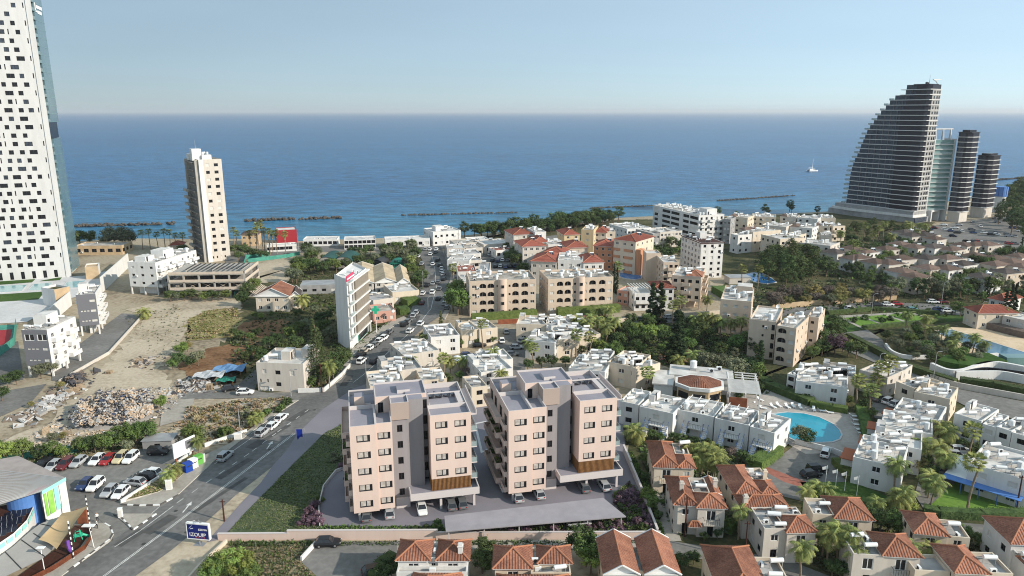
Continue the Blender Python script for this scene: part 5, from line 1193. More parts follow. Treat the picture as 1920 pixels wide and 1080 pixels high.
def barrel(label, A, B, h, D, m, name='barrel_roofed_shed', wall='concrete'):
    poly = rect(A, B, h, D); (cx, cy), rz, P = to_local(poly); t = thing(name, label, 'shed', (cx, cy, 0), rz, 'barrel-roofed sheds'); W = P[1][0]; D2 = P[2][1]; n = 12; b = MB(); rs = W*.62
    pr = [(-W*1.06*cos(pi*i/n), h-1+rs*sin(pi*i/n)) for i in range(n+1)]
    for (x0, z0), (x1, z1) in zip(pr[:-1], pr[1:]): b.face([(x0, -D2, z0), (x1, -D2, z1), (x1, D2, z1), (x0, D2, z0)][::-1])
    b.build('roof', m, t); b = MB(); b.face([(-W, -D2+.3, 0), (W, -D2+.3, 0)]+[(x*.94, -D2+.3, z-.05) for x, z in pr[::-1]]); b.box(-W, W, -D2+.31, D2-.3, 0, h-1.01); b.build('wall', wall, t)
    for i in range(5): pbox('window', t, -W*.7+i*W*.3, -W*.7+i*W*.3+W*.2, -D2+.22, -D2+.3, 1.6, 2.6, 'glass')
    for i in range(3): pbox('window', t, -W*.25+i*W*.2, -W*.25+i*W*.2+W*.14, -D2+.22, -D2+.3, 3.4, 4.4, 'glass')
barrel('dark green barrel-roofed shed beside the palms', (597,487), (627,487), 4.2, 16, 'green_dome'); barrel('dark green barrel-roofed shed beside the dark tunnel', (628,487), (659,487), 4.2, 16, 'green_dome')
barrel('black netted tunnel shed among the trees', (697,489), (716,490), 3.2, 12, 'metal_dark', wall='metal_dark'); barrel('bright green dome tent beside the street trees', (729,494), (755,494), 3.0, 9, 'green_tarp', wall='green_tarp')
def wedge():
    pts = [G(657, 658), G(692, 622), G(668, 606), G(634, 642)]; h = 20.6
    (cx, cy), rz, P = to_local(pts); t = thing('office_building', 'wedge-shaped white office block with taupe bands', 'office building', (cx, cy, 0), rz); fh = 3.45
    L = hypot(P[1][0]-P[0][0], P[1][1]-P[0][1]); ops = []
    for f in range(1, 6): ops += [(1.0, 2.2, f*fh+.3, f*fh+2.9, 'dark'), (4.4, 6.0, f*fh+.3, f*fh+2.9, 'dark')]
    mb = MB()
    for i in range(4):
        o = ops if i == 0 else []; wall_faces(mb, P[i], P[(i+1) % 4], 0, h+(1.4 if i == 3 else .7), o, 0, .4); put_windows(t, P[i], P[(i+1) % 4], o, 'white', .4)
    mb.face([(x, y, h) for x, y in P]); mb.build('wall', 'white', t)
    a, b = Vector(P[0]), Vector(P[1]); d = (b-a)/L; n = Vector((d.y, -d.x)); r2 = atan2(d.y, d.x)
    def strip(nm, u0, u1, z0, z1, out, m, th=.3):
        c = a+d*((u0+u1)/2)+n*(out-th/2); pbox(nm, t, c.x-(u1-u0)/2, c.x+(u1-u0)/2, c.y-th/2, c.y+th/2, z0, z1, m, r2)
    for f in range(1, 7): strip('floor_band', -.1, L+1.0, f*fh-.2, f*fh+.25, .9, 'white', .9)
    for f in range(1, 6): strip('louvre_panel', 6.4, L+.4, f*fh+.26, (f+1)*fh-.21, .55, 'taupe', .5)
    strip('shopfront', 8, L-1, .3, 3.0, .05, 'green_tarp', .1); strip('shopfront_glass', 9, L-2, .6, 2.6, .12, 'glass', .1)
    for f in range(6): strip('balcony_rail', .3, 3.6, f*fh+3.7, f*fh+4.5, .88, 'rail_glass', .05)
    strip('sign', -.05, 7.0, h+.7, h+2.4, .1, 'sign_pink', .2); strip('sign_band', .2, 6.8, h+1.2, h+1.6, .14, 'plastic_white', .06)
    strip('column', L-.4, L, 0, 3.2, .8, 'white', .4)
    for p in ((0, -2), (2, 0), (-2, 1)): link('air_conditioner', ACM, t, (p[0], p[1], h), 0, 1.4)
mat('taupe', (0.24, 0.205, 0.165), 0.8, (0.20, 0.17, 0.14), 1.0); mat('sign_pink', (0.55, 0.06, 0.13), 0.6)
wedge()
bl('low white villa with pink wall beside the street', (736,551), (786,546), 4.0, 14, 'villa', 'villa', wall='cream', roof='flat_roof', wn=3, heat=3, ac=2); bl('low terrace house behind the green cross sign', (700,588), (742,584), 3.6, 10, 'villa', 'villa', wall='pink_wall', roof='flat_roof_dirty', wn=3, heat=1)
bl('flat roofed grey house beside the tan warehouses', (700,566), (738,560), 3.8, 10, 'villa', 'villa', wall='pale', roof='flat_roof_grey', wn=3, heat=2)
bl('two storey white house beside the pine', (480,683), (568,686), 7.2, 12, 'house', 'house', wall='pale', roof='flat_roof', ops={0: lambda L, fh, fl, z0: [(4.9, 6.3, 4.6, 5.7, 'dark'), (4.9, 6.3, 1.4, 2.5, 'dark'), (1.6, 2.6, 4.8, 5.9, 'shut'), (.7, 1.1, 2.4, 3.3, 'dark'), (2.6, 3.0, 2.4, 3.3, 'dark'), (.6, 3, .4, 1.3, 'shut'), (8.8, 10, 4.4, 5.8, 'shut')]}, box=[(.42, .62, .3, .6, 2.4), (.78, .98, .5, .85, 2.4)], heat=2, tank=1)
# --- seafront
building('gallery', 'dark red windowless cube on the seafront', 'building', rect((518,433),(556,431),7,10), 7, wall='red_wall', roof='flat_roof', ops={0: none, 1: none, 3: none}, par=.3)
canopy_house('tan house with hipped roof beside the palms', (452,441), (484,440), 6, 11, 'tan', 'tiles_brown', 1.8, wn=3)
canopy_house('small red roofed house behind the white apartments', (318,461), (342,460), 4, 8, 'cream', 'tiles_red', 1.6, wn=2)
sf = [('low white seafront building beside the red cube', (568,450), (632,449), 3.6, 9), ('white seafront restaurant with raised roof', (645,452), (704,450), 4.6, 12), ('long white beach bar beside the street end', (722,451), (806,448), 4.2, 10), ('white box on the seafront promenade', (880,452), (918,450), 3.6, 10), ('pale low hall on the seafront', (500,462), (556,459), 3.2, 6)]
for l, a, b, h, d in sf: bl(l, a, b, h, d, 'seafront_building', 'building', wall='white', roof='flat_roof', wn=7, ww=2.0, wh=1.6, kinds='dark', ac=3, par=.4)
bl('white two storey villa on the shore', (812,437), (864,433), 7.2, 15, 'villa', 'villa', wall='white', wn=5, kinds='dark', box=(.2, .5, .3, .7, 2.6), heat=2, ac=2)
# --- market roofs
mk = [((838,489),(880,490),4.4,14,'flat_roof'), ((882,490),(904,488),3.8,14,'metal_sheet'), ((838,478),(868,478),4.6,13,'flat_roof'), ((870,478),(902,476),4.2,12,'flat_roof_grey'), ((838,467),(872,466),4.4,12,'flat_roof'), ((874,467),(905,465),4.0,12,'flat_roof_dirty'),
      ((858,511),(894,510),4.0,14,'red_paving'), ((896,511),(918,511),3.6,20,'metal_sheet'), ((870,531),(905,529),4.6,14,'flat_roof'), ((906,528),(930,525),4.2,13,'flat_roof_grey'), ((853,458),(905,455),4.2,12,'flat_roof_dirty'), ((907,460),(960,456),4.4,14,'flat_roof'), ((930,471),(962,468),3.6,9,'red_paving'), ((845,502),(856,502),4.2,12,'flat_roof')]
for i, (a, b, h, d, r) in enumerate(mk):
    o, P = building('market_hall', 'x', 'building', rect(a, b, h, d), h, wall='pale' if i % 3 else 'white2', roof=r, wn=3, ww=1.8, wh=1.5, kinds='dark', ac=4, heat=1 if i % 2 else 2, group='low market halls', par=.35, seed=i)
    auto(o, {'flat_roof': 'white roofed market hall', 'metal_sheet': 'metal roofed market hall', 'flat_roof_grey': 'grey roofed market hall', 'flat_roof_dirty': 'stained roof market hall', 'red_paving': 'reddish roofed market hall'}[r], (a[0]+b[0])/2, a[1])
# --- twin arched blocks
def arched(pat):
    def f(L, fh, fl, z0):
        ops = []
        for u, w, k in pat:
            for q in range(fl):
                z = q*fh
                if k == 'arch': ops.append((u*L-w/2, u*L+w/2, z+.25, z+2.6, 'arch', 1.3))
                elif k == 's': ops.append((u*L-.35, u*L+.35, z+1.2, z+2.0, 'dark'))
                else: ops.append((u*L-w/2, u*L+w/2, z+1.1, z+2.1, k))
        return ops
    return f
pa = [(.07, 1.6, 'win'), (.20, 2.4, 'arch'), (.32, 2.4, 'arch'), (.42, .7, 's'), (.60, .7, 's'), (.69, 2.3, 'arch'), (.83, 2.4, 'arch'), (.945, 1.5, 'win')]
pb = [(.06, 1.5, 'shut'), (.18, 2.3, 'arch'), (.30, 2.3, 'arch'), (.41, .7, 's'), (.58, .7, 's'), (.68, 2.5, 'arch'), (.83, 2.4, 'arch'), (.945, 1.4, 'shut')]
for lab, a, b, pt, sd in (('arched beige apartment block beside the street tree', (880,531), (1005,527), pa, 1), ('arched beige apartment block beside the cypresses', (1028,527), (1150,522), pb, 2)):
    o, P = bl(lab, a, b, 12.0, 15, wall='beige', ops={0: arched(pt)}, heat=13, ac=4, dish=2, tank=2, par=.7, seed=sd, roof='flat_roof_dirty', group='twin arched apartment blocks'); W = P[1][0]; y = P[0][1]
    b_ = MB(); n = 12; cx = -W*.02
    b_.prism([(cx+1.6*cos(pi+pi*i/n), y+1.5*sin(pi+pi*i/n)) for i in range(n+1)], 0, 13.2); b_.build('stair_tower', 'beige_pink' , o)
    for f in range(4): pbox('window', o, cx-.5, cx+.5, y-1.62, y-1.45, f*3+1.2, f*3+2.2, 'glass')
# --- red roofed estate
rd = [('pale block with red hips behind the arched blocks', (996,490), (1044,492), 8, 14, 'pale', 'tiles_red'), ('white terrace block with red corner roof', (1094,493), (1132,492), 8, 12, 'white2', 'tiles_red'), ('white flat roofed block amid red roofs', (1046,489), (1093,490), 8.6, 14, 'white2', None),
 ('red hipped block facing the market car park', (980,463), (1024,461), 9, 13, 'pale', 'tiles_red'), ('small red hipped block amid the estate', (1018,475), (1058,477), 7.5, 10, 'pink_wall', 'tiles_red'), ('red hipped block at the estate corner', (963,441), (1001,439), 9, 13, 'pale', 'tiles_red'), ('white stepped block behind the red hips', (1003,437), (1024,436), 10, 12, 'white2', None),
 ('pale block under a low red roof', (1002,455), (1028,454), 8, 10, 'white2', 'tiles_red'), ('central red hipped cream block', (1063,465), (1102,464), 8, 12, 'cream2', 'tiles_red'), ('cream block with red pyramid roof', (1058,441), (1087,440), 9, 12, 'yellow_wall', 'tiles_red'), ('tall yellow flat roofed block', (1090,432), (1113,433), 11, 13, 'yellow_wall', None),
 ('pale block with small red roof beside the yellow one', (1114,436), (1137,437), 9, 12, 'pale', 'tiles_red'), ('cream flat roofed block beside the orange walls', (1138,436), (1154,436), 9, 10, 'cream', None), ('orange fronted block with twin red hips', (1113,461), (1149,463), 9, 11, 'orange_wall', 'tiles_red'), ('orange-walled apartments with round corner', (1151,449), (1192,454), 13, 15, 'cream', 'tiles_red'), ('low white roofed block with solar heaters amid red roofs', (1028,460), (1060,459), 7.5, 10, 'white2', None)]
for i, (l, a, b, h, d, w, r) in enumerate(rd):
    h += 1.8; d += 2
    if r: 
        o = canopy_house(l, a, b, h, d, w, r, 2.0, None, 'apartment_building', AB, wn=max(2, int((b[0]-a[0])/11)), heat=1, group='red roofed estate')
        W = None
    else: o, _ = bl(l, a, b, h, d, wall=w, heat=6, ac=2, group='red roofed estate', seed=i)
    if 'round corner' in l:
        for f in range(4): link('balcony', balcony_mesh(4.2, 1.3, 'solid', 'orange_wall'), o, (2.0, -7.5, f*3.2+.6), 0); link('balcony', balcony_mesh(3.5, 1.2, 'solid', 'orange_wall'), o, (-3.8, -7.5, f*3.2+.6), 0)
        pbox('corner_bay', o, 4.6, 7.9, -8.2, -4, 0, 11.5, 'orange_wall')
# --- white and beige blocks
bl('white balconied block behind the orange walls', (1176,431), (1221,428), 9, 20, wall='white', wn=6, balc=[(0, 1, 4, 1.2, 'solid', 1)], heat=9, ac=3)
bl('grey flats in the shade of the long white block', (1238,437), (1279,434), 8, 14, wall='pale', wn=6, heat=2, ac=2, pv=2)
bl('blue grey flats beside the white balconied block', (1224,440), (1237,439), 9, 16, wall='grey_mid', wn=2, heat=2)
band = lambda L, fh, fl, z0: [(L*u0, L*u1, f*fh+.9, f*fh+2.5, 'dark') for f in range(fl) for u0, u1 in ((.04, .12), (.22, .40), (.42, .60), (.68, .80), (.82, .98))]
bl('long white beachfront block with dark window bands', (1225,386), (1311,406), 15, 16, wall='white2', ops={0: band, 1: few(5, 1.3, 1.4, 1.0, 'dark')}, balc=[(1, 3, 3.4, 1.2, 'solid', 0)], heat=26, ac=6, tank=5, box=(.8, .95, .4, .8, 3.4), par=.6)
bl('narrow grey flats behind the long white block', (1357,412), (1370,413), 13, 10, wall='grey_mid', wn=2, heat=2)
o, P = bl('white seven storey block with dark eaves', (1315,457), (1357,455.5), 15.2, 20.5, fh=2.6, wall='white2', ops={0: few(3, 1.2, 1.2, .8, 'dark'), 3: few(6, 1.7, 1.5, .5, 'win')}, heat=5, ac=3, dish=1, box=(.4, .7, .5, .75, 3), par=.3)
W, D2 = P[1][0], P[2][1]
b = MB(); b.prism(inset([(-W, -D2), (W, -D2), (W, D2), (-W, D2)], -.35), 15.2, 15.48, bottom=True); b.build('eave', 'wood_dark', o)
bl('plain tall beige stair block by the kidney pool', (1212,477), (1239,477), 11.5, 8, wall='beige', ops={0: none, 1: none, 3: none}, heat=0)
bl('beige block with white terraces behind the pergola house', (1244,494), (1273,494), 10.5, 14, wall='beige', wn=3, heat=3, kinds='dark', balc=[(0, 1, 2.6, 1.2, 'solid', 1)])
o, P = bl('beige apartments with red corner roof and white balconies', (1260,518), (1315,522), 11.7, 16, wall='beige', wn=4, heat=5, dish=2, ac=2, kinds='dark', balc=[(0, 1, 2.6, 1.3, 'solid', 1), (1, 2, 5.5, 1.5, 'solid', 1)], pilotis=True)
hip(o, 0, 5.2, -7.8, -1, 12.3, 1.6, .4, 'tiles')
bl('low pink house beside the arched block', (1157,546), (1178,549), 5, 8, 'house', 'house', wall='pink_wall', roof='flat_roof_grey', wn=2)
o, P = bl('white pergola house beside the paired cypresses', (1190,553), (1224,552), 6, 10, 'house', 'house', wall='white2', wn=3, kinds='dark', balc=[(0, 1, 6, 1.2, 'solid', 1)])
for i in range(7): pbox('pergola_beam', o, -4+i*1.1, -3.8+i*1.1, -4.6, 3, 8.3, 8.5, 'frame_white')
for x in (-4, 2.6): pbox('pergola_post', o, x, x+.25, -4.6, -4.3, 6, 8.3, 'frame_white')
canopy_house('white balconied house with dark red roof by the cypresses', (1226,541), (1264,541), 8, 10, 'white2', 'tiles_red', 1.2, wn=3, kinds='dark')
# --- beige blocks above the park
bl('square beige block with plain shaded wall', (1351,564), (1409,569), 11, 20, wall='beige', wn=3, ww=1.3, wh=.9, kinds='shut', heat=6, dish=1, tank=1, roof='flat_roof', box=(.45, .95, .6, .85, 2.6), par=.6)
bl('blank left wing of the arched beige tower block', (1405,601), (1455,607), 11, 17, wall='beige', ops={0: lambda L, fh, fl, z0: [(L*.5, L*.58, f*fh+1.2, f*fh+1.9, 'dark') for f in range(1, fl)]+[(L*.85, L*.97, f*fh+.6, f*fh+2.3, 'dark') for f in range(fl)]}, heat=3, dish=2)
bl('arched beige tower block with sunlit side', (1456,613), (1493,619), 11, 15, wall='beige', ops={0: lambda L, fh, fl, z0: [(L*.08, L*.52, f*fh+.5, f*fh+2.6, 'arch', 1.2) for f in range(fl)]+[(L*.66, L*.92, f*fh+1.1, f*fh+2.2, 'shut') for f in range(fl)], 1: few(3, .8, 1, 1.1, 'dark')}, heat=4, dish=2, tank=2)
bl('sunlit beige rear wing of the arched tower block', (1513,596), (1535,599), 11, 12, wall='beige', ops={0: few(1, .9, .8, 1.2, 'dark'), 1: few(2, .8, .9, 1.1, 'dark')}, heat=3)
# --- cream estate by the sea
es = [((1385,431),(1412,437),10,18), ((1427,441),(1463,450),10,14), ((1498,456),(1557,463),8,13), ((1480,426),(1523,430),8,13), ((1562,426),(1585,425),8,12), ((1410,407),(1455,409),8,14), ((1463,407),(1493,409),8,13), ((1495,409),(1533,412),8,13), ((1536,410),(1567,411),7.5,12), ((1364,407),(1402,410),9,14), ((1428,423),(1474,427),8.5,13), ((1370,440),(1384,443),9,12), ((1526,424),(1556,426),8,12), ((1470,441),(1494,444),8,11), ((1540,442),(1560,443),7,10)]
for i, (a, b, h, d) in enumerate(es):
    w = ['cream', 'cream', 'pale', 'white2'][i % 4]
    o, P = building('apartment_building', 'x', AB, rect(a, b, h, d), h, wall=w, heat=5, ac=2, tank=1, group='cream seaside estate', balc=[(0, 2, 3.0, 1.1, 'solid', 1)] if i % 2 == 0 else [], kinds='dark', seed=i, roof='flat_roof')
    if i % 3 == 0: W, D2 = P[1][0], P[2][1]; hip(o, -W, -W*.2, -D2, D2*.2, h+.5, 1.3, .3, 'tiles_brown', ridge=False)
    auto(o, {'cream': 'cream flat roofed block', 'pale': 'pale flat roofed block', 'white2': 'white flat roofed block'}[w], (a[0]+b[0])/2, a[1])
# --- far brown roofed houses
fh_ = [(1618,484),(1659,479),(1709,477),(1746,477),(1683,471),(1686,501),(1731,500),(1773,500),(1824,493),(1860,498),(1893,507),(1638,507),(1685,524),(1735,519),(1711,537),(1833,537),(1607,498),(1707,453),(1730,453),(1749,461),(1802,471),(1824,471),(1846,471),(1692,447),(1904,494),(1800,512),(1862,512),(1594,478),(1561,488),(1598,498),(1662,509),(1770,520),(1880,525),(1912,516),(1780,480)]
for i, (x, y) in enumerate(fh_):
    rr = random.Random(i+50); p = G(x, y+9); rz = radians(26+rr.uniform(-8, 8)); W, D, h = rr.uniform(8, 10.5), rr.uniform(7.5, 9.5), rr.choice([5.6, 6.0, 6.2])
    t = thing('house', 'x', 'house', (*p, 0), rz, 'brown roofed houses'); w = rr.choice(['cream', 'cream2', 'pale', 'white2']); rm = rr.choice(['tiles_brown', 'tiles_brown', 'tiles_dark'])
    ops = {0: grid(W, 0, h/2, 2, 3, 1.2, 1.1, .9, 'dark', m=1.6), 1: grid(D, 0, h/2, 2, 2, 1.1, 1.1, .9, 'dark'), 3: grid(D, 0, h/2, 2, 2, 1.1, 1.1, .9, 'dark')}
    volume(t, -W/2, W/2, -D/2, D/2, 0, h, w, ops); hip(t, -W/2, W/2, -D/2, D/2, h+.15, 1.6, .35, rm, ridge=False)
    if rr.random() < .7: volume(t, W/2+.01, W/2+4, -D/2+1, D/2-1.5, 0, h-.6, w, {0: [(1, 2.4, 3.4, 4.4, 'dark')]}, par=.3); link('solar_water_heater', HEAT[i % 2], t, (W/2+2, 0, h-.6), -rz, 1)
    auto(t, {'cream': 'cream', 'cream2': 'cream', 'pale': 'pale', 'white2': 'white'}[w]+' house with '+('dark' if rm == 'tiles_dark' else 'brown')+' roof', x, y)
canopy_house('cream house with red hipped roof beside the cypresses', (1809,577), (1835,588), 5.4, 13, 'cream', 'tiles_red', 1.9, wn=2); canopy_house('pale house with red roof behind the cypress trio', (1855,560), (1884,566), 5.4, 11, 'white2', 'tiles_red', 1.9, wn=2)
bl('pale flat house at the edge behind the palms', (1880,594), (1925,604), 4.5, 10, 'house', 'house', wall='pale', wn=2, heat=1)
# --- white flat roofed rows
tw = [('white', (808,636), (862,631), 5.2, 13, 7), ('cream', (866,623), (898,620), 5, 9, 5), ('cream', (899,621), (933,617), 5, 11, 4), ('pale', (757,670), (824,659), 4.6, 12, 8), ('pale', (722,702), (792,693), 4.4, 11, 9), ('cream', (694,729), (760,722), 4.4, 11, 7), ('cream', (790,718), (838,713), 4, 9, 6),
 ('white2', (902,702), (962,694), 4.2, 13, 4), ('cream', (884,731), (914,727), 5, 8, 5), ('white2', (906,682), (962,676), 3.8, 9, 5), ('cream', (968,610), (1024,612), 5.4, 10, 6), ('white2', (1025,613), (1068,610), 5.4, 10, 6), ('cream', (1069,611), (1112,606), 5.2, 9, 6), ('white2', (985,640), (1040,646), 5.2, 9, 6), ('cream', (1041,641), (1086,637), 5.2, 9, 6), ('cream', (1087,634), (1126,629), 5.2, 10, 5), ('white2', (1040,627), (1100,622), 5.6, 7, 7),
 ('white2', (1066,693), (1134,701), 5, 11, 9), ('cream', (1139,682), (1192,692), 5.6, 11, 5), ('cream', (1193,695), (1238,684), 5.6, 9, 4), ('white2', (1095,676), (1140,681), 5.2, 9, 7),
 ('white', (1162,756), (1197,763), 5.2, 9, 3), ('white', (1199,766), (1262,780), 5.3, 9.5, 3), ('white', (1270,772), (1338,786), 5.2, 9, 5), ('white', (1340,788), (1404,802), 5.3, 9, 5), ('white', (1406,804), (1452,817), 5.3, 9.5, 4),
 ('white2', (1492,717), (1589,731), 4.6, 15, 12), ('white2', (1476,704), (1491,708), 4.4, 10, 2), ('pale', (1540,703), (1604,712), 4.6, 10, 8), ('pale', (1611,697), (1664,712), 5, 9, 6), ('cream', (1680,719), (1714,732), 5.4, 10, 3), ('cream', (1714,738), (1781,753), 5.6, 9.5, 4), ('pale', (1640,690), (1690,702), 4.8, 8, 6),
 ('white', (1599,861), (1690,883), 5.1, 12, 6), ('white', (1637,830), (1728,848), 5.1, 10, 6), ('white', (1652,801), (1748,819), 5.1, 9.5, 6), ('white', (1674,773), (1760,793), 5.1, 9.5, 5),
 ('white', (1789,779), (1840,794), 5.2, 10, 4), ('white', (1842,799), (1867,806), 5.0, 9, 2), ('white', (1868,804), (1896,813), 5.2, 9, 3), ('white', (1897,815), (1935,826), 5.0, 9, 3), ('white', (1815,873), (1930,907), 5.4, 13, 7)]
nm = {21: 'white townhouse at the far end of the long row', 22: 'wide white townhouse with blue stair behind the villas', 23: 'white townhouse with roof frames below the pavilion', 24: 'white townhouse with arched porch in the long row', 25: 'white end townhouse beside the oval pool', 26: 'white flat roofed clubhouse above the oval pool', 33: 'white townhouse behind the flagpoles', 41: 'white townhouse with blue canopy'}
for i, (w, a, b, h, d, nh) in enumerate(tw):
    lab = nm.get(i, 'x'); near = a[1] > 690
    ops = {0: lambda L, fh, fl, z0: grid(L, z0, fh, fl, max(1, int(L/4.2)), 1.5, 1.15, .95, 'win' if L > 6 else 'dark')}
    o, P = building('townhouse', lab, 'house', rect(a, b, h, d), h, fh=2.6, wall=w, roof='flat_roof' if i % 4 else 'flat_roof_grey', ops=ops, heat=nh, ac=2, dish=1 if i % 3 == 0 else 0, tank=1 if i % 2 else 0, group='white flat roofed townhouses', par=.55, seed=i, box=(.02, .2, .55, .95, 1.5) if i % 3 == 1 else None)
    if lab == 'x': auto(o, {'white': 'white townhouse', 'white2': 'pale townhouse', 'cream': 'cream townhouse', 'pale': 'greyish townhouse'}[w], (a[0]+b[0])/2, a[1])
    W, D2 = P[1][0], P[2][1]
    if 22 <= i <= 25:
        for k in range(2):       # outside stairs with blue rail
            x = -W*.6+k*W*1.1; s = MB()
            for q in range(9): s.box(x, x+1.0, -D2-.35*(9-q), -D2-.35*(8-q), 0, .29*(q+1))
            so = s.build('stair', 'white', o); r = MB(); r.tube((x, -D2-3.1, 1.1), (x, -D2, 3.6), .05, .05, 4); r.tube((x+1, -D2-3.1, 1.1), (x+1, -D2, 3.6), .05, .05, 4); r.build('stair_rail', 'blue_rail', so)
        link('balcony', balcony_mesh(3.2, 1.3, 'dark', 'white'), o, (W*.1, -D2, 2.6), 0)
        if i in (23, 24):
            for k in range(int(W)): pbox('roof_frame_beam', o, -W+1+k*2, -W+1.12+k*2, -D2*.5, D2*.8, h+1.3, h+1.45, 'white2')
            for k in (-1, 1): pbox('roof_frame_rail', o, -W+.6, W-.6, k*D2*.5-.06, k*D2*.5+.06, h+1.15, h+1.29, 'white2'); pbox('roof_frame_post', o, -W+.7, -W+.82, k*D2*.5-.06, k*D2*.5+.06, h, h+1.15, 'white2'); pbox('roof_frame_post', o, W-.82, W-.7, k*D2*.5-.06, k*D2*.5+.06, h, h+1.15, 'white2')
    if i == 41:
        pbox('canopy', o, -W-3.5, W*.9, -D2-2.2, -D2-.01, 2.5, 2.62, 'blue_paint'); pbox('canopy', o, -W-3.5, -W-.01, -D2, D2*.6, 2.5, 2.62, 'plastic_white')
        for k in range(5): x = -W-3.2+k*(2*W+2)/4; pbox('canopy_post', o, x, x+.15, -D2-2.1, -D2-1.95, 0, 2.5, 'blue_rail')
    if i in (33, 34, 35, 36): pbox('porch', o, -W-2.6, -W-.01, -D2*.3, D2*.4, 0, 3, 'white'); pbox('porch_roof', o, -W-2.8, -W-.02, -D2*.4, D2*.5, 3.01, 3.2, 'tiles_plain'); pbox('porch_opening', o, -W-2.63, -W-2.59, -D2*.15, D2*.25, .2, 2.2, 'frame_dark')
# --- octagonal pavilion
def pavilion():
    x, y = G(1309, 752); t = thing('pavilion', 'octagonal tiled pavilion with pergola and white flat roofs', 'pavilion', (x, y, 0), radians(-14)); R = 5.7
    oc = [(R*cos(pi/8+i*pi/4), R*.82*sin(pi/8+i*pi/4)) for i in range(8)]
    b = MB(); b.prism(oc, 0, 4.3); b.build('wall', 'tan', t); o2 = [(p[0]*1.1, p[1]*1.1) for p in oc]
    b = MB(); b.prism(o2, 4.31, 5.15, bottom=True); b.build('fascia', 'white', t); b = MB(); ap = (0, 0, 6.4)
    for i in range(8): uvface(b, [(o2[i][0]*.9, o2[i][1]*.9, 5.17), (o2[(i+1) % 8][0]*.9, o2[(i+1) % 8][1]*.9, 5.17), ap], (*o2[i], 5.17), (*o2[(i+1) % 8], 5.17))
    link('roof', b.mesh('roof', ['tiles']), t)
    for i in range(8): a = pi/4*i+pi; b = MB(); p, q = oc[i], oc[(i+1) % 8]; mx, my = (p[0]+q[0])/2, (p[1]+q[1])/2; r = atan2(q[1]-p[1], q[0]-p[0]); pbox('window', t, mx*1.005-1.5, mx*1.005+1.5, my*1.005-.05, my*1.005+.05, 1.8, 3.4, 'glass', r)
    pbox('hall', t, -7, 8, 5.6, 12.5, 0, 4.2, 'white2'); pbox('hall_roof', t, -7.5, 8.5, 5.5, 13, 4.21, 4.5, 'flat_roof'); pbox('side_hall', t, -11, -6.3, -1, 9, 0, 3.9, 'white2'); pbox('side_hall_roof', t, -11.4, -6.2, -1.4, 9, 3.91, 4.2, 'flat_roof')
    pbox('terrace', t, 6.8, 14.2, -4, 5.5, 0, .8, 'deck'); pbox('terrace_screen', t, 7, 11.2, -4.1, -3.9, .8, 3.4, 'brick_red')
    for x_ in (7, 10.6, 13.8):
        for y_ in (-3.8, 3, 10): pbox('pergola_post', t, x_, x_+.3, y_, y_+.3, 0, 4.3, 'white')
    for x_ in (7, 10.6, 13.8): pbox('pergola_beam', t, x_, x_+.3, -4.2, 10.6, 4.3, 4.6, 'white')
    for i in range(15): pbox('pergola_slat', t, 6.8, 14.3, -3.9+i*.62, -3.75+i*.62, 4.62, 4.8, 'white')
    for y_ in (6.4, 8.2, 10): pbox('pergola_slat', t, 8.8, 14.3, y_, y_+.25, 4.62, 4.8, 'white')
    link('water_tank', TANKV, t, (-1.5, 10, 4.5), 0, 1.5); link('air_conditioner', ACM, t, (3, 9, 4.5), 0, 1.5); link('air_conditioner', ACM, t, (5, 11, 4.5), 0, 1.5)
pavilion()
# --- curved white garden wall of the modern house
def curved_wall():
    t = thing('modern_house', 'low modern house with sweeping curved white walls', 'house', (*G(1870, 700), 0)); o = Vector(G(1870, 700))
    def band(nm, pts, h, w, m, z0=0):
        P = [Vector(G(*p))-o for p in pts]; b = MB()
        # smooth the polyline
        Q = []
        for i in range(len(P)-1):
            p0, p1, p2, p3 = P[max(0, i-1)], P[i], P[i+1], P[min(len(P)-1, i+2)]
            for k in range(6):
                s = k/6; Q.append(.5*((2*p1)+(p2-p0)*s+(2*p0-5*p1+4*p2-p3)*s*s+(3*p1-p0-3*p2+p3)*s**3))
        Q.append(P[-1]); L_, R_2 = [], []
        for i, q in enumerate(Q):
            d = (Q[min(i+1, len(Q)-1)]-Q[max(0, i-1)]).normalized(); n = Vector((-d.y, d.x))*w/2; L_.append(q+n); R_2.append(q-n)
        for i in range(len(Q)-1):
            a, b1, c, d = L_[i], L_[i+1], R_2[i+1], R_2[i]
            b.face([(*a, z0+h), (*d, z0+h), (*c, z0+h), (*b1, z0+h)]); b.face([(*d, z0), (*c, z0), (*c, z0+h), (*d, z0+h)]); b.face([(*b1, z0), (*a, z0), (*a, z0+h), (*b1, z0+h)])
        b.build(nm, m, t)
    band('curved_wall', [(1660,650),(1672,664),(1700,673),(1752,673),(1790,676),(1830,672),(1870,669)], 1.2, .6, 'white')
    band('curved_parapet', [(1745,694),(1775,706),(1805,706),(1840,694),(1870,692),(1930,703)], 2.2, 1.0, 'white')
    band('lower_wall', [(1790,712),(1840,711),(1880,712),(1930,722)], 2.4, .6, 'white')
    band('garden_slope', [(1765,683),(1800,690),(1840,684),(1868,682)], 2.2, 7, 'lawn_dark'); band('window_strip', [(1806,710),(1850,703),(1930,713)], 2.2, .4, 'glass_dark')
    pbox('glass_front', t, 6, 20, 5.5, 9, 0, 2.6, 'glass_green')
curved_wall()
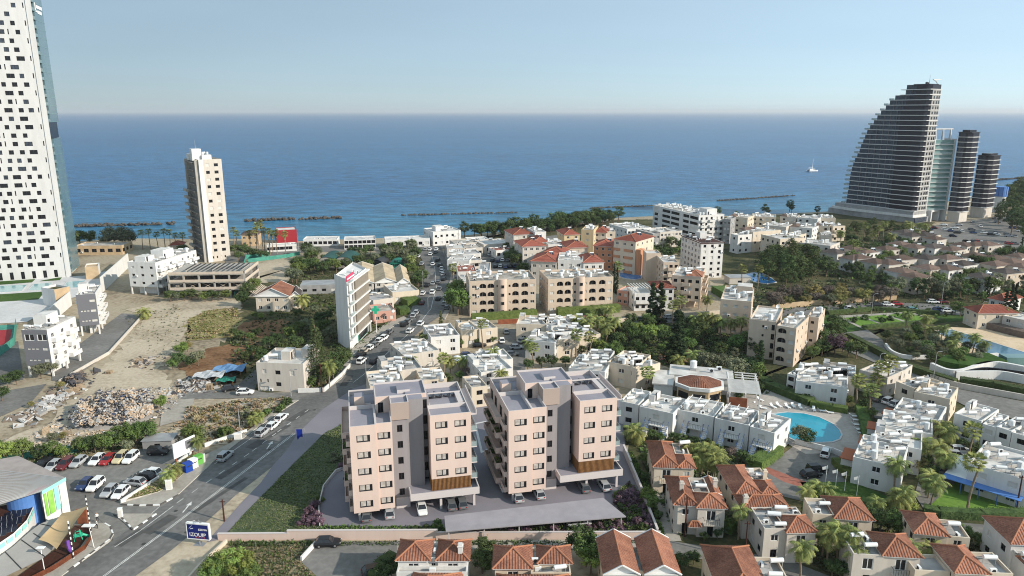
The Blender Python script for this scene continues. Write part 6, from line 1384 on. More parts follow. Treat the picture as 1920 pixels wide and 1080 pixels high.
# ================================================================== TILED VILLAS
def villa(label, N, rz, mods, wall='cream', h=5.5, xy=None, chim=None, group='tiled villas', porch=None):
    x, y = xy if xy else G(N[0], N[1], h); t = thing('villa', label, 'villa', (x, y, 0), radians(rz), group); k = 0
    for m in mods:
        k += 1; kind, x0, x1, y0, y1 = m[:5]; hh = m[5] if len(m) > 5 and m[5] else h; W, D = x1-x0, y1-y0; e = .004*k; ops = {}
        for ed, L in ((0, W), (1, D), (3, D)):
            n = max(1, int(L/3.0)); o = []
            for f in range(2):
                z = f*2.75
                for i in range(n):
                    c = L*(i+.5)/n; w = min(1.2, L*.4)
                    if ed == 0 and f == 1 and i == n-1 and W > 4: o.append((c-.8, c+.8, z+.35, z+2.3, 'win'))
                    elif ed == 0 and f == 0 and i == 0: o.append((c-.5, c+.5, .1, 2.2, 'dark'))
                    else: o.append((c-w/2, c+w/2, z+.95, z+2.05, 'win' if ed != 3 else 'dark'))
            ops[ed] = [q for q in o if q[3] < hh-.2 and q[0] > .15 and q[1] < L-.15]
        if kind == 'flat':
            volume(t, x0, x1, y0, y1, 0, hh-.5, wall, ops, par=.55); clutter(t, [(x0, y0), (x1, y0), (x1, y1), (x0, y1)], hh-.5, m[6] if len(m) > 6 else 1, 1, 0, 0, 0, .7, -radians(rz), seed=k+int(x))
        else:
            volume(t, x0, x1, y0, y1, 0, hh, wall, ops); g = {'gy': 'y', 'gx': 'x'}.get(kind); hip(t, x0, x1, y0, y1, hh+.15+e, min(W, D)*(.30 if not g else .34), .4, 'tiles', g)
            if ops[0] and W > 4: link('balcony', balcony_mesh(min(2.6, W-.4), .9, 'dark', wall), t, (x1-W/max(1, int(W/3))/2 if W > 6 else (x0+x1)/2, y0, 2.8), 0)
    if chim:
        for (cx, cy, cz) in chim: b = MB(); b.box(cx-.35, cx+.35, cy-.35, cy+.35, cz-1.4, cz+.7); b.box(cx-.45, cx+.45, cy-.45, cy+.45, cz+.7, cz+.82); b.box(cx-.3, cx+.3, cy-.3, cy+.3, cz+.82, cz+1.1); b.build('chimney', wall, t)
    if porch: x0, x1, y0, y1, z = porch; hip(t, x0, x1, y0, y1, z, .8, .1, 'tiles'); 
    return t
villa('tiled villa beside the boundary wall with rooftop heater', (1227,876), -4, [('hip', 0, 4.5, 0, 10.2), ('hip', 4.51, 7.3, 0, 4.8), ('flat', 4.51, 7.3, 4.82, 9.6, 5.9, 1)])
villa('tiled villa with roof terrace and small porch roof', (1265.6,947), -3, [('hip', 0, 3.7, 0, 9.3), ('hip', 3.71, 8.2, -.7, 3.7), ('flat', 3.71, 6.6, 3.72, 8.8, 5.9, 2), ('gy', 6.61, 8.2, 3.72, 8.8, 5.5)], chim=[(1.6, 3.4, 7.0), (7.8, 5.6, 6.6)], porch=(2.2, 4.2, -1.7, -.75, 2.5), wall='pale')
villa('tiled villa beside the road with chimney', (1380,930), 1, [('hip', 0, 4.6, 0, 10.4), ('hip', 4.61, 7.5, 0, 4.8), ('flat', 4.61, 7.5, 4.82, 9.4, 5.8, 1)], chim=[(6.9, 5.6, 6.4)])
villa('villa with grey terrace roof and garage canopy', (1433,996), 1, [('flat', 0, 3.5, 0, 6.4, 5.9, 2), ('hip', 3.51, 8.0, -.5, 4.0), ('hip', -1.2, 6.4, 6.42, 10.6), ('flat', 3.51, 7.6, 4.02, 6.4, 5.9, 1)], wall='pale', chim=[(-.6, 7.4, 6.6)])
villa('tiled villa cut by the bottom edge beside the street', None, -2, [('hip', 0, 6.6, 0, 12.6), ('flat', 6.61, 10.4, 4, 10.5, 5.4, 2)], xy=(28.7, 84.6))
villa('villa with twin pyramid roofs beside the worn yard', (746,1051), 0, [('hip', 0, 4.5, 0, 4.8), ('hip', 5.9, 10.3, 0, 4.8), ('flat', 4.51, 5.89, .4, 4.6, 5.6, 0), ('flat', 0, 10.3, -1.6, -.01, 4.6, 0), ('hip', 2.6, 9.4, -6.4, -1.61, 4.2)], wall='white2', chim=[(9.2, 1.0, 6.6)])
villa('villa with satellite dish between tiled roofs', (928,1066), 0, [('hip', 0, 5.2, 0, 5.2), ('hip', 6.5, 11, 1.2, 5.2), ('flat', 5.21, 6.49, .4, 5, 5.6, 0), ('flat', 5.2, 11, -.6, 1.19, 5.2, 1), ('hip', .6, 10.6, -6, -.61, 4.6)], wall='cream')
for i, X in enumerate((13.4, 19.3)):
    villa(['twin gabled villa with shaded slope beside the green shrub', 'twin gabled villa nearest the street lamp'][i], None, 0, [('gy', 0, 4.6, 0, 8.4)]+([('flat', 4.61, 5.9, 1, 7, 5.2, 0)] if i == 0 else []), xy=(X, 90.6), wall='cream')
villa('villa with flat heater roof beside the villa road', (1524,967), -6, [('flat', 0, 3.4, 0, 5.2, 5.8, 2), ('hip', 3.41, 9.2, -.5, 6)])
villa('small villa with garage door beside the tall hedge', (1716,1000), -12, [('hip', 0, 4.6, 0, 6.2), ('flat', 4.61, 8.0, .4, 5.4, 5.4, 2)])
villa('palm-shaded villa with flat heater roof', (1657,1042), -6, [('hip', 0, 5.2, 0, 5.8), ('flat', -4.4, -.01, -.2, 5.2, 5.6, 2)], wall='pale')
villa('tiled villa beside the white terrace roof', (1792,1074), -4, [('hip', 0, 4.4, 0, 6.6), ('flat', 4.41, 8.2, .4, 5.6, 5.4, 3), ('flat', -5, -.01, 1.2, 5.4, 4.8, 0)])
villa('white villa with dark tiled roof at the edge', (1897,1020), -4, [('hip', 0, 8, 0, 7.2, 6), ('flat', .4, 5, -4.6, -.01, 5, 1)], wall='white2', h=6); villa('lower white villa at the bottom corner', (1905,1048), -4, [('hip', 1.5, 8, -3, 1.5, 4.6)], wall='white2')
# ================================================================== SHOP AT THE CORNER
mat('shop_green', (0.16, 0.42, 0.06), .6, (0.32, 0.55, 0.12), .5); mat('plastic_red', (0.36, 0.05, 0.06), .7, (0.28, 0.04, 0.05), 1.0); mat('plastic_green', (0.03, 0.42, 0.25), .5); mat('plastic_purple', (0.16, 0.06, 0.34), .5); mat('bin_green', (0.12, 0.36, 0.07), .6); mat('bin_blue', (0.01, 0.05, 0.30), .6); mat('banner_blue', (0.012, 0.03, 0.26), .5); mat('sign_blue', (0.006, 0.016, 0.14), .4)
def quadz(b, pts, mi=0): b.face(pts, mi)
def shop():
    o = Vector(G(132, 960)); t = thing('shop', 'shop with striped metal roof and blue corner drum', 'shop', (*o, 0))
    def L(px, py, z): x, y = G(px, py, z); return (x-o.x, y-o.y, z)
    # upper hall: right wall with sign panels, long metal roof
    zt = 8.0; a, b_, c, d = L(77,922,zt), L(122,896,zt), L(34,855,zt+.8), L(-60,872,zt+.8)
    w = MB(); w.face([(a[0],a[1],0),(b_[0],b_[1],0),b_,a]); w.face([(b_[0],b_[1],0),(c[0],c[1],0),c,b_]); w.build('wall', 'white', t)
    e = L(-60,965,zt); r = MB(); r.face([(p[0],p[1],p[2]+.05) for p in (a, b_, c, d, e)]); r.face([(p[0],p[1],p[2]-.35) for p in (a, b_)]+[(p[0],p[1],p[2]+.05) for p in (b_, a)]); r.build('roof', 'striped_roof', t)
    A, Bv, Cv, Ev = Vector(a), Vector(b_), Vector(c), Vector(e); n = 20
    for i in range(n):                           # standing seams
        f = i/n; p = A.lerp(Bv, f)+Vector((0, 0, .1)); q = (Vector(e).lerp(Vector(d), f))+Vector((0, 0, .1)); s = MB(); s.tube(p, q, .09, .09, 4); s.build('roof_seam', 'galv', t)
    for k, (f0, f1, m) in enumerate([(.05, .16, 'shop_green'), (.2, .42, 'shop_green'), (.46, .64, 'teal'), (.68, .9, 'white2')]):
        p, q = A.lerp(Bv, f0), A.lerp(Bv, f1); n2 = Vector((p.y-q.y, q.x-p.x, 0)).normalized()*-.12; s = MB(); s.face([(p.x+n2.x, p.y+n2.y, 3.2), (q.x+n2.x, q.y+n2.y, 3.2), (q.x+n2.x, q.y+n2.y, 7.4), (p.x+n2.x, p.y+n2.y, 7.4)]); s.build('sign_panel', m, t)
    nn = Vector((A.y-Bv.y, Bv.x-A.x, 0)).normalized()*-.16; s = MB(); s.face([(A.x+nn.x, A.y+nn.y, 7.5), (Bv.x+nn.x, Bv.y+nn.y, 7.5), (Bv.x+nn.x, Bv.y+nn.y, 8.15), (A.x+nn.x, A.y+nn.y, 8.15)]); s.build('fascia', 'teal', t)
    s = MB(); p0 = A.lerp(Bv, .05); q0 = A.lerp(Bv, .62); bk = (Ev-A).normalized(); s.face([tuple(p0+bk*1+Vector((0,0,.14))), tuple(q0+bk*.8+Vector((0,0,.14))), tuple(q0+bk*2.6+Vector((0,0,.14))), tuple(p0+bk*2.4+Vector((0,0,.14)))]); s.build('red_roof_panel', 'plastic_red', t)
    # blue drum
    dc = Vector(L(54, 992, 0)); R = 2.5; n = 24
    s = MB(); ring = [(dc.x+R*cos(2*pi*i/n), dc.y+R*.9*sin(2*pi*i/n)) for i in range(n)]; s.prism(ring, 0, 7.6, 0); s.build('drum', 'blue_paint', t); dd = Vector(L(72, 994, 0)); pbox('blue_pier', t, dd.x-.7, dd.x+.7, dd.y-.3, dd.y+.3, 0, 7.5, 'blue_paint')
    # curved low front with lettering band and dark roof
    P = [(63,948),(50,975),(25,1000),(-10,1024),(-60,1050)]; zl = 5.0; Q = [L(x, y, zl) for x, y in P]; w = MB()
    for p, q in zip(Q[:-1], Q[1:]): w.face([(q[0],q[1],0),(p[0],p[1],0),p,q])
    w.build('front_wall', 'white', t); r = MB(); r.face([(x, y, zl-.4) for x, y, z in Q]+[L(-60,960,zl-.4), L(20,945,zl-.4)]); r.build('low_roof', 'wood_dark', t)
    w = MB()
    for p, q in zip(Q[:-1], Q[1:]):
        dv = Vector((q[1]-p[1], p[0]-q[0], 0)).normalized()*.1
        for f0, f1 in ((.08, .42), (.52, .92)): u, v = Vector(p).lerp(Vector(q), f0), Vector(p).lerp(Vector(q), f1); w.face([(v.x-dv.x, v.y-dv.y, 4.0), (u.x-dv.x, u.y-dv.y, 4.0), (u.x-dv.x, u.y-dv.y, 4.7), (v.x-dv.x, v.y-dv.y, 4.7)])
    w.build('lettering_band', 'teal', t)
    for i, (x, y) in enumerate([(30,963),(12,972),(22,978),(2,986),(12,992),(-8,1000),(40,958)]): p = L(x, y, 4.9); link('solar_panel', PV, t, (p[0], p[1], 4.62), radians(28), (.9, .9, .5))
    # big grey awning, tan tensile sail, timber deck
    zc = 3.6; aw = [L(75,982,zc), L(113,968,zc), L(112,990,zc), L(104,1026,zc), L(78,1048,zc), L(-10,1090,zc), L(-10,1050,zc), L(25,1024,zc), L(52,1000,zc)]; s = MB(); s.face([p for p in aw][::-1]); s.face([(p[0], p[1], p[2]-.06) for p in aw]); s.build('awning', 'grey_canvas', t)
    for f in ((75,982,112,990), (63,1000,104,1026), (40,1012,85,1044), (10,1035,40,1066)): s = MB(); s.tube(L(f[0], f[1], zc+.05), L(f[2], f[3], zc+.05), .07, .07, 5); s.build('awning_rib', 'metal_dark', t)
    dk = [L(140,985,.3), L(168,985,.3), L(172,1010,.3), L(160,1030,.3), L(100,1070,.3), L(40,1100,.3), L(20,1090,.3), L(105,1030,.3)]; s = MB(); s.prism([(p[0], p[1]) for p in dk][::-1], 0.02, .3); s.build('deck', 'wood_dark', t)
    for p, q in zip(dk[1:5], dk[2:6]): s = MB(); s.face([(p[0],p[1],.3),(q[0],q[1],.3),(q[0],q[1],1.2),(p[0],p[1],1.2)]); s.face([(q[0],q[1],.3),(p[0],p[1],.3),(p[0],p[1],1.2),(q[0],q[1],1.2)]); s.build('deck_rail', 'brick_red', t)
    s = MB(); p, q = L(146,985,0), L(166,984,0); s.box(p[0], q[0], p[1], p[1]+.4, 0.3, 3.0); s.build('brick_arch', 'brick_red', t)
    return t
shop()
def sail():
    o = Vector(G(125, 1000)); t = thing('shade_sail', 'tan tensile canopy stretched over the timber deck', 'canopy', (*o, 0)); b = MB()
    def L(px, py, z): x, y = G(px, py, z); return Vector((x-o.x, y-o.y, z))
    c = [L(116,962,5.0), L(165,948,6.9), L(106,1030,4.2), L(72,1012,4.5)]; n = 9; g = [[None]*(n+1) for _ in range(n+1)]
    for i in range(n+1):
        for j in range(n+1):
            u, v = i/n, j/n; p = c[0]*(1-u)*(1-v)+c[1]*u*(1-v)+c[2]*u*v+c[3]*(1-u)*v; ctr = (c[0]+c[1]+c[2]+c[3])/4; k = .16*(1-(4*u*(1-u))*(4*v*(1-v)))*(4*u*(1-u)+4*v*(1-v))*.5; p = p.lerp(ctr, k); g[i][j] = p-Vector((0, 0, .5*(4*u*(1-u))*(4*v*(1-v))))
    for i in range(n):
        for j in range(n): b.face([tuple(g[i][j]), tuple(g[i+1][j]), tuple(g[i+1][j+1]), tuple(g[i][j+1])])
    b.build('fabric', 'canvas', t, smooth=True)
sail()
def striped_pole(label, px, py, h):
    t = thing('striped_pole', label, 'pole', (*G(px, py), 0), 0, 'striped poles'); n = int(h/.45)
    for i in range(n): b = MB(); b.tube((0, 0, i*h/n), (0, 0, (i+1)*h/n), .11, .11, 8); b.build('band', ['frame_white', 'metal_dark'][i % 2], t)
striped_pole('black and white striped pole at the sail tip', 171, 1000, 7.2); striped_pole('black and white striped pole on the timber deck', 139, 1050, 7.0)
def play():
    t = thing('play_frame', 'green plastic play frame on the timber deck', 'play frame', (*G(148, 1014), .3), .5); b = MB()
    for x, y in ((-.6,-.5),(.6,-.5),(-.6,.5),(.6,.5)): b.tube((x, y, 0), (x*.5, y*.5, 1.6), .08, .08, 6)
    b.box(-.7, .7, -.5, .5, .7, .8); b.path([(-.3, -.25, 1.6), (.3, -.25, 1.6), (.3, .25, 1.6)], .08); b.tube((.6, 0, .8), (1.6, 0, .1), .2, .2, 6); b.build('frame', 'plastic_green', t)
    t = thing('slide', 'purple plastic slide beside the striped pole', 'slide', (*G(130, 1036), .3), .2); b = MB(); b.path([(0, 0, 1.9), (.1, -.2, 1.2), (.3, -.5, .6), (.8, -.9, .2)], .28, 8); b.tube((0, .2, 0), (0, .1, 1.9), .12, .12, 6); b.tube((-.5, .1, 1.5), (.5, .1, 1.5), .1, .1, 6); b.build('chute', 'plastic_purple', t)
play()
def lamp_post(label, px, py, h, arm=(1.6, 0), m='galv', group='street lamps', name='street_lamp'):
    t = thing(name, label or 'x', 'street lamp', (*G(px, py), 0), 0, group); b = MB(); b.tube((0, 0, 0), (0, 0, h), .1, .06, 7); ax, ay = arm; b.path([(0, 0, h), (ax*.4, ay*.4, h+.5), (ax, ay, h+.55)], .045, 5); b.build('pole', m, t)
    b = MB(); b.box(ax-.1, ax+.55, ay-.14, ay+.14, h+.46, h+.6); b.build('lamp_head', 'metal', t)
    if not label: auto(t, 'street lamp on a thin pole', px, py-20)
for p in [(452,826,8,(2.2,.6)), (546,744,7,(1.6,-.5)), (687,713,6,(.4,0)), (769,636,6,(1.4,.5)), (803,590,6,(.9,.3)), (793,540,7,(1.2,0)), (1432,848,7,(.9,0)), (1644,720,8,(.8,0)), (1749,716,8,(.8,0)), (925,700,9,(1,0)), (811,705,7,(1,0)), (1258,640,4,(.5,0)), (1330,540,6,(1,0)), (884,600,7,(1,0)), (1633,595,8,(1,0)), (1765,570,8,(1,0)), (1838,600,6,(.8,0)), (560,470,7,(1,0)), (860,458,8,(.5,0)), (1235,790,5,(.4,0))]: lamp_post(None, *p)
def wood_pole(label, px, py, h, m='wood_dark'):
    t = thing('utility_pole', label, 'pole', (*G(px, py), 0), 0, 'utility poles'); b = MB(); b.tube((0, 0, 0), (0, 0, h), .16, .11, 8); b.build('pole', m, t); b = MB(); b.box(-.5, .5, -.06, .06, h-.5, h-.38); b.build('crossarm', m, t)
wood_pole('dark utility pole beside the boundary wall corner', 1284, 1006, 7.5); wood_pole('dark post on the roadside verge', 421, 979, 4.4); wood_pole('dark pole in front of the villa with canopy', 1396, 1050, 7); wood_pole('leaning pole beside the townhouse with blue canopy', 1905, 958, 7); wood_pole('tall pole beside the pine', 604, 737, 8)
b_ = None
def billboard():
    o = G(375, 1022); t = thing('billboard', 'blue billboard with white lettering on a steel post', 'billboard', (*o, 0), radians(-8)); z0, z1, w = 1.6, 4.9, 2.35
    pbox('panel', t, -w, w, -.22, .22, z0, z1, 'sign_blue')
    for a in ((-w-.12, w+.12, z1, z1+.28), (-w-.12, w+.12, z0-.15, z0)): pbox('frame', t, a[0], a[1], -.3, .3, a[2], a[3], 'plastic_white')
    for x in (-w-.12, w): pbox('frame', t, x, x+.22 if x > 0 else x+.11, -.3, .3, z0, z1, 'plastic_white')
    b = MB(); b.tube((0, 0, 0), (0, 0, z0), .16, .16, 8); b.box(-1.1, 1.1, -.7, .7, 0, .22); b.build('post', 'metal', t)
    b = MB(); b.path([(-.3, 0, z1+.28), (-.4, -.2, z1+.9), (-1.2, -1.2, z1+1.0)], .05, 5); b.path([(.1, 0, z1+.28), (.4, -.2, z1+1.1), (1.3, -1.0, z1+1.1)], .05, 5); b.box(1.1, 1.6, -1.15, -.85, z1+1.0, z1+1.15); b.build('lamp_arm', 'galv', t)
    for txt, x, z, s in (('EZENA', .15, 3.55, .62), ('IZOUIP', -1.95, 2.15, 1.15)):
        cu = bpy.data.curves.new('lettering', 'FONT'); cu.body = txt; cu.size = s; cu.extrude = .02; cu.materials.append(MATS['plastic_white']); tmp = bpy.data.objects.new('lettering', cu); me = bpy.data.meshes.new_from_object(tmp); bpy.data.objects.remove(tmp); link('lettering', me, t, (x, -.25, z), (pi/2, 0, 0))
    b = MB(); b.tube((-1.9, -.26, 3.9), (-1.1, -.26, 4.7), .05, .05, 4); b.tube((-1.6, -.26, 3.8), (-1.0, -.26, 4.0), .07, .07, 4); b.build('emblem', 'plastic_white', t)
    t.scale = (.8, .8, .8)
    for i in range(4): pbox('bottle_strip', t, -.6+i*.6, -.35+i*.6, -.245, -.225, 1.75, 2.1, 'plastic_red')
billboard()
def banner():
    t = thing('banner_sign', 'blue hanging banner on a bracket beside the road', 'banner', (*G(566, 840), 0), 0); b = MB(); b.tube((.9, 0, 0), (.9, 0, 4.4), .05, .05, 6); b.tube((-1, 0, 4.4), (.95, 0, 4.4), .04, .04, 5); b.build('bracket', 'galv', t)
    b = MB(); b.prism([(-.9, -.02), (.35, -.02), (.35, .02), (-.9, .02)], 2.6, 4.35); b.face([(-.9, -.021, 2.6), (-.2, -.021, 2.6), (-.75, -.021, 1.9)]); b.build('banner', 'banner_blue', t)
banner()
def roof_sign():
    t = thing('roadside_billboard', 'white angled billboard above the recycling bins', 'billboard', (*G(349, 868), 0), radians(62)); pbox('panel', t, -2.6, 2.6, -.1, .1, 2.0, 5.2, 'plastic_white'); pbox('picture', t, .2, 2.4, -.13, -.1, 3.0, 4.8, 'greywall')
    for x in (-2, 2): pbox('post', t, x-.1, x+.1, .1, .3, 0, 5, 'brick_red')
roof_sign()
def bin_(label, px, py, m, w=1.5, h=1.9):
    t = thing('recycling_bin', label, 'bin', (*G(px, py), .33), radians(55), 'recycling bins'); b = MB(); b.prism([(-w/2, -.6), (w/2, -.6), (w/2, .6), (-w/2, .6)], 0, h*.8); b.build('body', m, t); b = MB(); b.prism([(-w/2-.05, -.65), (w/2+.05, -.65), (w/2+.05, .65), (-w/2-.05, .65)], h*.8+.01, h, bottom=True); b.build('lid', m, t); pbox('slot', t, -w*.3, w*.3, -.68, -.62, h*.6, h*.7, 'metal_dark')
bin_('dark blue recycling bin', 353, 886, 'bin_blue'); bin_('white recycling bin between the coloured ones', 363, 879, 'plastic_white'); bin_('bright green recycling bin', 373, 872, 'bin_green')
def cabinet(label, px, py, w=.9, h=1.6, m='plastic_white'):
    t = thing('utility_cabinet', label, 'cabinet', (*G(px, py), .33), .3); pbox('body', t, -w/2, w/2, -.3, .3, 0, h, m); pbox('door', t, -w*.4, w*.4, -.32, -.3, .15, h-.2, 'shutter'); pbox('cap', t, -w/2-.05, w/2+.05, -.35, .35, h+.002, h+.08, m)
cabinet('white kiosk cabinet on the planter pavement', 318, 920, 1.1, 2.0); cabinet('white utility cabinet beside the green bin', 381, 869); cabinet('white roadside cabinet below the lamp', 447, 826, 1.6, 1.4); cabinet('white bollard cabinet on the traffic island', 227, 972, .7, 1.6)
def green_cross():
    t = thing('pharmacy_sign', 'green cross sign on a tall white pole', 'sign', (*G(706, 625), 0)); b = MB(); b.tube((0, 0, 0), (0, 0, 8), .12, .1, 7); b.build('pole', 'plastic_white', t)
    b = MB(); b.box(-.45, .45, -.15, .15, 6.6, 9.2); b.box(-1.3, -.451, -.15, .15, 7.5, 8.4); b.box(.451, 1.3, -.15, .15, 7.5, 8.4); b.build('cross', 'plastic_green', t)
    t = thing('lamp_globe', 'white round lamp beside the street hedge', 'lamp', (*G(738, 608), 0)); b = MB(); b.tube((0, 0, 0), (0, 0, 4), .07, .06, 6); b.build('pole', 'galv', t); b = MB(); blob(b, Vector((0, 0, 4.6)), .7, random.Random(1)); b.build('globe', 'plastic_white', t)
green_cross()
for i, (x, y) in enumerate([(1547,910),(1566,917),(1583,922),(1606,930)]):
    t = thing('flagpole', ['white flagpole beside the dark cars', 'second white flagpole from the dark cars', 'third white flagpole from the dark cars', 'white flagpole farthest from the dark cars'][i], 'flagpole', (*G(x, y), 0), 0, 'row of flagpoles'); b = MB(); b.tube((0, 0, 0), (0, 0, 4.2), .07, .05, 6); b.build('pole', 'plastic_white', t); b = MB(); b.face([(-.05, 0, 4.1), (-.9, .1, 3.8), (-.75, .15, 3.2), (-.05, .02, 3.4)]); b.build('flag', 'plastic_white', t)
def _lounger():
    b = MB(); b.box(-.33, .33, -1.0, .35, .28, .36); b.face([(-.33, .35, .36), (.33, .35, .36), (.33, .95, .85), (-.33, .95, .85)]); b.face([(.33, .35, .3), (-.33, .35, .3), (-.33, .95, .79), (.33, .95, .79)]); bed = b.mesh('lounger_bed', ['plastic_white'])
    b = MB(); b.box(-.03, .03, -.03, .03, 0, .28); return bed, b.mesh('lounger_leg', ['plastic_white'])
LB, LG = _lounger()
for x, y, r in [(1425,752,.6),(1401,757,.9),(1420,762,.7),(1430,768,1.2),(1449,765,.4),(1460,763,.3),(1476,765,.2),(1487,764,0),(1500,766,-.1),(1526,771,-.2),(1540,773,1.4),(1555,776,1.3),(1602,790,1.3),(1604,799,1.4),(1608,808,1.5),(1612,815,1.4),(1600,783,1.3),(1618,822,1.4)]:
    t = thing('sun_lounger', 'x', 'sun lounger', (*G(x, y), .15), r, 'white sun loungers'); link('bed', LB, t)
    for lx, ly in ((-.28, -.9), (.28, -.9), (-.28, .3), (.28, .3)): link('leg', LG, t, (lx, ly, 0))
    auto(t, 'white sun lounger', x, y)
# barrel carports
for i, x in enumerate((858, 872, 886)):
    p = G(x, 690); t = thing('carport', ['white barrel carport beside the dark car', 'middle white barrel carport', 'white barrel carport nearest the courtyard palm'][i], 'carport', (*p, 0), radians(6), 'white barrel carports'); b = MB(); n = 8; pr = [(-1.15*cos(pi*k/n), 2.3+.65*sin(pi*k/n)) for k in range(n+1)]
    for (x0, z0), (x1, z1) in zip(pr[:-1], pr[1:]): b.face([(x0, -2.4, z0), (x1, -2.4, z1), (x1, 2.4, z1), (x0, 2.4, z0)][::-1])
    b.build('roof', 'plastic_white', t)
    for sx in (-1.1, 1.1):
        for sy in (-2.2, 2.2): pbox('post', t, sx-.05, sx+.05, sy-.05, sy+.05, 0, 2.3, 'galv')
# hero canopy over the front parking row
def park_canopy():
    P = [G(836, 997, 2.6), G(1174, 969, 2.6), G(1131, 934, 2.6), G(833, 968, 2.6)]; cx, cy = P[0]; t = thing('parking_canopy', 'flat lilac grey parking canopy in front of the pink blocks', 'canopy', (cx, cy, 0)); Q = [(x-cx, y-cy) for x, y in P]
    b = MB(); b.prism(Q, 2.5, 2.68, bottom=True); b.build('roof', 'hero_canopy', t); ip = inset(Q, .5)
    for a, c in ((0, 1), (3, 2)):
        for k in range(6): f = k/5; x, y = ip[a][0]+(ip[c][0]-ip[a][0])*f, ip[a][1]+(ip[c][1]-ip[a][1])*f; pbox('post', t, x-.08, x+.08, y-.08, y+.08, 0, 2.5, 'hero_white')
park_canopy()
# rubble, pallets, tarpaulins on the dirt lot
for i, c in enumerate([(.40,.33,.26),(.30,.285,.27),(.07,.066,.072),(.42,.41,.40),(.20,.155,.12),(.06,.075,.12),(.50,.37,.26)]): mat('rubble%d' % i, c, .95)
def heap(name, label, poly, n, h, smin, smax, seed, mats, flat=.5, cat='rubble'):
    P = [G(*p) for p in poly]; cx, cy = sum(p[0] for p in P)/len(P), sum(p[1] for p in P)/len(P); xs = [p[0] for p in P]; ys = [p[1] for p in P]; rr = random.Random(seed); b = MB(); k = 0
    R = max(hypot(p[0]-cx, p[1]-cy) for p in P)
    if h > .6:
        q = [P, [((x-cx)*.6+cx, (y-cy)*.6+cy) for x, y in P], [((x-cx)*.25+cx, (y-cy)*.25+cy) for x, y in P]]; zz = [0, h*.34, h*.52]
        for lv in range(2):
            for i in range(len(P)): j = (i+1) % len(P); f = [(*q[lv][i], zz[lv]), (*q[lv][j], zz[lv]), (*q[lv+1][j], zz[lv+1]), (*q[lv+1][i], zz[lv+1])]; b.face(f, 1)
        b.face([(*p, zz[2]) for p in q[2]], 1)
    while k < n:
        x, y = rr.uniform(min(xs)-2, max(xs)+2), rr.uniform(min(ys)-2, max(ys)+2)
        if not inpoly(x, y, P) and rr.random() > .12: continue
        k += 1; f = hypot(x-cx, y-cy)/R; z = h*max(0, 1-f*1.15)*rr.uniform(.75, 1.1)*(1+.28*sin(x*.9)*cos(y*.7+x*.3)) if inpoly(x, y, P) else 0; s = rr.uniform(smin, smax)*(1.6 if rr.random() < .12 else 1); d = Vector((s*rr.uniform(.5, 1.3), s*rr.uniform(.4, 1), s*rr.uniform(.15, flat))); m3 = Matrix.Rotation(rr.uniform(0, 6.28), 3, 'Z') @ Matrix.Rotation(rr.gauss(0, .45), 3, 'X') @ Matrix.Rotation(rr.gauss(0, .45), 3, 'Y'); i = len(b.v); mi = rr.choices(range(len(mats)), weights=[(2, 3, 3, 3, 2, 2, 2)[q] for q in range(len(mats))])[0] if sin(x*.5+1)*cos(y*.4) < .25 or len(mats) < 7 else rr.choice([0, 6, 3, 6])
        for sx, sy, sz in ((-1,-1,-1),(1,-1,-1),(1,1,-1),(-1,1,-1),(-1,-1,1),(1,-1,1),(1,1,1),(-1,1,1)): v = m3 @ Vector((sx*d.x/2, sy*d.y/2, sz*d.z/2)); b.v.append((x+v.x, y+v.y, max(.01, z+v.z+.1)))
        for q4 in ((4,5,6,7),(0,1,5,4),(1,2,6,5),(2,3,7,6),(3,0,4,7)): b.f.append(tuple(i+a for a in q4)); b.m.append(mi)
    return tag(b.build(name, mats), label, cat, None, 'stuff')
RM = ['rubble%d' % i for i in range(7)]
heap('rubble', 'big heap of mixed broken rubble on the dirt lot', [(130,795),(150,765),(205,733),(270,735),(292,762),(285,785),(240,800),(185,808),(145,808)], 6500, 4.6, .2, .7, 3, RM)
heap('debris', 'scrap boards and pale debris along the lot edge', [(30,785),(70,765),(120,730),(132,742),(95,770),(50,795)], 320, .8, .5, 2.0, 4, ['rubble3', 'rubble1', 'rubble4', 'rubble3'], .2)
heap('debris', 'scrap pile beside the blue tarpaulin', [(335,725),(365,705),(400,708),(395,732),(345,735)], 260, 1.1, .4, 1.6, 5, ['rubble2', 'rubble3', 'rubble4', 'rubble1'], .3)
heap('debris', 'dark scrap pile beside the lot track', [(240,690),(262,672),(290,668),(285,688)], 90, .5, .3, 1.3, 6, ['rubble4', 'rubble2', 'rubble1', 'rubble0'], .25); heap('debris', 'brown brushwood pile by the yard wall', [(125,715),(150,700),(165,712),(140,730)], 160, 1.5, .4, 1.6, 8, ['rubble4', 'rubble2'], .2)
heap('debris', 'scattered pale stones along the track', [(0,838),(60,815),(140,812),(200,815),(140,832),(20,858)], 220, .2, .25, .9, 9, ['rubble3', 'rubble1', 'rubble0'], .4)
mat('pallet_wood', (.36, .27, .18), .9)
def pallet(label, px, py, rz, stack=1, up=False):
    t = thing('pallet_stack' if stack > 1 else 'pallet', label, 'pallet', (*G(px, py), 0), rz, 'wooden pallets')
    for s in range(stack):
        z = s*.2
        if up:
            for i in range(5): pbox('slat', t, -.9, .9, -.05, .05, .1+i*.32, .3+i*.32, 'pallet_wood')
            for x in (-.8, 0, .8): pbox('batten', t, x-.06, x+.06, .051, .15, 0, 1.75, 'pallet_wood')
        else:
            for i in range(6): pbox('slat', t, -.75, .75, -.7+i*.26, -.54+i*.26, z+.12, z+.15, 'pallet_wood')
            for x in (-.65, 0, .65): pbox('batten', t, x-.06, x+.06, -.7, .75, z, z+.119, 'pallet_wood')
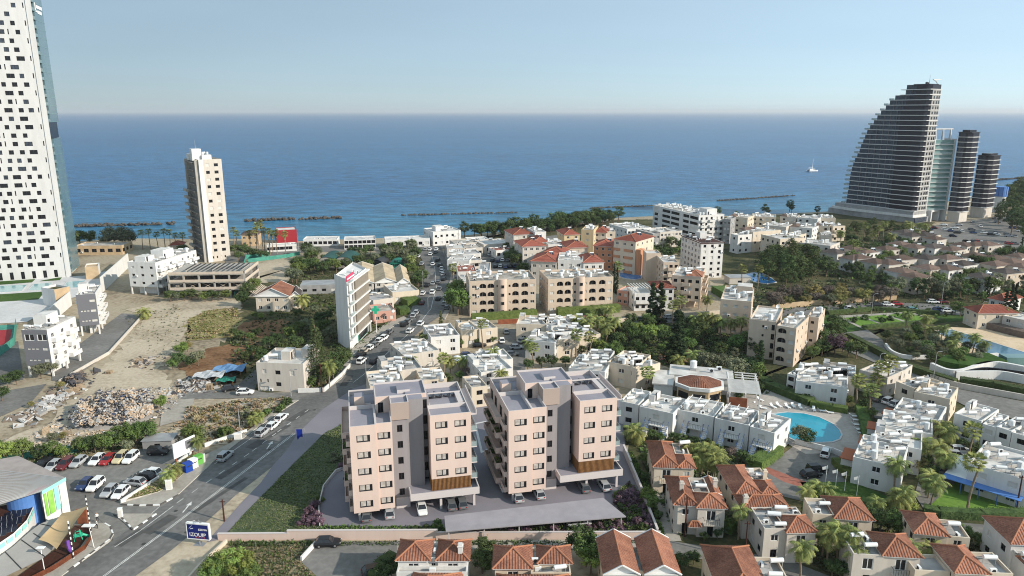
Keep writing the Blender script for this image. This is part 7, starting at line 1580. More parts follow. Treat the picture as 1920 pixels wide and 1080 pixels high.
pallet('leaning pallet near the end of the board pile', 131, 741, .4, 1, True); pallet('leaning pallet in the middle of the board pile', 141, 737, .4, 1, True); pallet('leaning pallet beside the green crate', 152, 731, .5, 1, True); pallet('low pallet stack on the dusty track', 205, 700, .1, 4); pallet('tall pallet stack by the scrap pile', 393, 730, .2, 7); pallet('upright pallet beside the dark scrap pile', 262, 682, .2, 1, True); pallet('upright pallet frame in the lot corner', 87, 814, 1.2, 1, True); pallet('small upright pallet by the hedge trees', 128, 818, .1, 1, True)
def tarp(label, px, py, w, d, h, m, rz=0):
    t = thing('tarpaulin_shed', label, 'shed', (*G(px, py), 0), rz, 'tarpaulin sheds'); b = MB(); n = 6
    for i in range(n):
        for j in range(4):
            f = lambda a, c: (-w/2+w*a/n, -d/2+d*c/4, h*(.8+.12*sin(a*1.7+c)+.08*c/4)); b.face([f(i, j), f(i+1, j), f(i+1, j+1), f(i, j+1)])
    b.build('tarpaulin', m, t)
    for x in (-w*.45, w*.45):
        for y in (-d*.45, d*.45): pbox('post', t, x-.06, x+.06, y-.06, y+.06, 0, h*.72, 'wood')
    pbox('back_board', t, -w*.45, w*.45, d*.42, d*.44, 0, h*.6, 'wood_dark')
mat('tarp_blue', (.10, .20, .36), .7, (.13, .24, .40), .8); mat('tarp_white', (.45, .46, .47), .7, (.36, .37, .38), .8)
tarp('white tarpaulin shelter in the scrap yard', 394, 716, 7.5, 4.5, 2.6, 'tarp_white', .05); tarp('blue tarpaulin shelter beside the lane', 432, 705, 8.0, 5, 2.8, 'tarp_blue', .05); tarp('green and white tarpaulin over scrap', 425, 722, 4.5, 3, 2, 'green_tarp', .1)
def low_hut(label, px, py, w, d, h, m):
    t = thing('hut', label, 'hut', (*G(px, py), 0), radians(4)); volume(t, -w/2, w/2, -d/2, d/2, 0, h, m, {0: [(w*.4, w*.6, .6, 1.6, 'dark')]}); pbox('roof', t, -w/2-.2, w/2+.2, -d/2-.2, d/2+.2, h+.002, h+.14, 'metal_sheet')
low_hut('grey hut behind the parked cars', 302, 838, 6, 3.5, 2.2, 'grey_mid'); low_hut('poolside hut of pale stone beside the blue pool', 1382, 530, 9, 6, 2.8, 'pale')
# breakwaters and the boat
mat('rock', (.055, .048, .042), .95, (.10, .088, .075), .8)
def breakwater(label, p0, p1, w=5, h=1.6):
    a, c = Vector(G(*p0, -1.3)), Vector(G(*p1, -1.3)); L = (c-a).length; d = (c-a)/L; n = Vector((-d.y, d.x)); rr = random.Random(int(L)); b = MB(); k = int(L*1.7)
    for i in range(k):
        t = rr.random()*L; s = rr.gauss(0, w*.27); q = d*t+n*s; r = rr.uniform(.7, 1.5); blob(b, Vector((q.x, q.y, -1.3+max(0, h*(1-abs(s)/w))*rr.uniform(.2, .9))), r, rr, 0, .75)
    tag(b.build('breakwater', 'rock', None, (a.x, a.y, 0)), label, 'breakwater', 'rock breakwaters')
breakwater('dark rock breakwater beside the slim tower', (458,415), (640,409)); breakwater('dark rock breakwater beside the white tower', (138,425), (328,421)); breakwater('faint rock breakwater off the street end', (755,404), (968,399), 1.6, .25); breakwater('faint rock breakwater off the long white block', (1105,391), (1222,386), 1.6, .25); breakwater('rock breakwater off the cream estate', (1345,377), (1490,367), 1.8, .3); breakwater('rock breakwater beside the dark towers', (1868,338), (1930,333), 4, 1.2)
def boat():
    t = thing('sailing_boat', 'white catamaran with bare mast out at sea', 'boat', (*G(1522, 321, -1.3), -1.3), .3)
    for s in (-1, 1):
        b = MB(); st = [(-6, .5, .2), (-5, .9, 1.2), (0, 1.0, 1.3), (5, .7, 1.5), (7, .05, 1.7)]; rings = [[(x, s*2.6-w, z), (x, s*2.6-w*.5, .0), (x, s*2.6+w*.5, .0), (x, s*2.6+w, z)] for x, w, z in st]
        for r0, r1 in zip(rings[:-1], rings[1:]):
            for k in range(3): b.face([r0[k], r1[k], r1[k+1], r0[k+1]])
            b.face([r0[3], r1[3], r1[0], r0[0]])
        b.build('hull', 'plastic_white', t)
    b = MB(); b.prism([(-4.5, -2.4), (2.5, -2.4), (3.5, 0), (2.5, 2.4), (-4.5, 2.4)], 1.3, 2.9); b.build('cabin', 'plastic_white', t); pbox('window', t, 0, 2.4, -2.45, 2.45, 1.9, 2.5, 'glass'); b = MB(); b.tube((.5, 0, 2.9), (.5, 0, 15), .3, .2, 6); b.tube((.5, 0, 4.2), (-5, 0, 4.4), .14, .14, 6); b.build('mast', 'plastic_white', t)
boat()
# two people on the paved corner
def person(label, px, py, rz):
    me = bpy.data.meshes.new('person'); V = [(0,0,.95),(0,0,1.2),(0,0,1.42),(0,0,1.55),(0,.01,1.70),(.19,0,1.40),(.27,.02,1.14),(.24,.12,.92),(-.19,0,1.40),(-.27,.02,1.14),(-.22,-.1,.92),(.1,0,.9),(.11,.08,.5),(.11,.02,.06),(.11,.16,.04),(-.1,0,.9),(-.11,-.06,.5),(-.11,-.1,.06),(-.11,.05,.04)]
    E = [(0,1),(1,2),(2,3),(3,4),(2,5),(5,6),(6,7),(2,8),(8,9),(9,10),(0,11),(11,12),(12,13),(13,14),(0,15),(15,16),(16,17),(17,18)]; Rr = [.14,.15,.15,.055,.105,.07,.05,.04,.07,.05,.04,.1,.075,.05,.045,.1,.075,.05,.045]
    me.from_pydata(V, E, []); o = bpy.data.objects.new('person', me); COL.objects.link(o); o.location = (*G(px, py), .33); o.rotation_euler = (0, 0, rz); m = o.modifiers.new('skin', 'SKIN'); bpy.context.view_layer.update()
    if not me.skin_vertices: me.skin_vertices.new() if hasattr(me.skin_vertices, 'new') else None
    for i, r in enumerate(Rr): me.skin_vertices[0].data[i].radius = (r, r*.8)
    me.skin_vertices[0].data[0].use_root = True; s = o.modifiers.new('sub', 'SUBSURF'); s.levels = 1; s.render_levels = 1
    mm = bpy.data.materials.get('clothes')
    if not mm:
        mm = bpy.data.materials.new('clothes'); mm.use_nodes = True; n, l = mm.node_tree.nodes, mm.node_tree.links; tc = n.new('ShaderNodeTexCoord'); sp = n.new('ShaderNodeSeparateXYZ'); mr = n.new('ShaderNodeMapRange'); mr.inputs[2].default_value = 1.85; rp = n.new('ShaderNodeValToRGB'); rp.color_ramp.interpolation = 'CONSTANT'; e = rp.color_ramp.elements; e[0].color = (.015, .015, .02, 1); e[1].position = .53; e[1].color = (.7, .69, .67, 1); x = e.new(.80); x.color = (.42, .26, .18, 1); y = e.new(.93); y.color = (.02, .015, .012, 1); l.new(tc.outputs['Object'], sp.inputs[0]); l.new(sp.outputs[2], mr.inputs[0]); l.new(mr.outputs[0], rp.inputs[0]); l.new(rp.outputs[0], n['Principled BSDF'].inputs['Base Color'])
    me.materials.append(mm); tag(o, label, 'person', 'people on the paved corner')
person('person in white top and dark trousers walking nearer the junction', 183.5, 981, .4); person('person in white top standing beside the sign board', 182.5, 994, -.6)
def sign_board():
    t = thing('sign_board', 'small white sign board on a thin pole at the corner', 'sign', (*G(177, 1030), .33)); b = MB(); b.tube((0, 0, 0), (-.35, 0, 4.0), .06, .05, 6); b.build('pole', 'plastic_white', t); pbox('board', t, -1.3, .6, -.4, .4, 4.0, 4.12, 'plastic_white')
    t = thing('sign_board', 'round white lamp board on a pole above the awning edge', 'sign', (*G(85, 1078), .33)); b = MB(); b.tube((0, 0, 0), (0, 0, 4.4), .07, .06, 6); b.build('pole', 'plastic_white', t); pbox('board', t, -.6, .6, -.3, .3, 4.4, 4.52, 'plastic_white')
sign_board()
# ================================================================== CARS
PAINT = {'white': (.72, .72, .71), 'silver': (.38, .39, .40), 'grey': (.13, .135, .14), 'black': (.012, .012, .014), 'red': (.30, .018, .02), 'dark red': (.11, .012, .015), 'blue': (.02, .04, .12), 'cream': (.55, .48, .30), 'teal': (.12, .30, .33), 'beige': (.42, .37, .30)}
for k, c in PAINT.items(): mat('paint_'+k.replace(' ', '_'), c, .28, spec=.5)
mat('tyre', (.012, .012, .012), .9); mat('rim', (.35, .35, .36), .35, metal=.6); mat('head_lamp', (.75, .75, .72), .15, spec=.6); mat('tail_lamp', (.30, .01, .01), .3)
def car_body(suv):
    b = MB(); zt = .92 if not suv else 1.02; st = [(-2.15, .70, .48, .66), (-2.05, .86, .30, zt-.08), (-1.2, .90, .24, zt), (.75, .90, .24, zt), (1.55, .88, .26, zt-.08), (2.05, .80, .30, zt-.2), (2.18, .62, .42, .62)]
    rings = []
    for x, w, z0, z1 in st: rings.append([(x, -w*.93, z0), (x, -w, z0+(z1-z0)*.55), (x, -w*.9, z1), (x, w*.9, z1), (x, w, z0+(z1-z0)*.55), (x, w*.93, z0)])
    for r0, r1 in zip(rings[:-1], rings[1:]):
        for k in range(6): b.face([r0[k], r1[k], r1[(k+1) % 6], r0[(k+1) % 6]][::-1])
    b.face(rings[0]); b.face(rings[-1][::-1]); return b
def cabin(suv):
    z0, z1 = (.9, 1.43) if not suv else (1.0, 1.66); xb = (-1.95, .95); xt = (-1.45, .30) if not suv else (-1.8, .25); wb, wt = .80, .62; g = MB()
    B = [(xb[0], -wb, z0), (xb[1], -wb, z0), (xb[1], wb, z0), (xb[0], wb, z0)]; T = [(xt[0], -wt, z1), (xt[1], -wt, z1), (xt[1], wt, z1), (xt[0], wt, z1)]
    for i in range(4): j = (i+1) % 4; g.face([B[i], B[j], T[j], T[i]])
    r = MB(); r.face([(x, y*1.02, z+.03) for x, y, z in T]); 
    for i in range(4): j = (i+1) % 4; p, q = T[i], T[j]; r.face([(p[0], p[1]*1.02, p[2]-.03), (q[0], q[1]*1.02, q[2]-.03), (q[0], q[1]*1.02, q[2]+.03), (p[0], p[1]*1.02, p[2]+.03)])
    for i in range(4): p, q = B[i], T[i]; r.tube(p, q, .05, .04, 4)
    for s in (-1, 1): xm = (xb[0]+xb[1])/2+.05; r.tube((xm, s*wb*1.0, z0), (xm-.05, s*wt*1.0, z1), .045, .04, 4)
    return g, r
def _wheel():
    b = MB(); b.tube((0, -.1, 0), (0, .1, 0), .32, .32, 12, 0); b.tube((0, -.115, 0), (0, .115, 0), .19, .19, 10, 1); return b.mesh('wheel', ['tyre', 'rim'])
WHEEL = _wheel(); _cm = {}
def car_meshes(col, suv):
    k = (col, suv)
    if k not in _cm:
        pm = 'paint_'+col.replace(' ', '_'); b = car_body(suv); body = b.mesh('car_body', [pm]); g, r = cabin(suv); gl = g.mesh('glazing', ['glass']); rf = r.mesh('car_roof', [pm])
        f = car_body(suv); n = len(f.f); g2, r2 = cabin(suv)
        for src, mi in ((g2, 1), (r2, 0)):
            o = len(f.v); f.v += src.v; f.f += [tuple(o+i for i in q) for q in src.f]; f.m += [mi]*len(src.f)
        for x in (-1.3, 1.3):
            for y in (-.82, .82): f.tube((x, y-.1, .32), (x, y+.1, .32), .32, .32, 8, 2)
        _cm[k] = (body, gl, rf, f.mesh('car_far', [pm, 'glass', 'tyre']))
    return _cm[k]
_hl = MB(); _hl.box(-.03, .03, -.16, .16, -.06, .06); HLM = _hl.mesh('headlight', ['head_lamp']); _hl = MB(); _hl.box(-.03, .03, -.14, .14, -.08, .08); TLM = _hl.mesh('tail_light', ['tail_lamp'])
def car(px, py, ang, col, suv=False, near=None, xy=None, z=.2, group='parked cars', verb='parked'):
    x, y = xy if xy else G(px, py)
    if xy: px, py = proj(x, y)
    body, gl, rf, far = car_meshes(col, suv); near = (y < 185) if near is None else near
    if near:
        t = thing('car', 'x', 'car', (x, y, z), radians(ang), group); link('body', body, t); link('glazing', gl, t); link('roof', rf, t)
        for wx in (-1.3, 1.3):
            for wy in (-.8, .8): link('wheel', WHEEL, t, (wx, wy, .32))
        for s in (-1, 1): link('headlight', HLM, t, (2.11, s*.52, .66)); link('tail_light', TLM, t, (-2.12, s*.56, .72))
    else: t = link('car', far, None, (x, y, z), radians(ang)); tag(t, 'x', 'car', group)
    auto(t, f'{col} '+('SUV' if suv else 'car'), px, py)
def hd(p, q): a, b = G(*p), G(*q); return math.degrees(atan2(b[1]-a[1], b[0]-a[0]))
for x, y, c, s in [(82,875,'black',0),(101,879,'silver',0),(124,877,'dark red',1),(148,872,'silver',0),(183,868,'white',0),(203,868,'red',0),(227,865,'cream',1),(246,865,'white',1)]: car(x, y, -92, c, s, group='cars in the shop car park')
for x, y, c, s in [(160,914,'blue',0),(180,916,'white',1),(206,927,'silver',0),(227,930,'white',0)]: car(x, y, -91, c, s, group='cars in the shop car park')
for x, y, c, s in [(254,910,'silver',0),(271,900,'black',0),(284,892,'white',0)]: car(x, y, 168, c, s, group='cars in the shop car park')
car(297, 853, 0, 'black', True, group='cars in the shop car park')
rd_ = lambda y: hd((402,866), (470,812)) if y > 770 else hd((662,720), (747,644)) if y > 600 else 88
for x, y, c, s in [(423,861,'silver',1),(493,816,'silver',1),(512,803,'white',0),(528,788,'white',0)]: car(x, y, rd_(y), c, s, group='cars along the main road')
car(460, 740, 4, 'white', group='cars along the main road'); car(432, 733, 30, 'black', group='cars along the main road')
for x, y, c, s in [(678,681,'white',1),(702,681,'black',0),(678,669,'black',0),(683,662,'beige',0),(695,655,'white',0),(704,650,'grey',0),(712,642,'white',0),(721,637,'white',1),(723,631,'black',0),(730,626,'grey',0),(758,612,'black',1),(765,606,'grey',0),(789,610,'white',0),(769,624,'white',0),(759,657,'black',0),(739,677,'silver',0),(702,711,'black',1),(775,595,'silver',0),(781,589,'silver',0),(791,571,'dark red',0),(793,553,'white',0),(811,551,'white',1),(822,563,'black',0),(824,544,'grey',0),(812,534,'silver',0),(822,532,'grey',0),(832,526,'black',0),(831,517,'silver',0),(829,511,'white',0),(828,506,'silver',0),(825,500,'black',0),(812,498,'white',0),(821,490,'black',0),(807,479,'white',0),(817,475,'grey',0),(806,470,'white',0),(818,470,'white',0),(798,470,'silver',0),(769,464,'grey',0),(784,483,'white',0),(791,497,'silver',0),(801,538,'black',0),(834,572,'silver',0),(836,560,'white',0),(838,580,'grey',0),(748,464,'white',0),(760,466,'black',0),(690,464,'silver',0)]: car(x, y, 86 if y < 590 else rd_(y), c, bool(s), group='cars along the main road')
for x, y, a, c in [(949,625,95,'silver'),(941,642,95,'white'),(899,651,5,'black'),(876,670,10,'blue'),(980,642,60,'silver'),(969,655,5,'silver'),(960,668,10,'grey')]: car(x, y, a, c, group='cars in the courtyards')
rc = random.Random(4)
for i in range(5):
    for j in range(3): car(934+i*9.5+(3-j)*-5, 480+j*11+rc.uniform(-1, 1), 80+rc.uniform(-4, 4), rc.choice(['black', 'grey', 'blue', 'silver', 'black', 'white']), group='cars in the market car park')
for x, y, a, c, s in [(1547,855,60,'white',1),(1531,886,10,'black',1),(1520,895,12,'black',0),(1774,882,-18,'grey',0),(1788,871,-15,'grey',1),(1793,860,-10,'silver',1),(1800,851,-5,'white',1),(1648,752,30,'grey',0),(1666,757,35,'white',1),(1679,762,35,'white',0)]: car(x, y, a, c, s, group='cars in the courtyards')
for x, y, a, c in [(1664,574,-4,'white'),(1681,573,-4,'red'),(1645,575,-2,'black'),(1711,584,0,'teal'),(1760,584,-4,'blue'),(1776,586,-4,'white'),(1749,569,-6,'white'),(1766,569,-6,'dark red'),(1594,582,6,'white'),(1272,602,4,'black'),(1334,607,4,'black'),(1205,602,6,'grey'),(1255,598,6,'silver'),(1836,583,-8,'grey')]: car(x, y, a, c, group='cars along the road behind the park')
car(615, 1024, 4, 'black', near=True, group='cars in the yard'); car(704, 1077, 20, 'black', near=True, group='cars in the yard')
pk = [G(1700,432), G(1830,416), G(1925,402), G(1925,470), G(1830,462), G(1745,447)]; n = 0
while n < 46:
    x, y = rc.uniform(230, 360), rc.uniform(380, 560)
    if inpoly(x, y, pk): 
        p = proj(x, y)
        car(0, 0, rc.choice([-20, -20, 70]), rc.choice(['white', 'white', 'silver', 'grey', 'black', 'red', 'blue']), xy=(round(x/3.2)*3.2, round(y/6)*6), group='cars below the stepped tower'); n += 1
for x, y, a, c in [(687,974,103,'grey'),(730,968,103,'silver'),(791,961,-77,'white'),(846,953,103,'grey'),(866,950,103,'grey'),(970,938,103,'silver'),(1010,932,103,'silver'),(1094,920,103,'grey'),(1132,917,103,'silver'),(938,895,103,'white'),(945,918,103,'white'),(1085,988,8,'silver')]: car(x, y, a, c, z=.3, near=True, group='cars beneath the pink blocks')
# ================================================================== VEGETATION IN PLACE
# ground cover
tufts('grass', 'dark grass tufts covering the corner plot', [(433,994),(462,961),(513,910),(582,840),(607,815),(650,792),(652,876),(630,888),(607,917),(598,955),(600,1004)], 7000, .26, ['grass_plot', 'grass_plot', 'leaf_mid', 'leaf_olive'], 1, .5, .26)
tufts('grass', 'dry grass and weeds on the roadside lot', [(395,765),(440,750),(530,747),(545,746),(478,804),(440,830),(395,834),(335,833),(305,812),(345,790),(350,765)], 1150, .5, ['leaf_dry', 'leaf_dry', 'leaf_yellow', 'leaf_olive'], 2, .8, .12)
tufts('grass', 'yellow green weeds in the sandy field', [(352,602),(385,583),(445,578),(455,604),(432,632),(350,638)], 620, .55, ['leaf_yellow', 'leaf_dry', 'leaf_mid'], 3, .7, .12)
tufts('grass', 'rough grass below the boundary wall', [(430,1022),(590,1022),(560,1052),(600,1092),(370,1094)], 2600, .34, ['leaf_dry', 'leaf_mid', 'leaf_olive'], 4, .7, .12); tufts('grass', 'weeds along the car park edge', [(0,895),(60,858),(200,824),(330,814),(340,836),(200,846),(60,876)], 1400, .45, ['leaf_olive', 'leaf_mid', 'leaf_dry'], 5, .8, .12)
tufts('grass', 'grass of the roadside planter', [(240,940),(300,924),(330,902),(380,858),(366,851)], 900, .28, ['leaf_mid', 'leaf_dry', 'leaf_yellow'], 6, .6, .37); tufts('grass', 'weeds around the dirt lot', [(235,600),(330,570),(400,640),(330,700),(300,690)], 260, .5, ['leaf_olive', 'leaf_dry'], 7, .7, .12)
tufts('undergrowth', 'low planting in the front garden strip', [(1150,935),(1180,905),(1200,930),(1232,1000),(1000,1004),(870,1002),(1000,990),(1174,972)], 2600, .45, ['leaf_dark', 'leaf_mid', 'leaf_purple', 'leaf_dark'], 8, .8, .28); tufts('undergrowth', 'low planting behind the front wall', [(600,1004),(600,990),(830,990),(836,1004)], 700, .35, ['leaf_dark', 'leaf_mid'], 9, .8, .28)
tufts('undergrowth', 'undergrowth of the shady park', [(1120,615),(1390,602),(1440,640),(1420,700),(1440,740),(1290,702),(1200,670),(1130,688)], 4500, .6, ['leaf_dark', 'leaf_mid', 'leaf_olive'], 10, .7, .12); tufts('undergrowth', 'leafy undergrowth among the villas', [(1190,830),(1300,815),(1400,866),(1365,900),(1340,1000),(1262,1005)], 1500, .55, ['leaf_dark', 'leaf_mid', 'leaf_olive'], 11, .7, .12)
tufts('undergrowth', 'undergrowth below the wedge-shaped office', [(440,700),(430,635),(500,590),(560,500),(780,475),(795,545),(700,635),(610,730),(490,735)], 3800, .8, ['leaf_dark', 'leaf_mid', 'leaf_olive'], 12, .7, .12); tufts('undergrowth', 'undergrowth among the brown roofed houses', [(1420,450),(1600,440),(1740,445),(1920,485),(1920,590),(1560,600),(1400,590)], 5000, .9, ['leaf_dark', 'leaf_mid', 'leaf_olive'], 13, .7, .12)
tufts('undergrowth', 'leafy undergrowth between the lower villas', [(1500,975),(1600,985),(1760,1012),(1900,1030),(1900,1080),(1560,1080),(1500,1045)], 2000, .5, ['leaf_dark', 'leaf_mid', 'leaf_olive'], 21, .7, .12)
# left lot and street trees
for x, y, h, m in [(212,846,4.6,'leaf_mid'),(235,838,5.4,'leaf_mid'),(255,836,5.4,'leaf_mid'),(275,834,5.6,'leaf_mid'),(195,848,4.4,'leaf_mid'),(180,850,4.2,'leaf_dark'),(150,851,3.8,'leaf_dark'),(162,852,3.4,'leaf_mid'),(100,860,4.0,'leaf_mid'),(118,862,3.2,'leaf_bright'),(75,866,3.8,'leaf_dark'),(45,866,5,'leaf_mid'),(15,872,5.2,'leaf_bright'),(0,868,4.6,'leaf_dark'),(303,768,3.6,'leaf_bright'),(240,850,3,'leaf_olive')]: tree('round', x, y, h, m, 1.1)
for x, y, h, m in [(97,705,4.6,'leaf_olive'),(78,710,4.2,'leaf_olive'),(32,722,4.2,'leaf_dark'),(15,725,3.6,'leaf_dark'),(5,752,3.8,'leaf_dark'),(115,730,2.2,'leaf_yellow'),(60,765,1.8,'leaf_yellow'),(100,832,2.6,'leaf_olive'),(118,826,2.0,'leaf_yellow')]: tree('round', x, y, h, m, 1.15)
for x, y, h, m in [(342,668,4.4,'leaf_bright'),(335,690,4.6,'leaf_dark'),(372,686,4.6,'leaf_olive'),(352,660,3.4,'leaf_yellow'),(358,690,3.6,'leaf_dark'),(325,694,3.4,'leaf_mid'),(450,640,3.6,'leaf_dark'),(482,632,3.2,'leaf_dark'),(470,640,3,'leaf_mid'),(438,632,3,'leaf_dark')]: tree('round', x, y, h, m, 1.2)
for x, y, h, m in [(365,836,5.2,'leaf_mid'),(352,828,3.2,'leaf_yellow'),(380,825,2.4,'leaf_olive'),(425,820,2.8,'leaf_mid'),(410,818,2.0,'leaf_olive'),(478,790,2.6,'leaf_yellow'),(500,780,2.0,'leaf_mid'),(460,782,2.0,'leaf_olive'),(445,770,1.6,'leaf_dry'),(525,770,1.6,'leaf_mid'),(537,757,1.6,'leaf_dark'),(370,790,1.6,'leaf_dry'),(480,765,1.5,'leaf_dry'),(405,790,1.5,'leaf_yellow'),(355,812,1.6,'leaf_dry')]: tree('bush' if h < 2.9 else 'round', x, y, h, m, 1.15)
for x, y in [(529,768),(536,762),(543,757),(521,775)]: tree('bush', x, y, 1.5, 'leaf_dark', 1.1)
palm(330, 905, 3.2, 0, .95); palm(318, 915, 3.0, 0, .95); palm(374, 862, 4.2, 0, .9); palm(475, 803, 2.2, 0, .9); palm(486, 795, 2.0, 0, .9); palm(272, 598, 2.6, 0, 1.6); palm(618, 728, 6.2, 0, 1.3); palm(567, 585, 5.0, 0, 1.7)
tree('pine', 597, 722, 16.8, 'leaf_pine', .95, 'tall layered pine beside the white house'); tree('tall', 625, 716, 8.8, 'leaf_dark', 1.25); tree('tall', 640, 700, 7.8, 'leaf_dark', 1.25); tree('round', 612, 722, 6, 'leaf_dark', 1.2); tree('round', 585, 728, 3.5, 'leaf_mid'); tree('round', 645, 690, 6, 'leaf_dark', 1.2); tree('cypress', 588, 650, 9, 'leaf_pine', 2.0)
for x, y, h, m in [(545,640,5.2,'leaf_mid'),(560,630,5,'leaf_mid'),(575,622,4.6,'leaf_olive'),(520,650,4.4,'leaf_dark'),(505,655,4.2,'leaf_dark'),(535,665,5,'leaf_dark'),(555,660,5.2,'leaf_dark'),(490,680,4.2,'leaf_dark'),(475,672,4.2,'leaf_dark'),(460,680,3.6,'leaf_dark'),(600,610,4.6,'leaf_dark'),(615,605,4.4,'leaf_dark'),(620,640,5,'leaf_olive'),(608,625,5,'leaf_mid'),(560,600,4,'leaf_dark'),(478,598,2.6,'leaf_mid'),(510,596,2.4,'leaf_mid'),(490,600,2.6,'leaf_bright'),(465,560,6.5,'leaf_dark'),(478,548,6,'leaf_mid'),(455,575,6,'leaf_dark'),(460,535,8,'leaf_mid'),(590,590,3.4,'leaf_olive'),(625,590,3.6,'leaf_dark')]: tree('round', x, y, h, m, 1.15)
for x in range(320, 430, 13): tree('round', x, 566-((x*7) % 5), 3.6+(x % 3)*.5, ['leaf_olive', 'leaf_mid', 'leaf_dark'][x % 3], 1.3)
NOB = [( (597,470),(660,495) ), ((650,495),(770,545)), ((560,515),(705,550)), ((695,545),(800,600)), ((629,512),(696,660))]
def clear(x, y):
    px, py = proj(x, y); return not any(a[0] < px < b[0] and a[1] < py < b[1] for a, b in NOB)
scatter([(545,530),(560,495),(600,480),(690,478),(780,470),(790,490),(760,505),(660,502),(600,510),(570,540)], 34, lambda x, y, r: tree('round', 0, 0, r.uniform(4.5, 7), r.choice(['leaf_dark', 'leaf_mid', 'leaf_olive', 'leaf_dark']), 1.2, xy=(x, y)), 6, 3, clear)
for x, y, h, m in [(560,520,7,'leaf_mid'),(548,530,6.5,'leaf_olive'),(580,512,7,'leaf_dark'),(605,515,6.4,'leaf_dark'),(630,512,6.4,'leaf_mid'),(650,508,6,'leaf_dark'),(575,480,7,'leaf_dark'),(672,500,6,'leaf_dark'),(690,510,6,'leaf_mid'),(725,488,6,'leaf_dark'),(745,478,7,'leaf_mid'),(765,505,6.5,'leaf_olive'),(772,520,6.6,'leaf_mid'),(793,530,6,'leaf_dark'),(785,538,6.4,'leaf_dark'),(770,535,6,'leaf_olive'),(760,545,5,'leaf_mid'),(660,560,3,'leaf_bright')]: tree('round', x, y, h, m, 1.2)
hedge('clipped box hedge beside the street villa', [(758,572),(782,568)], 7, 2.6, 'leaf_hedge', 12); hedge('rounded green hedge below the street villa', [(748,588),(765,586)], 5, 2.4, 'leaf_mid', 12)
for x, y, h, m in [(858,592,10.5,'leaf_bright'),(850,585,9,'leaf_bright'),(866,590,9,'leaf_bright'),(857,570,9.5,'leaf_mid')]: tree('round', x, y, h, 'leaf_mid', 1.0)
tree('cypress', 827, 612, 5.6, 'leaf_pine', 1.8); palm(850, 538, 8, 1, 1.4, True); palm(772, 512, 7, 0, 1.4)
for x, y, h, f in [(832,712,6,1),(845,702,4,0),(905,655,8,1),(868,700,4,0),(925,690,5,0),(1000,690,6,1),(990,672,5,0),(940,735,5,0),(800,655,4,0),(770,700,4,0)]: palm(x, y, h, f, 1.2)
for x, y, h, m in [(850,648,3.4,'leaf_bright'),(862,652,3,'leaf_mid'),(895,648,3,'leaf_dark'),(925,646,3,'leaf_mid'),(840,722,3.4,'leaf_dark'),(862,715,2.8,'leaf_mid'),(880,705,2.6,'leaf_bare'),(990,695,3.4,'leaf_dark'),(1015,690,3.6,'leaf_dark'),(1035,690,3.8,'leaf_dark'),(1060,688,3.4,'leaf_mid'),(745,690,3,'leaf_dark'),(725,712,2.6,'leaf_mid'),(795,640,3.2,'leaf_dark'),(782,652,3,'leaf_mid'),(1090,668,3.4,'leaf_dark'),(1110,662,3.6,'leaf_mid')]: tree('round', x, y, h, m, 1.15)
# seafront
for x, y, h in [(150,462,9),(138,462,8),(170,461,8.5),(215,464,11.5),(232,464,11),(245,463,9),(200,466,8)]: tree('round', x, y, h, 'leaf_olive' if x > 190 else 'leaf_dark', 1.15)
for x, y, h in [(268,468,9),(282,466,9),(297,468,8),(310,466,9),(320,466,8.5),(332,470,8),(345,470,8),(440,462,9),(446,470,9)]: palm(x, y, h, 1, 1.3)
for x, y, h in [(470,474,10),(482,476,12),(493,474,15),(497,476,12),(507,478,12),(520,477,11),(536,480,11),(485,470,13),(512,474,10)]: palm(x, y, h, 1, 1.35, True)
for x, y, h in [(455,478,6),(465,482,5.5),(475,484,5),(490,486,4.5),(500,485,4),(345,480,6),(335,490,6.5),(325,492,6),(440,480,6),(448,490,5)]: tree('round', x, y, h, 'leaf_dark', 1.2)
scatter([(845,447),(960,436),(1050,424),(1150,412),(1165,416),(1050,434),(960,446)], 52, lambda x, y, r: tree('tall' if r.random() < .6 else 'round', 0, 0, r.uniform(6.5, 10.5), r.choice(['leaf_dark', 'leaf_dark', 'leaf_cypress']) if False else 'leaf_dark', 1.5, xy=(x, y)), 5.5, 5)
for x, y, h in [(1432,403,8),(1440,404,6),(1480,397,9),(1484,399,7),(1532,404,7),(1345,408,8),(1380,412,6)]: tree('tall', x, y, h, 'leaf_dark', 1.3)
tree('round', 822, 448, 6, 'leaf_dark', 1.1)
scatter([(1880,385),(1925,378),(1925,470),(1870,420)], 26, lambda x, y, r: tree('tall', 0, 0, r.uniform(9, 14), 'leaf_dark', 1.3, xy=(x, y)), 8, 6); scatter([(1884,372),(1930,358),(1930,384),(1886,390)], 22, lambda x, y, r: tree('tall', 0, 0, r.uniform(12, 17), 'leaf_pine' if r.random() < .3 else 'leaf_dark', 1.4, xy=(x, y)), 8, 16)
scatter([(1570,432),(1640,428),(1720,436),(1745,444),(1640,446),(1560,452)], 20, lambda x, y, r: tree('tall', 0, 0, r.uniform(5, 8), 'leaf_dark', 1.3, xy=(x, y)), 6, 31)
scatter([(860,446),(960,438),(1060,424),(1140,415),(1160,422),(1060,436),(960,450)], 40, lambda x, y, r: tree('tall', 0, 0, r.uniform(6, 9), 'leaf_dark', 1.5, xy=(x, y)), 5, 32)
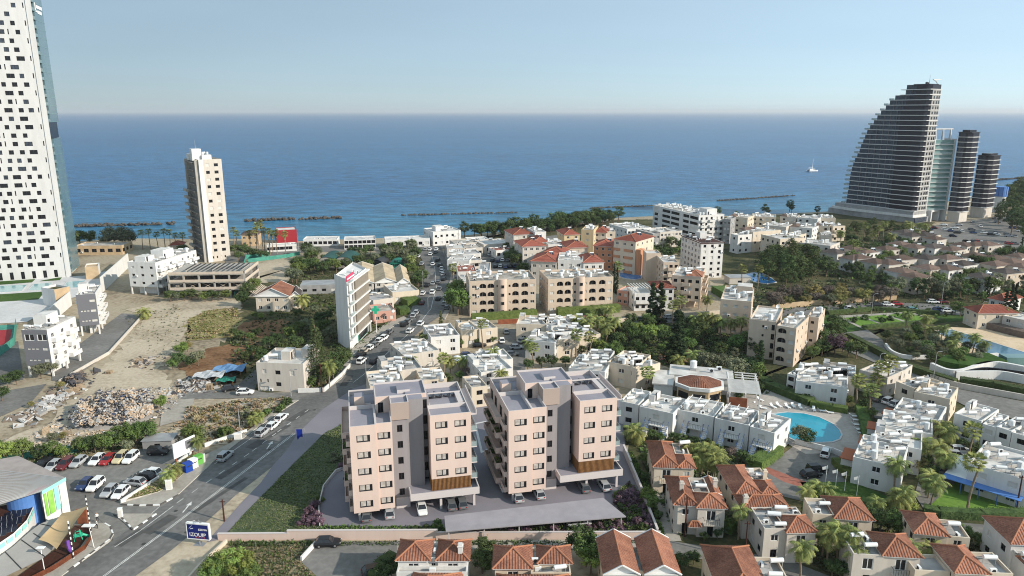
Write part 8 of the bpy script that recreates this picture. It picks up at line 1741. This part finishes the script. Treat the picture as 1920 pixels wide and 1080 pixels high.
# market / estate
for x, y, h in [(958,500,8),(970,505,8),(968,490,8),(982,520,7),(952,476,6),(1010,525,6)]: tree('round', x, y, h, 'leaf_dark', 1.1)
palm(1158, 545, 10, 1, 1.4); tree('cypress', 1150, 548, 12, 'leaf_cypress', 1.0); tree('cypress', 1156, 552, 11, 'leaf_cypress', 1.0)
for x, y in [(1222,606),(1237,607)]: tree('cypress', x, y, 14.5, 'leaf_cypress', 1.9)
tree('cypress', 1265, 680, 16, 'leaf_cypress', 2.0, 'massive dark cypress beside the round plaza'); tree('cypress', 1272, 678, 15, 'leaf_cypress', 1.8); tree('cypress', 1422, 705, 10.5, 'leaf_cypress', 1.8)
hedge('trimmed hedge in front of the left arched block', [(885,601),(960,596),(1005,592)], 2.4, 2.6, 'leaf_hedge', 10); hedge('trimmed hedge in front of the cypress-side arched block', [(1045,592),(1110,588),(1160,584)], 3.0, 3.0, 'leaf_hedge', 10); wall_run('red brick garden wall below the arched blocks', [(935,608),(1010,604),(1100,600),(1135,598)], 1.6, .3, 'brick_red')
for x, y, h, f in [(1080,632,6,0),(1090,640,6,0),(1100,645,7,0),(1118,640,7,0),(1130,642,6.5,0),(1140,625,8,0),(1122,620,7,0),(1150,640,7,0),(1108,628,6,0),(1135,655,7,0),(1105,675,7,1),(1080,678,8,1),(1315,632,7,0),(1300,630,6,0),(1334,634,7,0),(1350,636,6,0),(1388,640,7,0),(1370,640,6.4,0),(1260,610,7,1),(1275,606,8,1),(1268,575,6,0),(1240,580,5,0),(1325,585,5,0),(1186,570,4,0),(1200,572,4,0),(1176,560,4,0),(1338,505,10,1),(1420,545,9,1),(1390,545,9,1),(1296,690,4,0),(1270,700,4,0),(1212,740,6,1)]: palm(x, y, h, f, 1.35)
scatter([(1120,620),(1210,612),(1250,640),(1250,690),(1180,668),(1120,688)], 26, lambda x, y, r: tree('round', 0, 0, r.uniform(3.6, 6.2), r.choice(['leaf_mid', 'leaf_dark', 'leaf_bright', 'leaf_dark']), 1.15, xy=(x, y)), 4.5, 7); scatter([(1290,620),(1390,612),(1430,660),(1420,700),(1430,735),(1310,700),(1285,660)], 40, lambda x, y, r: tree(r.choice(['round', 'round', 'tall']), 0, 0, r.uniform(4, 7.5), r.choice(['leaf_dark', 'leaf_mid', 'leaf_dark', 'leaf_olive']), 1.15, xy=(x, y)), 4.8, 8, lambda x, y: not (1325 < proj(x, y)[0] < 1412 and proj(x, y)[1] < 652))
scatter([(1180,470),(1240,458),(1300,470),(1290,500),(1200,490)], 18, lambda x, y, r: tree('round', 0, 0, r.uniform(4.5, 7), r.choice(['leaf_mid', 'leaf_dark']), 1.2, xy=(x, y)), 6, 9)
scatter([(1430,535),(1440,500),(1470,480),(1540,500),(1560,525),(1480,545)], 26, lambda x, y, r: tree(r.choice(['tall', 'round', 'tall']), 0, 0, r.uniform(7, 12), 'leaf_dark', 1.25, xy=(x, y)), 5.5, 10); tree('pine', 1482, 520, 17, 'leaf_pine', 1.1); tree('pine', 1446, 518, 13, 'leaf_pine', 1.0)
scatter([(1440,585),(1460,560),(1560,548),(1650,560),(1670,566),(1560,574)], 44, lambda x, y, r: tree('round', 0, 0, r.uniform(4, 6.5), r.choice(['leaf_bare', 'leaf_bare', 'leaf_olive', 'leaf_yellow', 'leaf_bare']) , 1.3, xy=(x, y)), 4.5, 11)
hedge('dark clipped hedge beside the blue pool hut', [(1345,548),(1375,565)], 6, 3, 'leaf_hedge', 7)
scatter([(1560,470),(1620,452),(1700,440),(1740,455),(1690,470),(1600,500)], 40, lambda x, y, r: palm(0, 0, r.uniform(6, 10), r.choice([0, 1]), 1.4, xy=(x, y)) if r.random() < .55 else tree('round', 0, 0, r.uniform(4, 7), 'leaf_dark', 1.2, xy=(x, y)), 7, 12)
hs_ = [G(x, y+9) for x, y in fh_]
scatter([(1570,500),(1700,470),(1920,480),(1920,570),(1800,570),(1640,560)], 105, lambda x, y, r: tree(r.choice(['round', 'round', 'tall']), 0, 0, r.uniform(4, 8), r.choice(['leaf_dark', 'leaf_mid', 'leaf_dark', 'leaf_olive']), 1.15, xy=(x, y)), 5.5, 13, lambda x, y: all(hypot(x-a, y-b) > 7 for a, b in hs_))
for x, y, h in [(1880,600,11),(1889,600,13),(1897,598,13),(1850,560,9),(1912,480,10),(1770,560,8)]: tree('cypress', x, y, h, 'leaf_cypress', 1.3)
for x, y, h in [(1785,560,9),(1800,558,10),(1765,562,8),(1745,560,9),(1810,565,7),(1790,592,5.5),(1800,594,5.5),(1880,608,6),(1900,612,6)]: tree('tall', x, y, h, 'leaf_olive' if x % 2 else 'leaf_mid', 1.3)
for x, y in [(1545,583),(1580,580),(1600,585),(1640,583),(1690,582),(1740,588),(1550,590),(1620,600),(1600,604),(1668,601),(1655,604),(1700,598)]: tree('bush', x, y, 1.9, 'leaf_dark', 1.3)
# beside the beige tower block and the long pool
for x, y, h, m in [(1560,640,9,'leaf_dark'),(1572,646,9,'leaf_dark'),(1550,660,7,'leaf_dark'),(1565,665,6.5,'leaf_purple'),(1580,660,5,'leaf_bright'),(1590,668,4.6,'leaf_mid'),(1605,672,5.4,'leaf_dark'),(1540,668,5,'leaf_dark'),(1525,672,4,'leaf_mid'),(1520,676,4.2,'leaf_dark')]: tree('round' if h < 8 else 'tall', x, y, h, m if h < 8 else 'leaf_dark', 1.2)
scatter([(1660,640),(1720,622),(1740,635),(1850,670),(1830,684),(1760,690),(1690,668)], 42, lambda x, y, r: tree('round', 0, 0, r.uniform(2.4, 4.6), r.choice(['leaf_olive', 'leaf_dark', 'leaf_mid', 'leaf_olive']), 1.15, xy=(x, y)), 3.6, 14, lambda x, y: True)
for x, y, h in [(1697,628,7),(1732,632,6.5),(1740,640,4),(1764,644,5),(1790,660,5.5),(1823,664,5.5),(1842,668,4),(1784,668,4),(1877,612,6)]: palm(x, y, h, 0, 1.2)
hedge('long dark hedge along the curving road', [(1590,636),(1640,662),(1700,694),(1745,710),(1790,724)], 2.2, 2.2, 'leaf_dark', 9); hedge('dark hedge above the curving road wall', [(1800,722),(1860,730),(1925,744)], 2.4, 2.4, 'leaf_dark', 9); hedge('red brown hedge behind the long pool', [(1838,612),(1870,620),(1925,634)], 4, 2.4, 'leaf_bare', 6); hedge('hedge along the lawn squares', [(1618,617),(1690,611),(1768,604)], 1.6, 1.4, 'leaf_dark', 8); hedge('hedge along the road behind the lawns', [(1548,590),(1640,582),(1760,590)], 1.6, 1.5, 'leaf_dark', 7)
# pool and townhouses
hedge('curving clipped hedge above the pool deck', [(1428,718),(1440,728),(1475,742),(1500,752),(1520,760)], 3.2, 2.0, 'leaf_dark', 12); hedge('clipped hedge beside the clubhouse terrace', [(1520,762),(1560,770),(1588,774)], 2.4, 1.6, 'leaf_hedge', 12); hedge('clipped garden hedge on the pool side', [(1612,770),(1622,800),(1626,830)], 2.6, 1.8, 'leaf_hedge', 12)
hedge('clipped hedge below the white flagpoles', [(1508,920),(1560,940),(1640,952),(1672,958)], 2.0, 1.5, 'leaf_hedge', 14); hedge('curved clipped hedge below the sunlit lawn', [(1732,962),(1760,968),(1840,972),(1925,970)], 2.0, 1.6, 'leaf_dark', 14); hedge('clipped hedge beside the pool car park', [(1415,880),(1440,862),(1456,850)], 3.4, 2.2, 'leaf_hedge', 14); hedge('tall clipped hedge by the tower of cars', [(1570,870),(1590,890),(1600,905)], 3, 1.6, 'leaf_hedge', 12)
for x, y, h, m in [(1190,812,2.4,'leaf_dark'),(1222,826,2.6,'leaf_mid'),(1238,828,2.2,'leaf_mid'),(1262,828,2.2,'leaf_dark'),(1278,832,2.4,'leaf_hedge'),(1300,838,2.4,'leaf_dark'),(1325,846,3,'leaf_dark'),(1345,852,2.4,'leaf_mid'),(1370,862,2.8,'leaf_bare'),(1390,868,2.8,'leaf_dark'),(1408,876,2.6,'leaf_mid'),(1285,818,2,'leaf_dark'),(1500,832,4.2,'leaf_olive'),(1510,836,4,'leaf_dark'),(1350,770,2.2,'leaf_dark'),(1398,745,3.4,'leaf_dark'),(1385,752,2.6,'leaf_dark'),(1420,736,3,'leaf_dark'),(1620,770,3.2,'leaf_dark'),(1632,785,3,'leaf_mid'),(1590,760,2.6,'leaf_mid')]: tree('round', x, y, h, m if m != 'leaf_hedge' else 'leaf_mid', 1.2)
for x, y, h, f in [(1193,832,2.6,0),(1186,826,2.4,0),(1605,765,7,1),(1628,785,7,1),(1645,745,8,1),(1662,742,9,1),(1640,748,5,1),(1815,862,6.5,1),(1675,930,6.6,0),(1812,962,10,1),(1740,935,4.6,0),(1745,948,4.6,0),(1768,900,5,0),(1755,885,5.5,0),(1770,860,6,0),(1725,868,4.4,0),(1760,840,5,0),(1690,962,4,0),(1680,966,3.4,0)]: palm(x, y, h, f, 1.35)
for x, y, h, m in [(1722,890,3.6,'leaf_yellow'),(1735,880,3.2,'leaf_mid'),(1765,875,3.4,'leaf_dark'),(1745,905,3.6,'leaf_dark'),(1735,925,3,'leaf_dark'),(1760,830,4,'leaf_dark'),(1775,825,4,'leaf_mid'),(1800,845,3,'leaf_dark'),(1825,858,3.4,'leaf_dark'),(1850,862,3.2,'leaf_dark'),(1875,870,3,'leaf_mid'),(1780,838,3,'leaf_dark'),(1688,960,4.2,'leaf_yellow'),(1700,965,3.2,'leaf_bright')]: tree('round', x, y, h, m, 1.15)
# villa gardens
for x, y, h in [(1290,888,5.5),(1303,886,5.2),(1315,892,5.6),(1325,900,6),(1335,910,6),(1345,918,5.4),(1310,905,5),(1340,895,5),(1330,885,5),(1282,896,4.2),(1262,895,4)]: palm(x, y, h, 0, 1.25)
for x, y, h, s in [(1384,1012,5.6,1.1),(1500,1085,5.4,1.4),(1550,1060,5.6,1.6),(1568,1055,6,1.6),(1585,1065,6,1.6),(1541,1045,5,1.4),(1530,945,3.8,1.3),(1544,950,3.6,1.3),(1600,1085,4.8,1.4),(1690,1078,5,1.5),(1740,1075,4.4,1.4),(1640,968,3,1.2),(1510,955,3.6,1.2)]: palm(x, y, h, 0, s*.84)
for x, y, h, m in [(1215,945,3.4,'leaf_bright'),(1222,958,3.2,'leaf_mid'),(1205,870,2.4,'leaf_mid'),(1210,905,2.2,'leaf_dark'),(1218,890,2,'leaf_dark'),(1235,975,1.8,'leaf_dark'),(1372,985,2.8,'leaf_olive'),(1362,995,2.6,'leaf_mid'),(1355,1005,2.4,'leaf_dark'),(1350,965,2.6,'leaf_mid'),(1520,985,4,'leaf_bright'),(1515,970,3.4,'leaf_mid'),(1320,1015,1.8,'leaf_dark'),(1345,1010,1.8,'leaf_dark'),(1300,1060,2.6,'leaf_dark'),(1275,1070,3,'leaf_dark'),(1100,1062,5.6,'leaf_mid'),(1090,1045,5.4,'leaf_dark'),(1108,1075,4.6,'leaf_bright'),(912,1060,4.2,'leaf_dark'),(905,1075,4,'leaf_dark'),(735,1085,3.4,'leaf_dark'),(720,1095,3.4,'leaf_dark'),(434,1085,5.2,'leaf_bright'),(415,1090,4.8,'leaf_bright'),(455,1092,5,'leaf_bright'),(400,1098,4.4,'leaf_mid'),(470,1098,4,'leaf_mid')]: tree('round', x, y, h, m, 1.15)
for x, y, h, m in [(1590,985,4.2,'leaf_dark'),(1605,990,4.2,'leaf_dark'),(1620,992,4.4,'leaf_dark'),(1635,995,4.4,'leaf_dark'),(1650,998,4.6,'leaf_dark'),(1665,1002,4.6,'leaf_dark'),(1680,1008,5,'leaf_mid'),(1692,1014,5,'leaf_mid'),(1705,1020,4.6,'leaf_dark'),(1572,985,4,'leaf_dark'),(1790,1020,3.4,'leaf_mid'),(1805,1018,3.4,'leaf_mid'),(1780,1030,3,'leaf_olive'),(1820,1025,3,'leaf_dark'),(1840,1030,2.8,'leaf_mid'),(1730,1040,2.8,'leaf_bright'),(1725,1052,3.2,'leaf_bright'),(1735,1062,3.2,'leaf_mid'),(1855,1040,2.6,'leaf_dark'),(1870,1050,2.6,'leaf_dark'),(1600,1072,3,'leaf_bright'),(1640,1090,3.4,'leaf_bright'),(1560,1080,3,'leaf_dark'),(1575,1085,3,'leaf_dark')]: tree('round', x, y, h, m, 1.1)
tree('cypress', 1655, 1076, 5, 'leaf_cypress', 1.2); hedge('clipped dark hedge in the villa garden', [(1362,1000),(1380,985),(1384,972)], 2.2, 2.0, 'leaf_hedge', 16); hedge('dark hedge beside the worn yard', [(738,1050),(715,1065),(700,1090)], 2, 1.6, 'leaf_dark', 18); hedge('tall hedge between the tiled villas', [(905,1036),(912,1068)], 1.6, 3.2, 'leaf_dark', 18)
# hero garden shrubs
for x, y, s, m in [(572,985,2.0,'leaf_purple'),(582,968,1.9,'leaf_purple'),(590,978,1.9,'leaf_purple'),(590,955,1.9,'leaf_purple'),(598,985,1.6,'leaf_purple'),(585,948,1.4,'leaf_olive'),(600,942,1.4,'leaf_mid'),(640,880,1.6,'leaf_purple'),(632,865,2.2,'leaf_olive'),(760,1000,1.3,'leaf_dark'),(775,999,1.4,'leaf_dark'),(800,998,1.4,'leaf_dark'),(822,993,1.8,'leaf_mid'),(745,1002,1.1,'leaf_mid'),
 (1160,945,1.9,'leaf_purple'),(1172,938,2.0,'leaf_purple'),(1184,934,2.0,'leaf_purple'),(1176,952,2.0,'leaf_purple'),(1192,948,1.8,'leaf_purple'),(1165,958,1.5,'leaf_dark'),(1190,962,1.7,'leaf_dark'),(1204,960,1.6,'leaf_purple'),(1210,978,1.8,'leaf_purple'),(1218,990,1.6,'leaf_purple'),(1195,985,1.8,'leaf_purple'),(1180,980,1.6,'leaf_dark'),(1160,990,1.7,'leaf_purple'),(1140,992,1.6,'leaf_dark'),(1120,994,1.5,'leaf_purple'),(1100,996,1.5,'leaf_purple'),(1070,998,1.4,'leaf_dark'),(1040,998,1.4,'leaf_purple'),(1015,999,1.3,'leaf_dark'),(985,1000,1.3,'leaf_purple'),(960,1001,1.2,'leaf_purple'),(1205,995,1.6,'leaf_dark'),(1148,998,1.3,'leaf_purple')]: tree('bush', x, y, s, m, 1.15)
tufts('undergrowth', 'weeds along the foot of the pink boundary wall', [(430,1017),(800,1016),(1236,1014),(1236,1022),(800,1024),(430,1026)], 1300, .3, ['leaf_mid', 'leaf_dark', 'leaf_olive'], 15, .9, .12); tufts('undergrowth', 'green strip outside the stepped boundary wall', [(1174,850),(1186,848),(1215,910),(1246,1006),(1238,1008),(1206,930)], 1100, .45, ['leaf_mid', 'leaf_dark', 'leaf_bright'], 16, .9, .12)

finish_labels()
# ================================================================== AIR
def haze():
    m = bpy.data.materials.new('haze'); m.use_nodes = True; n, l = m.node_tree.nodes, m.node_tree.links; n.clear(); o = n.new('ShaderNodeOutputMaterial'); v = n.new('ShaderNodeVolumePrincipled')
    v.inputs['Color'].default_value = (.93, .96, 1, 1); v.inputs['Density'].default_value = 5.5e-5; v.inputs['Anisotropy'].default_value = .2; l.new(v.outputs[0], o.inputs['Volume']); MATS['haze'] = m
    b = MB(); b.box(-95000, 95000, -200, 96000, -5.5, 135); tag(b.build('haze', 'haze'), 'thin pale sea haze', None, None, 'stuff')
haze()
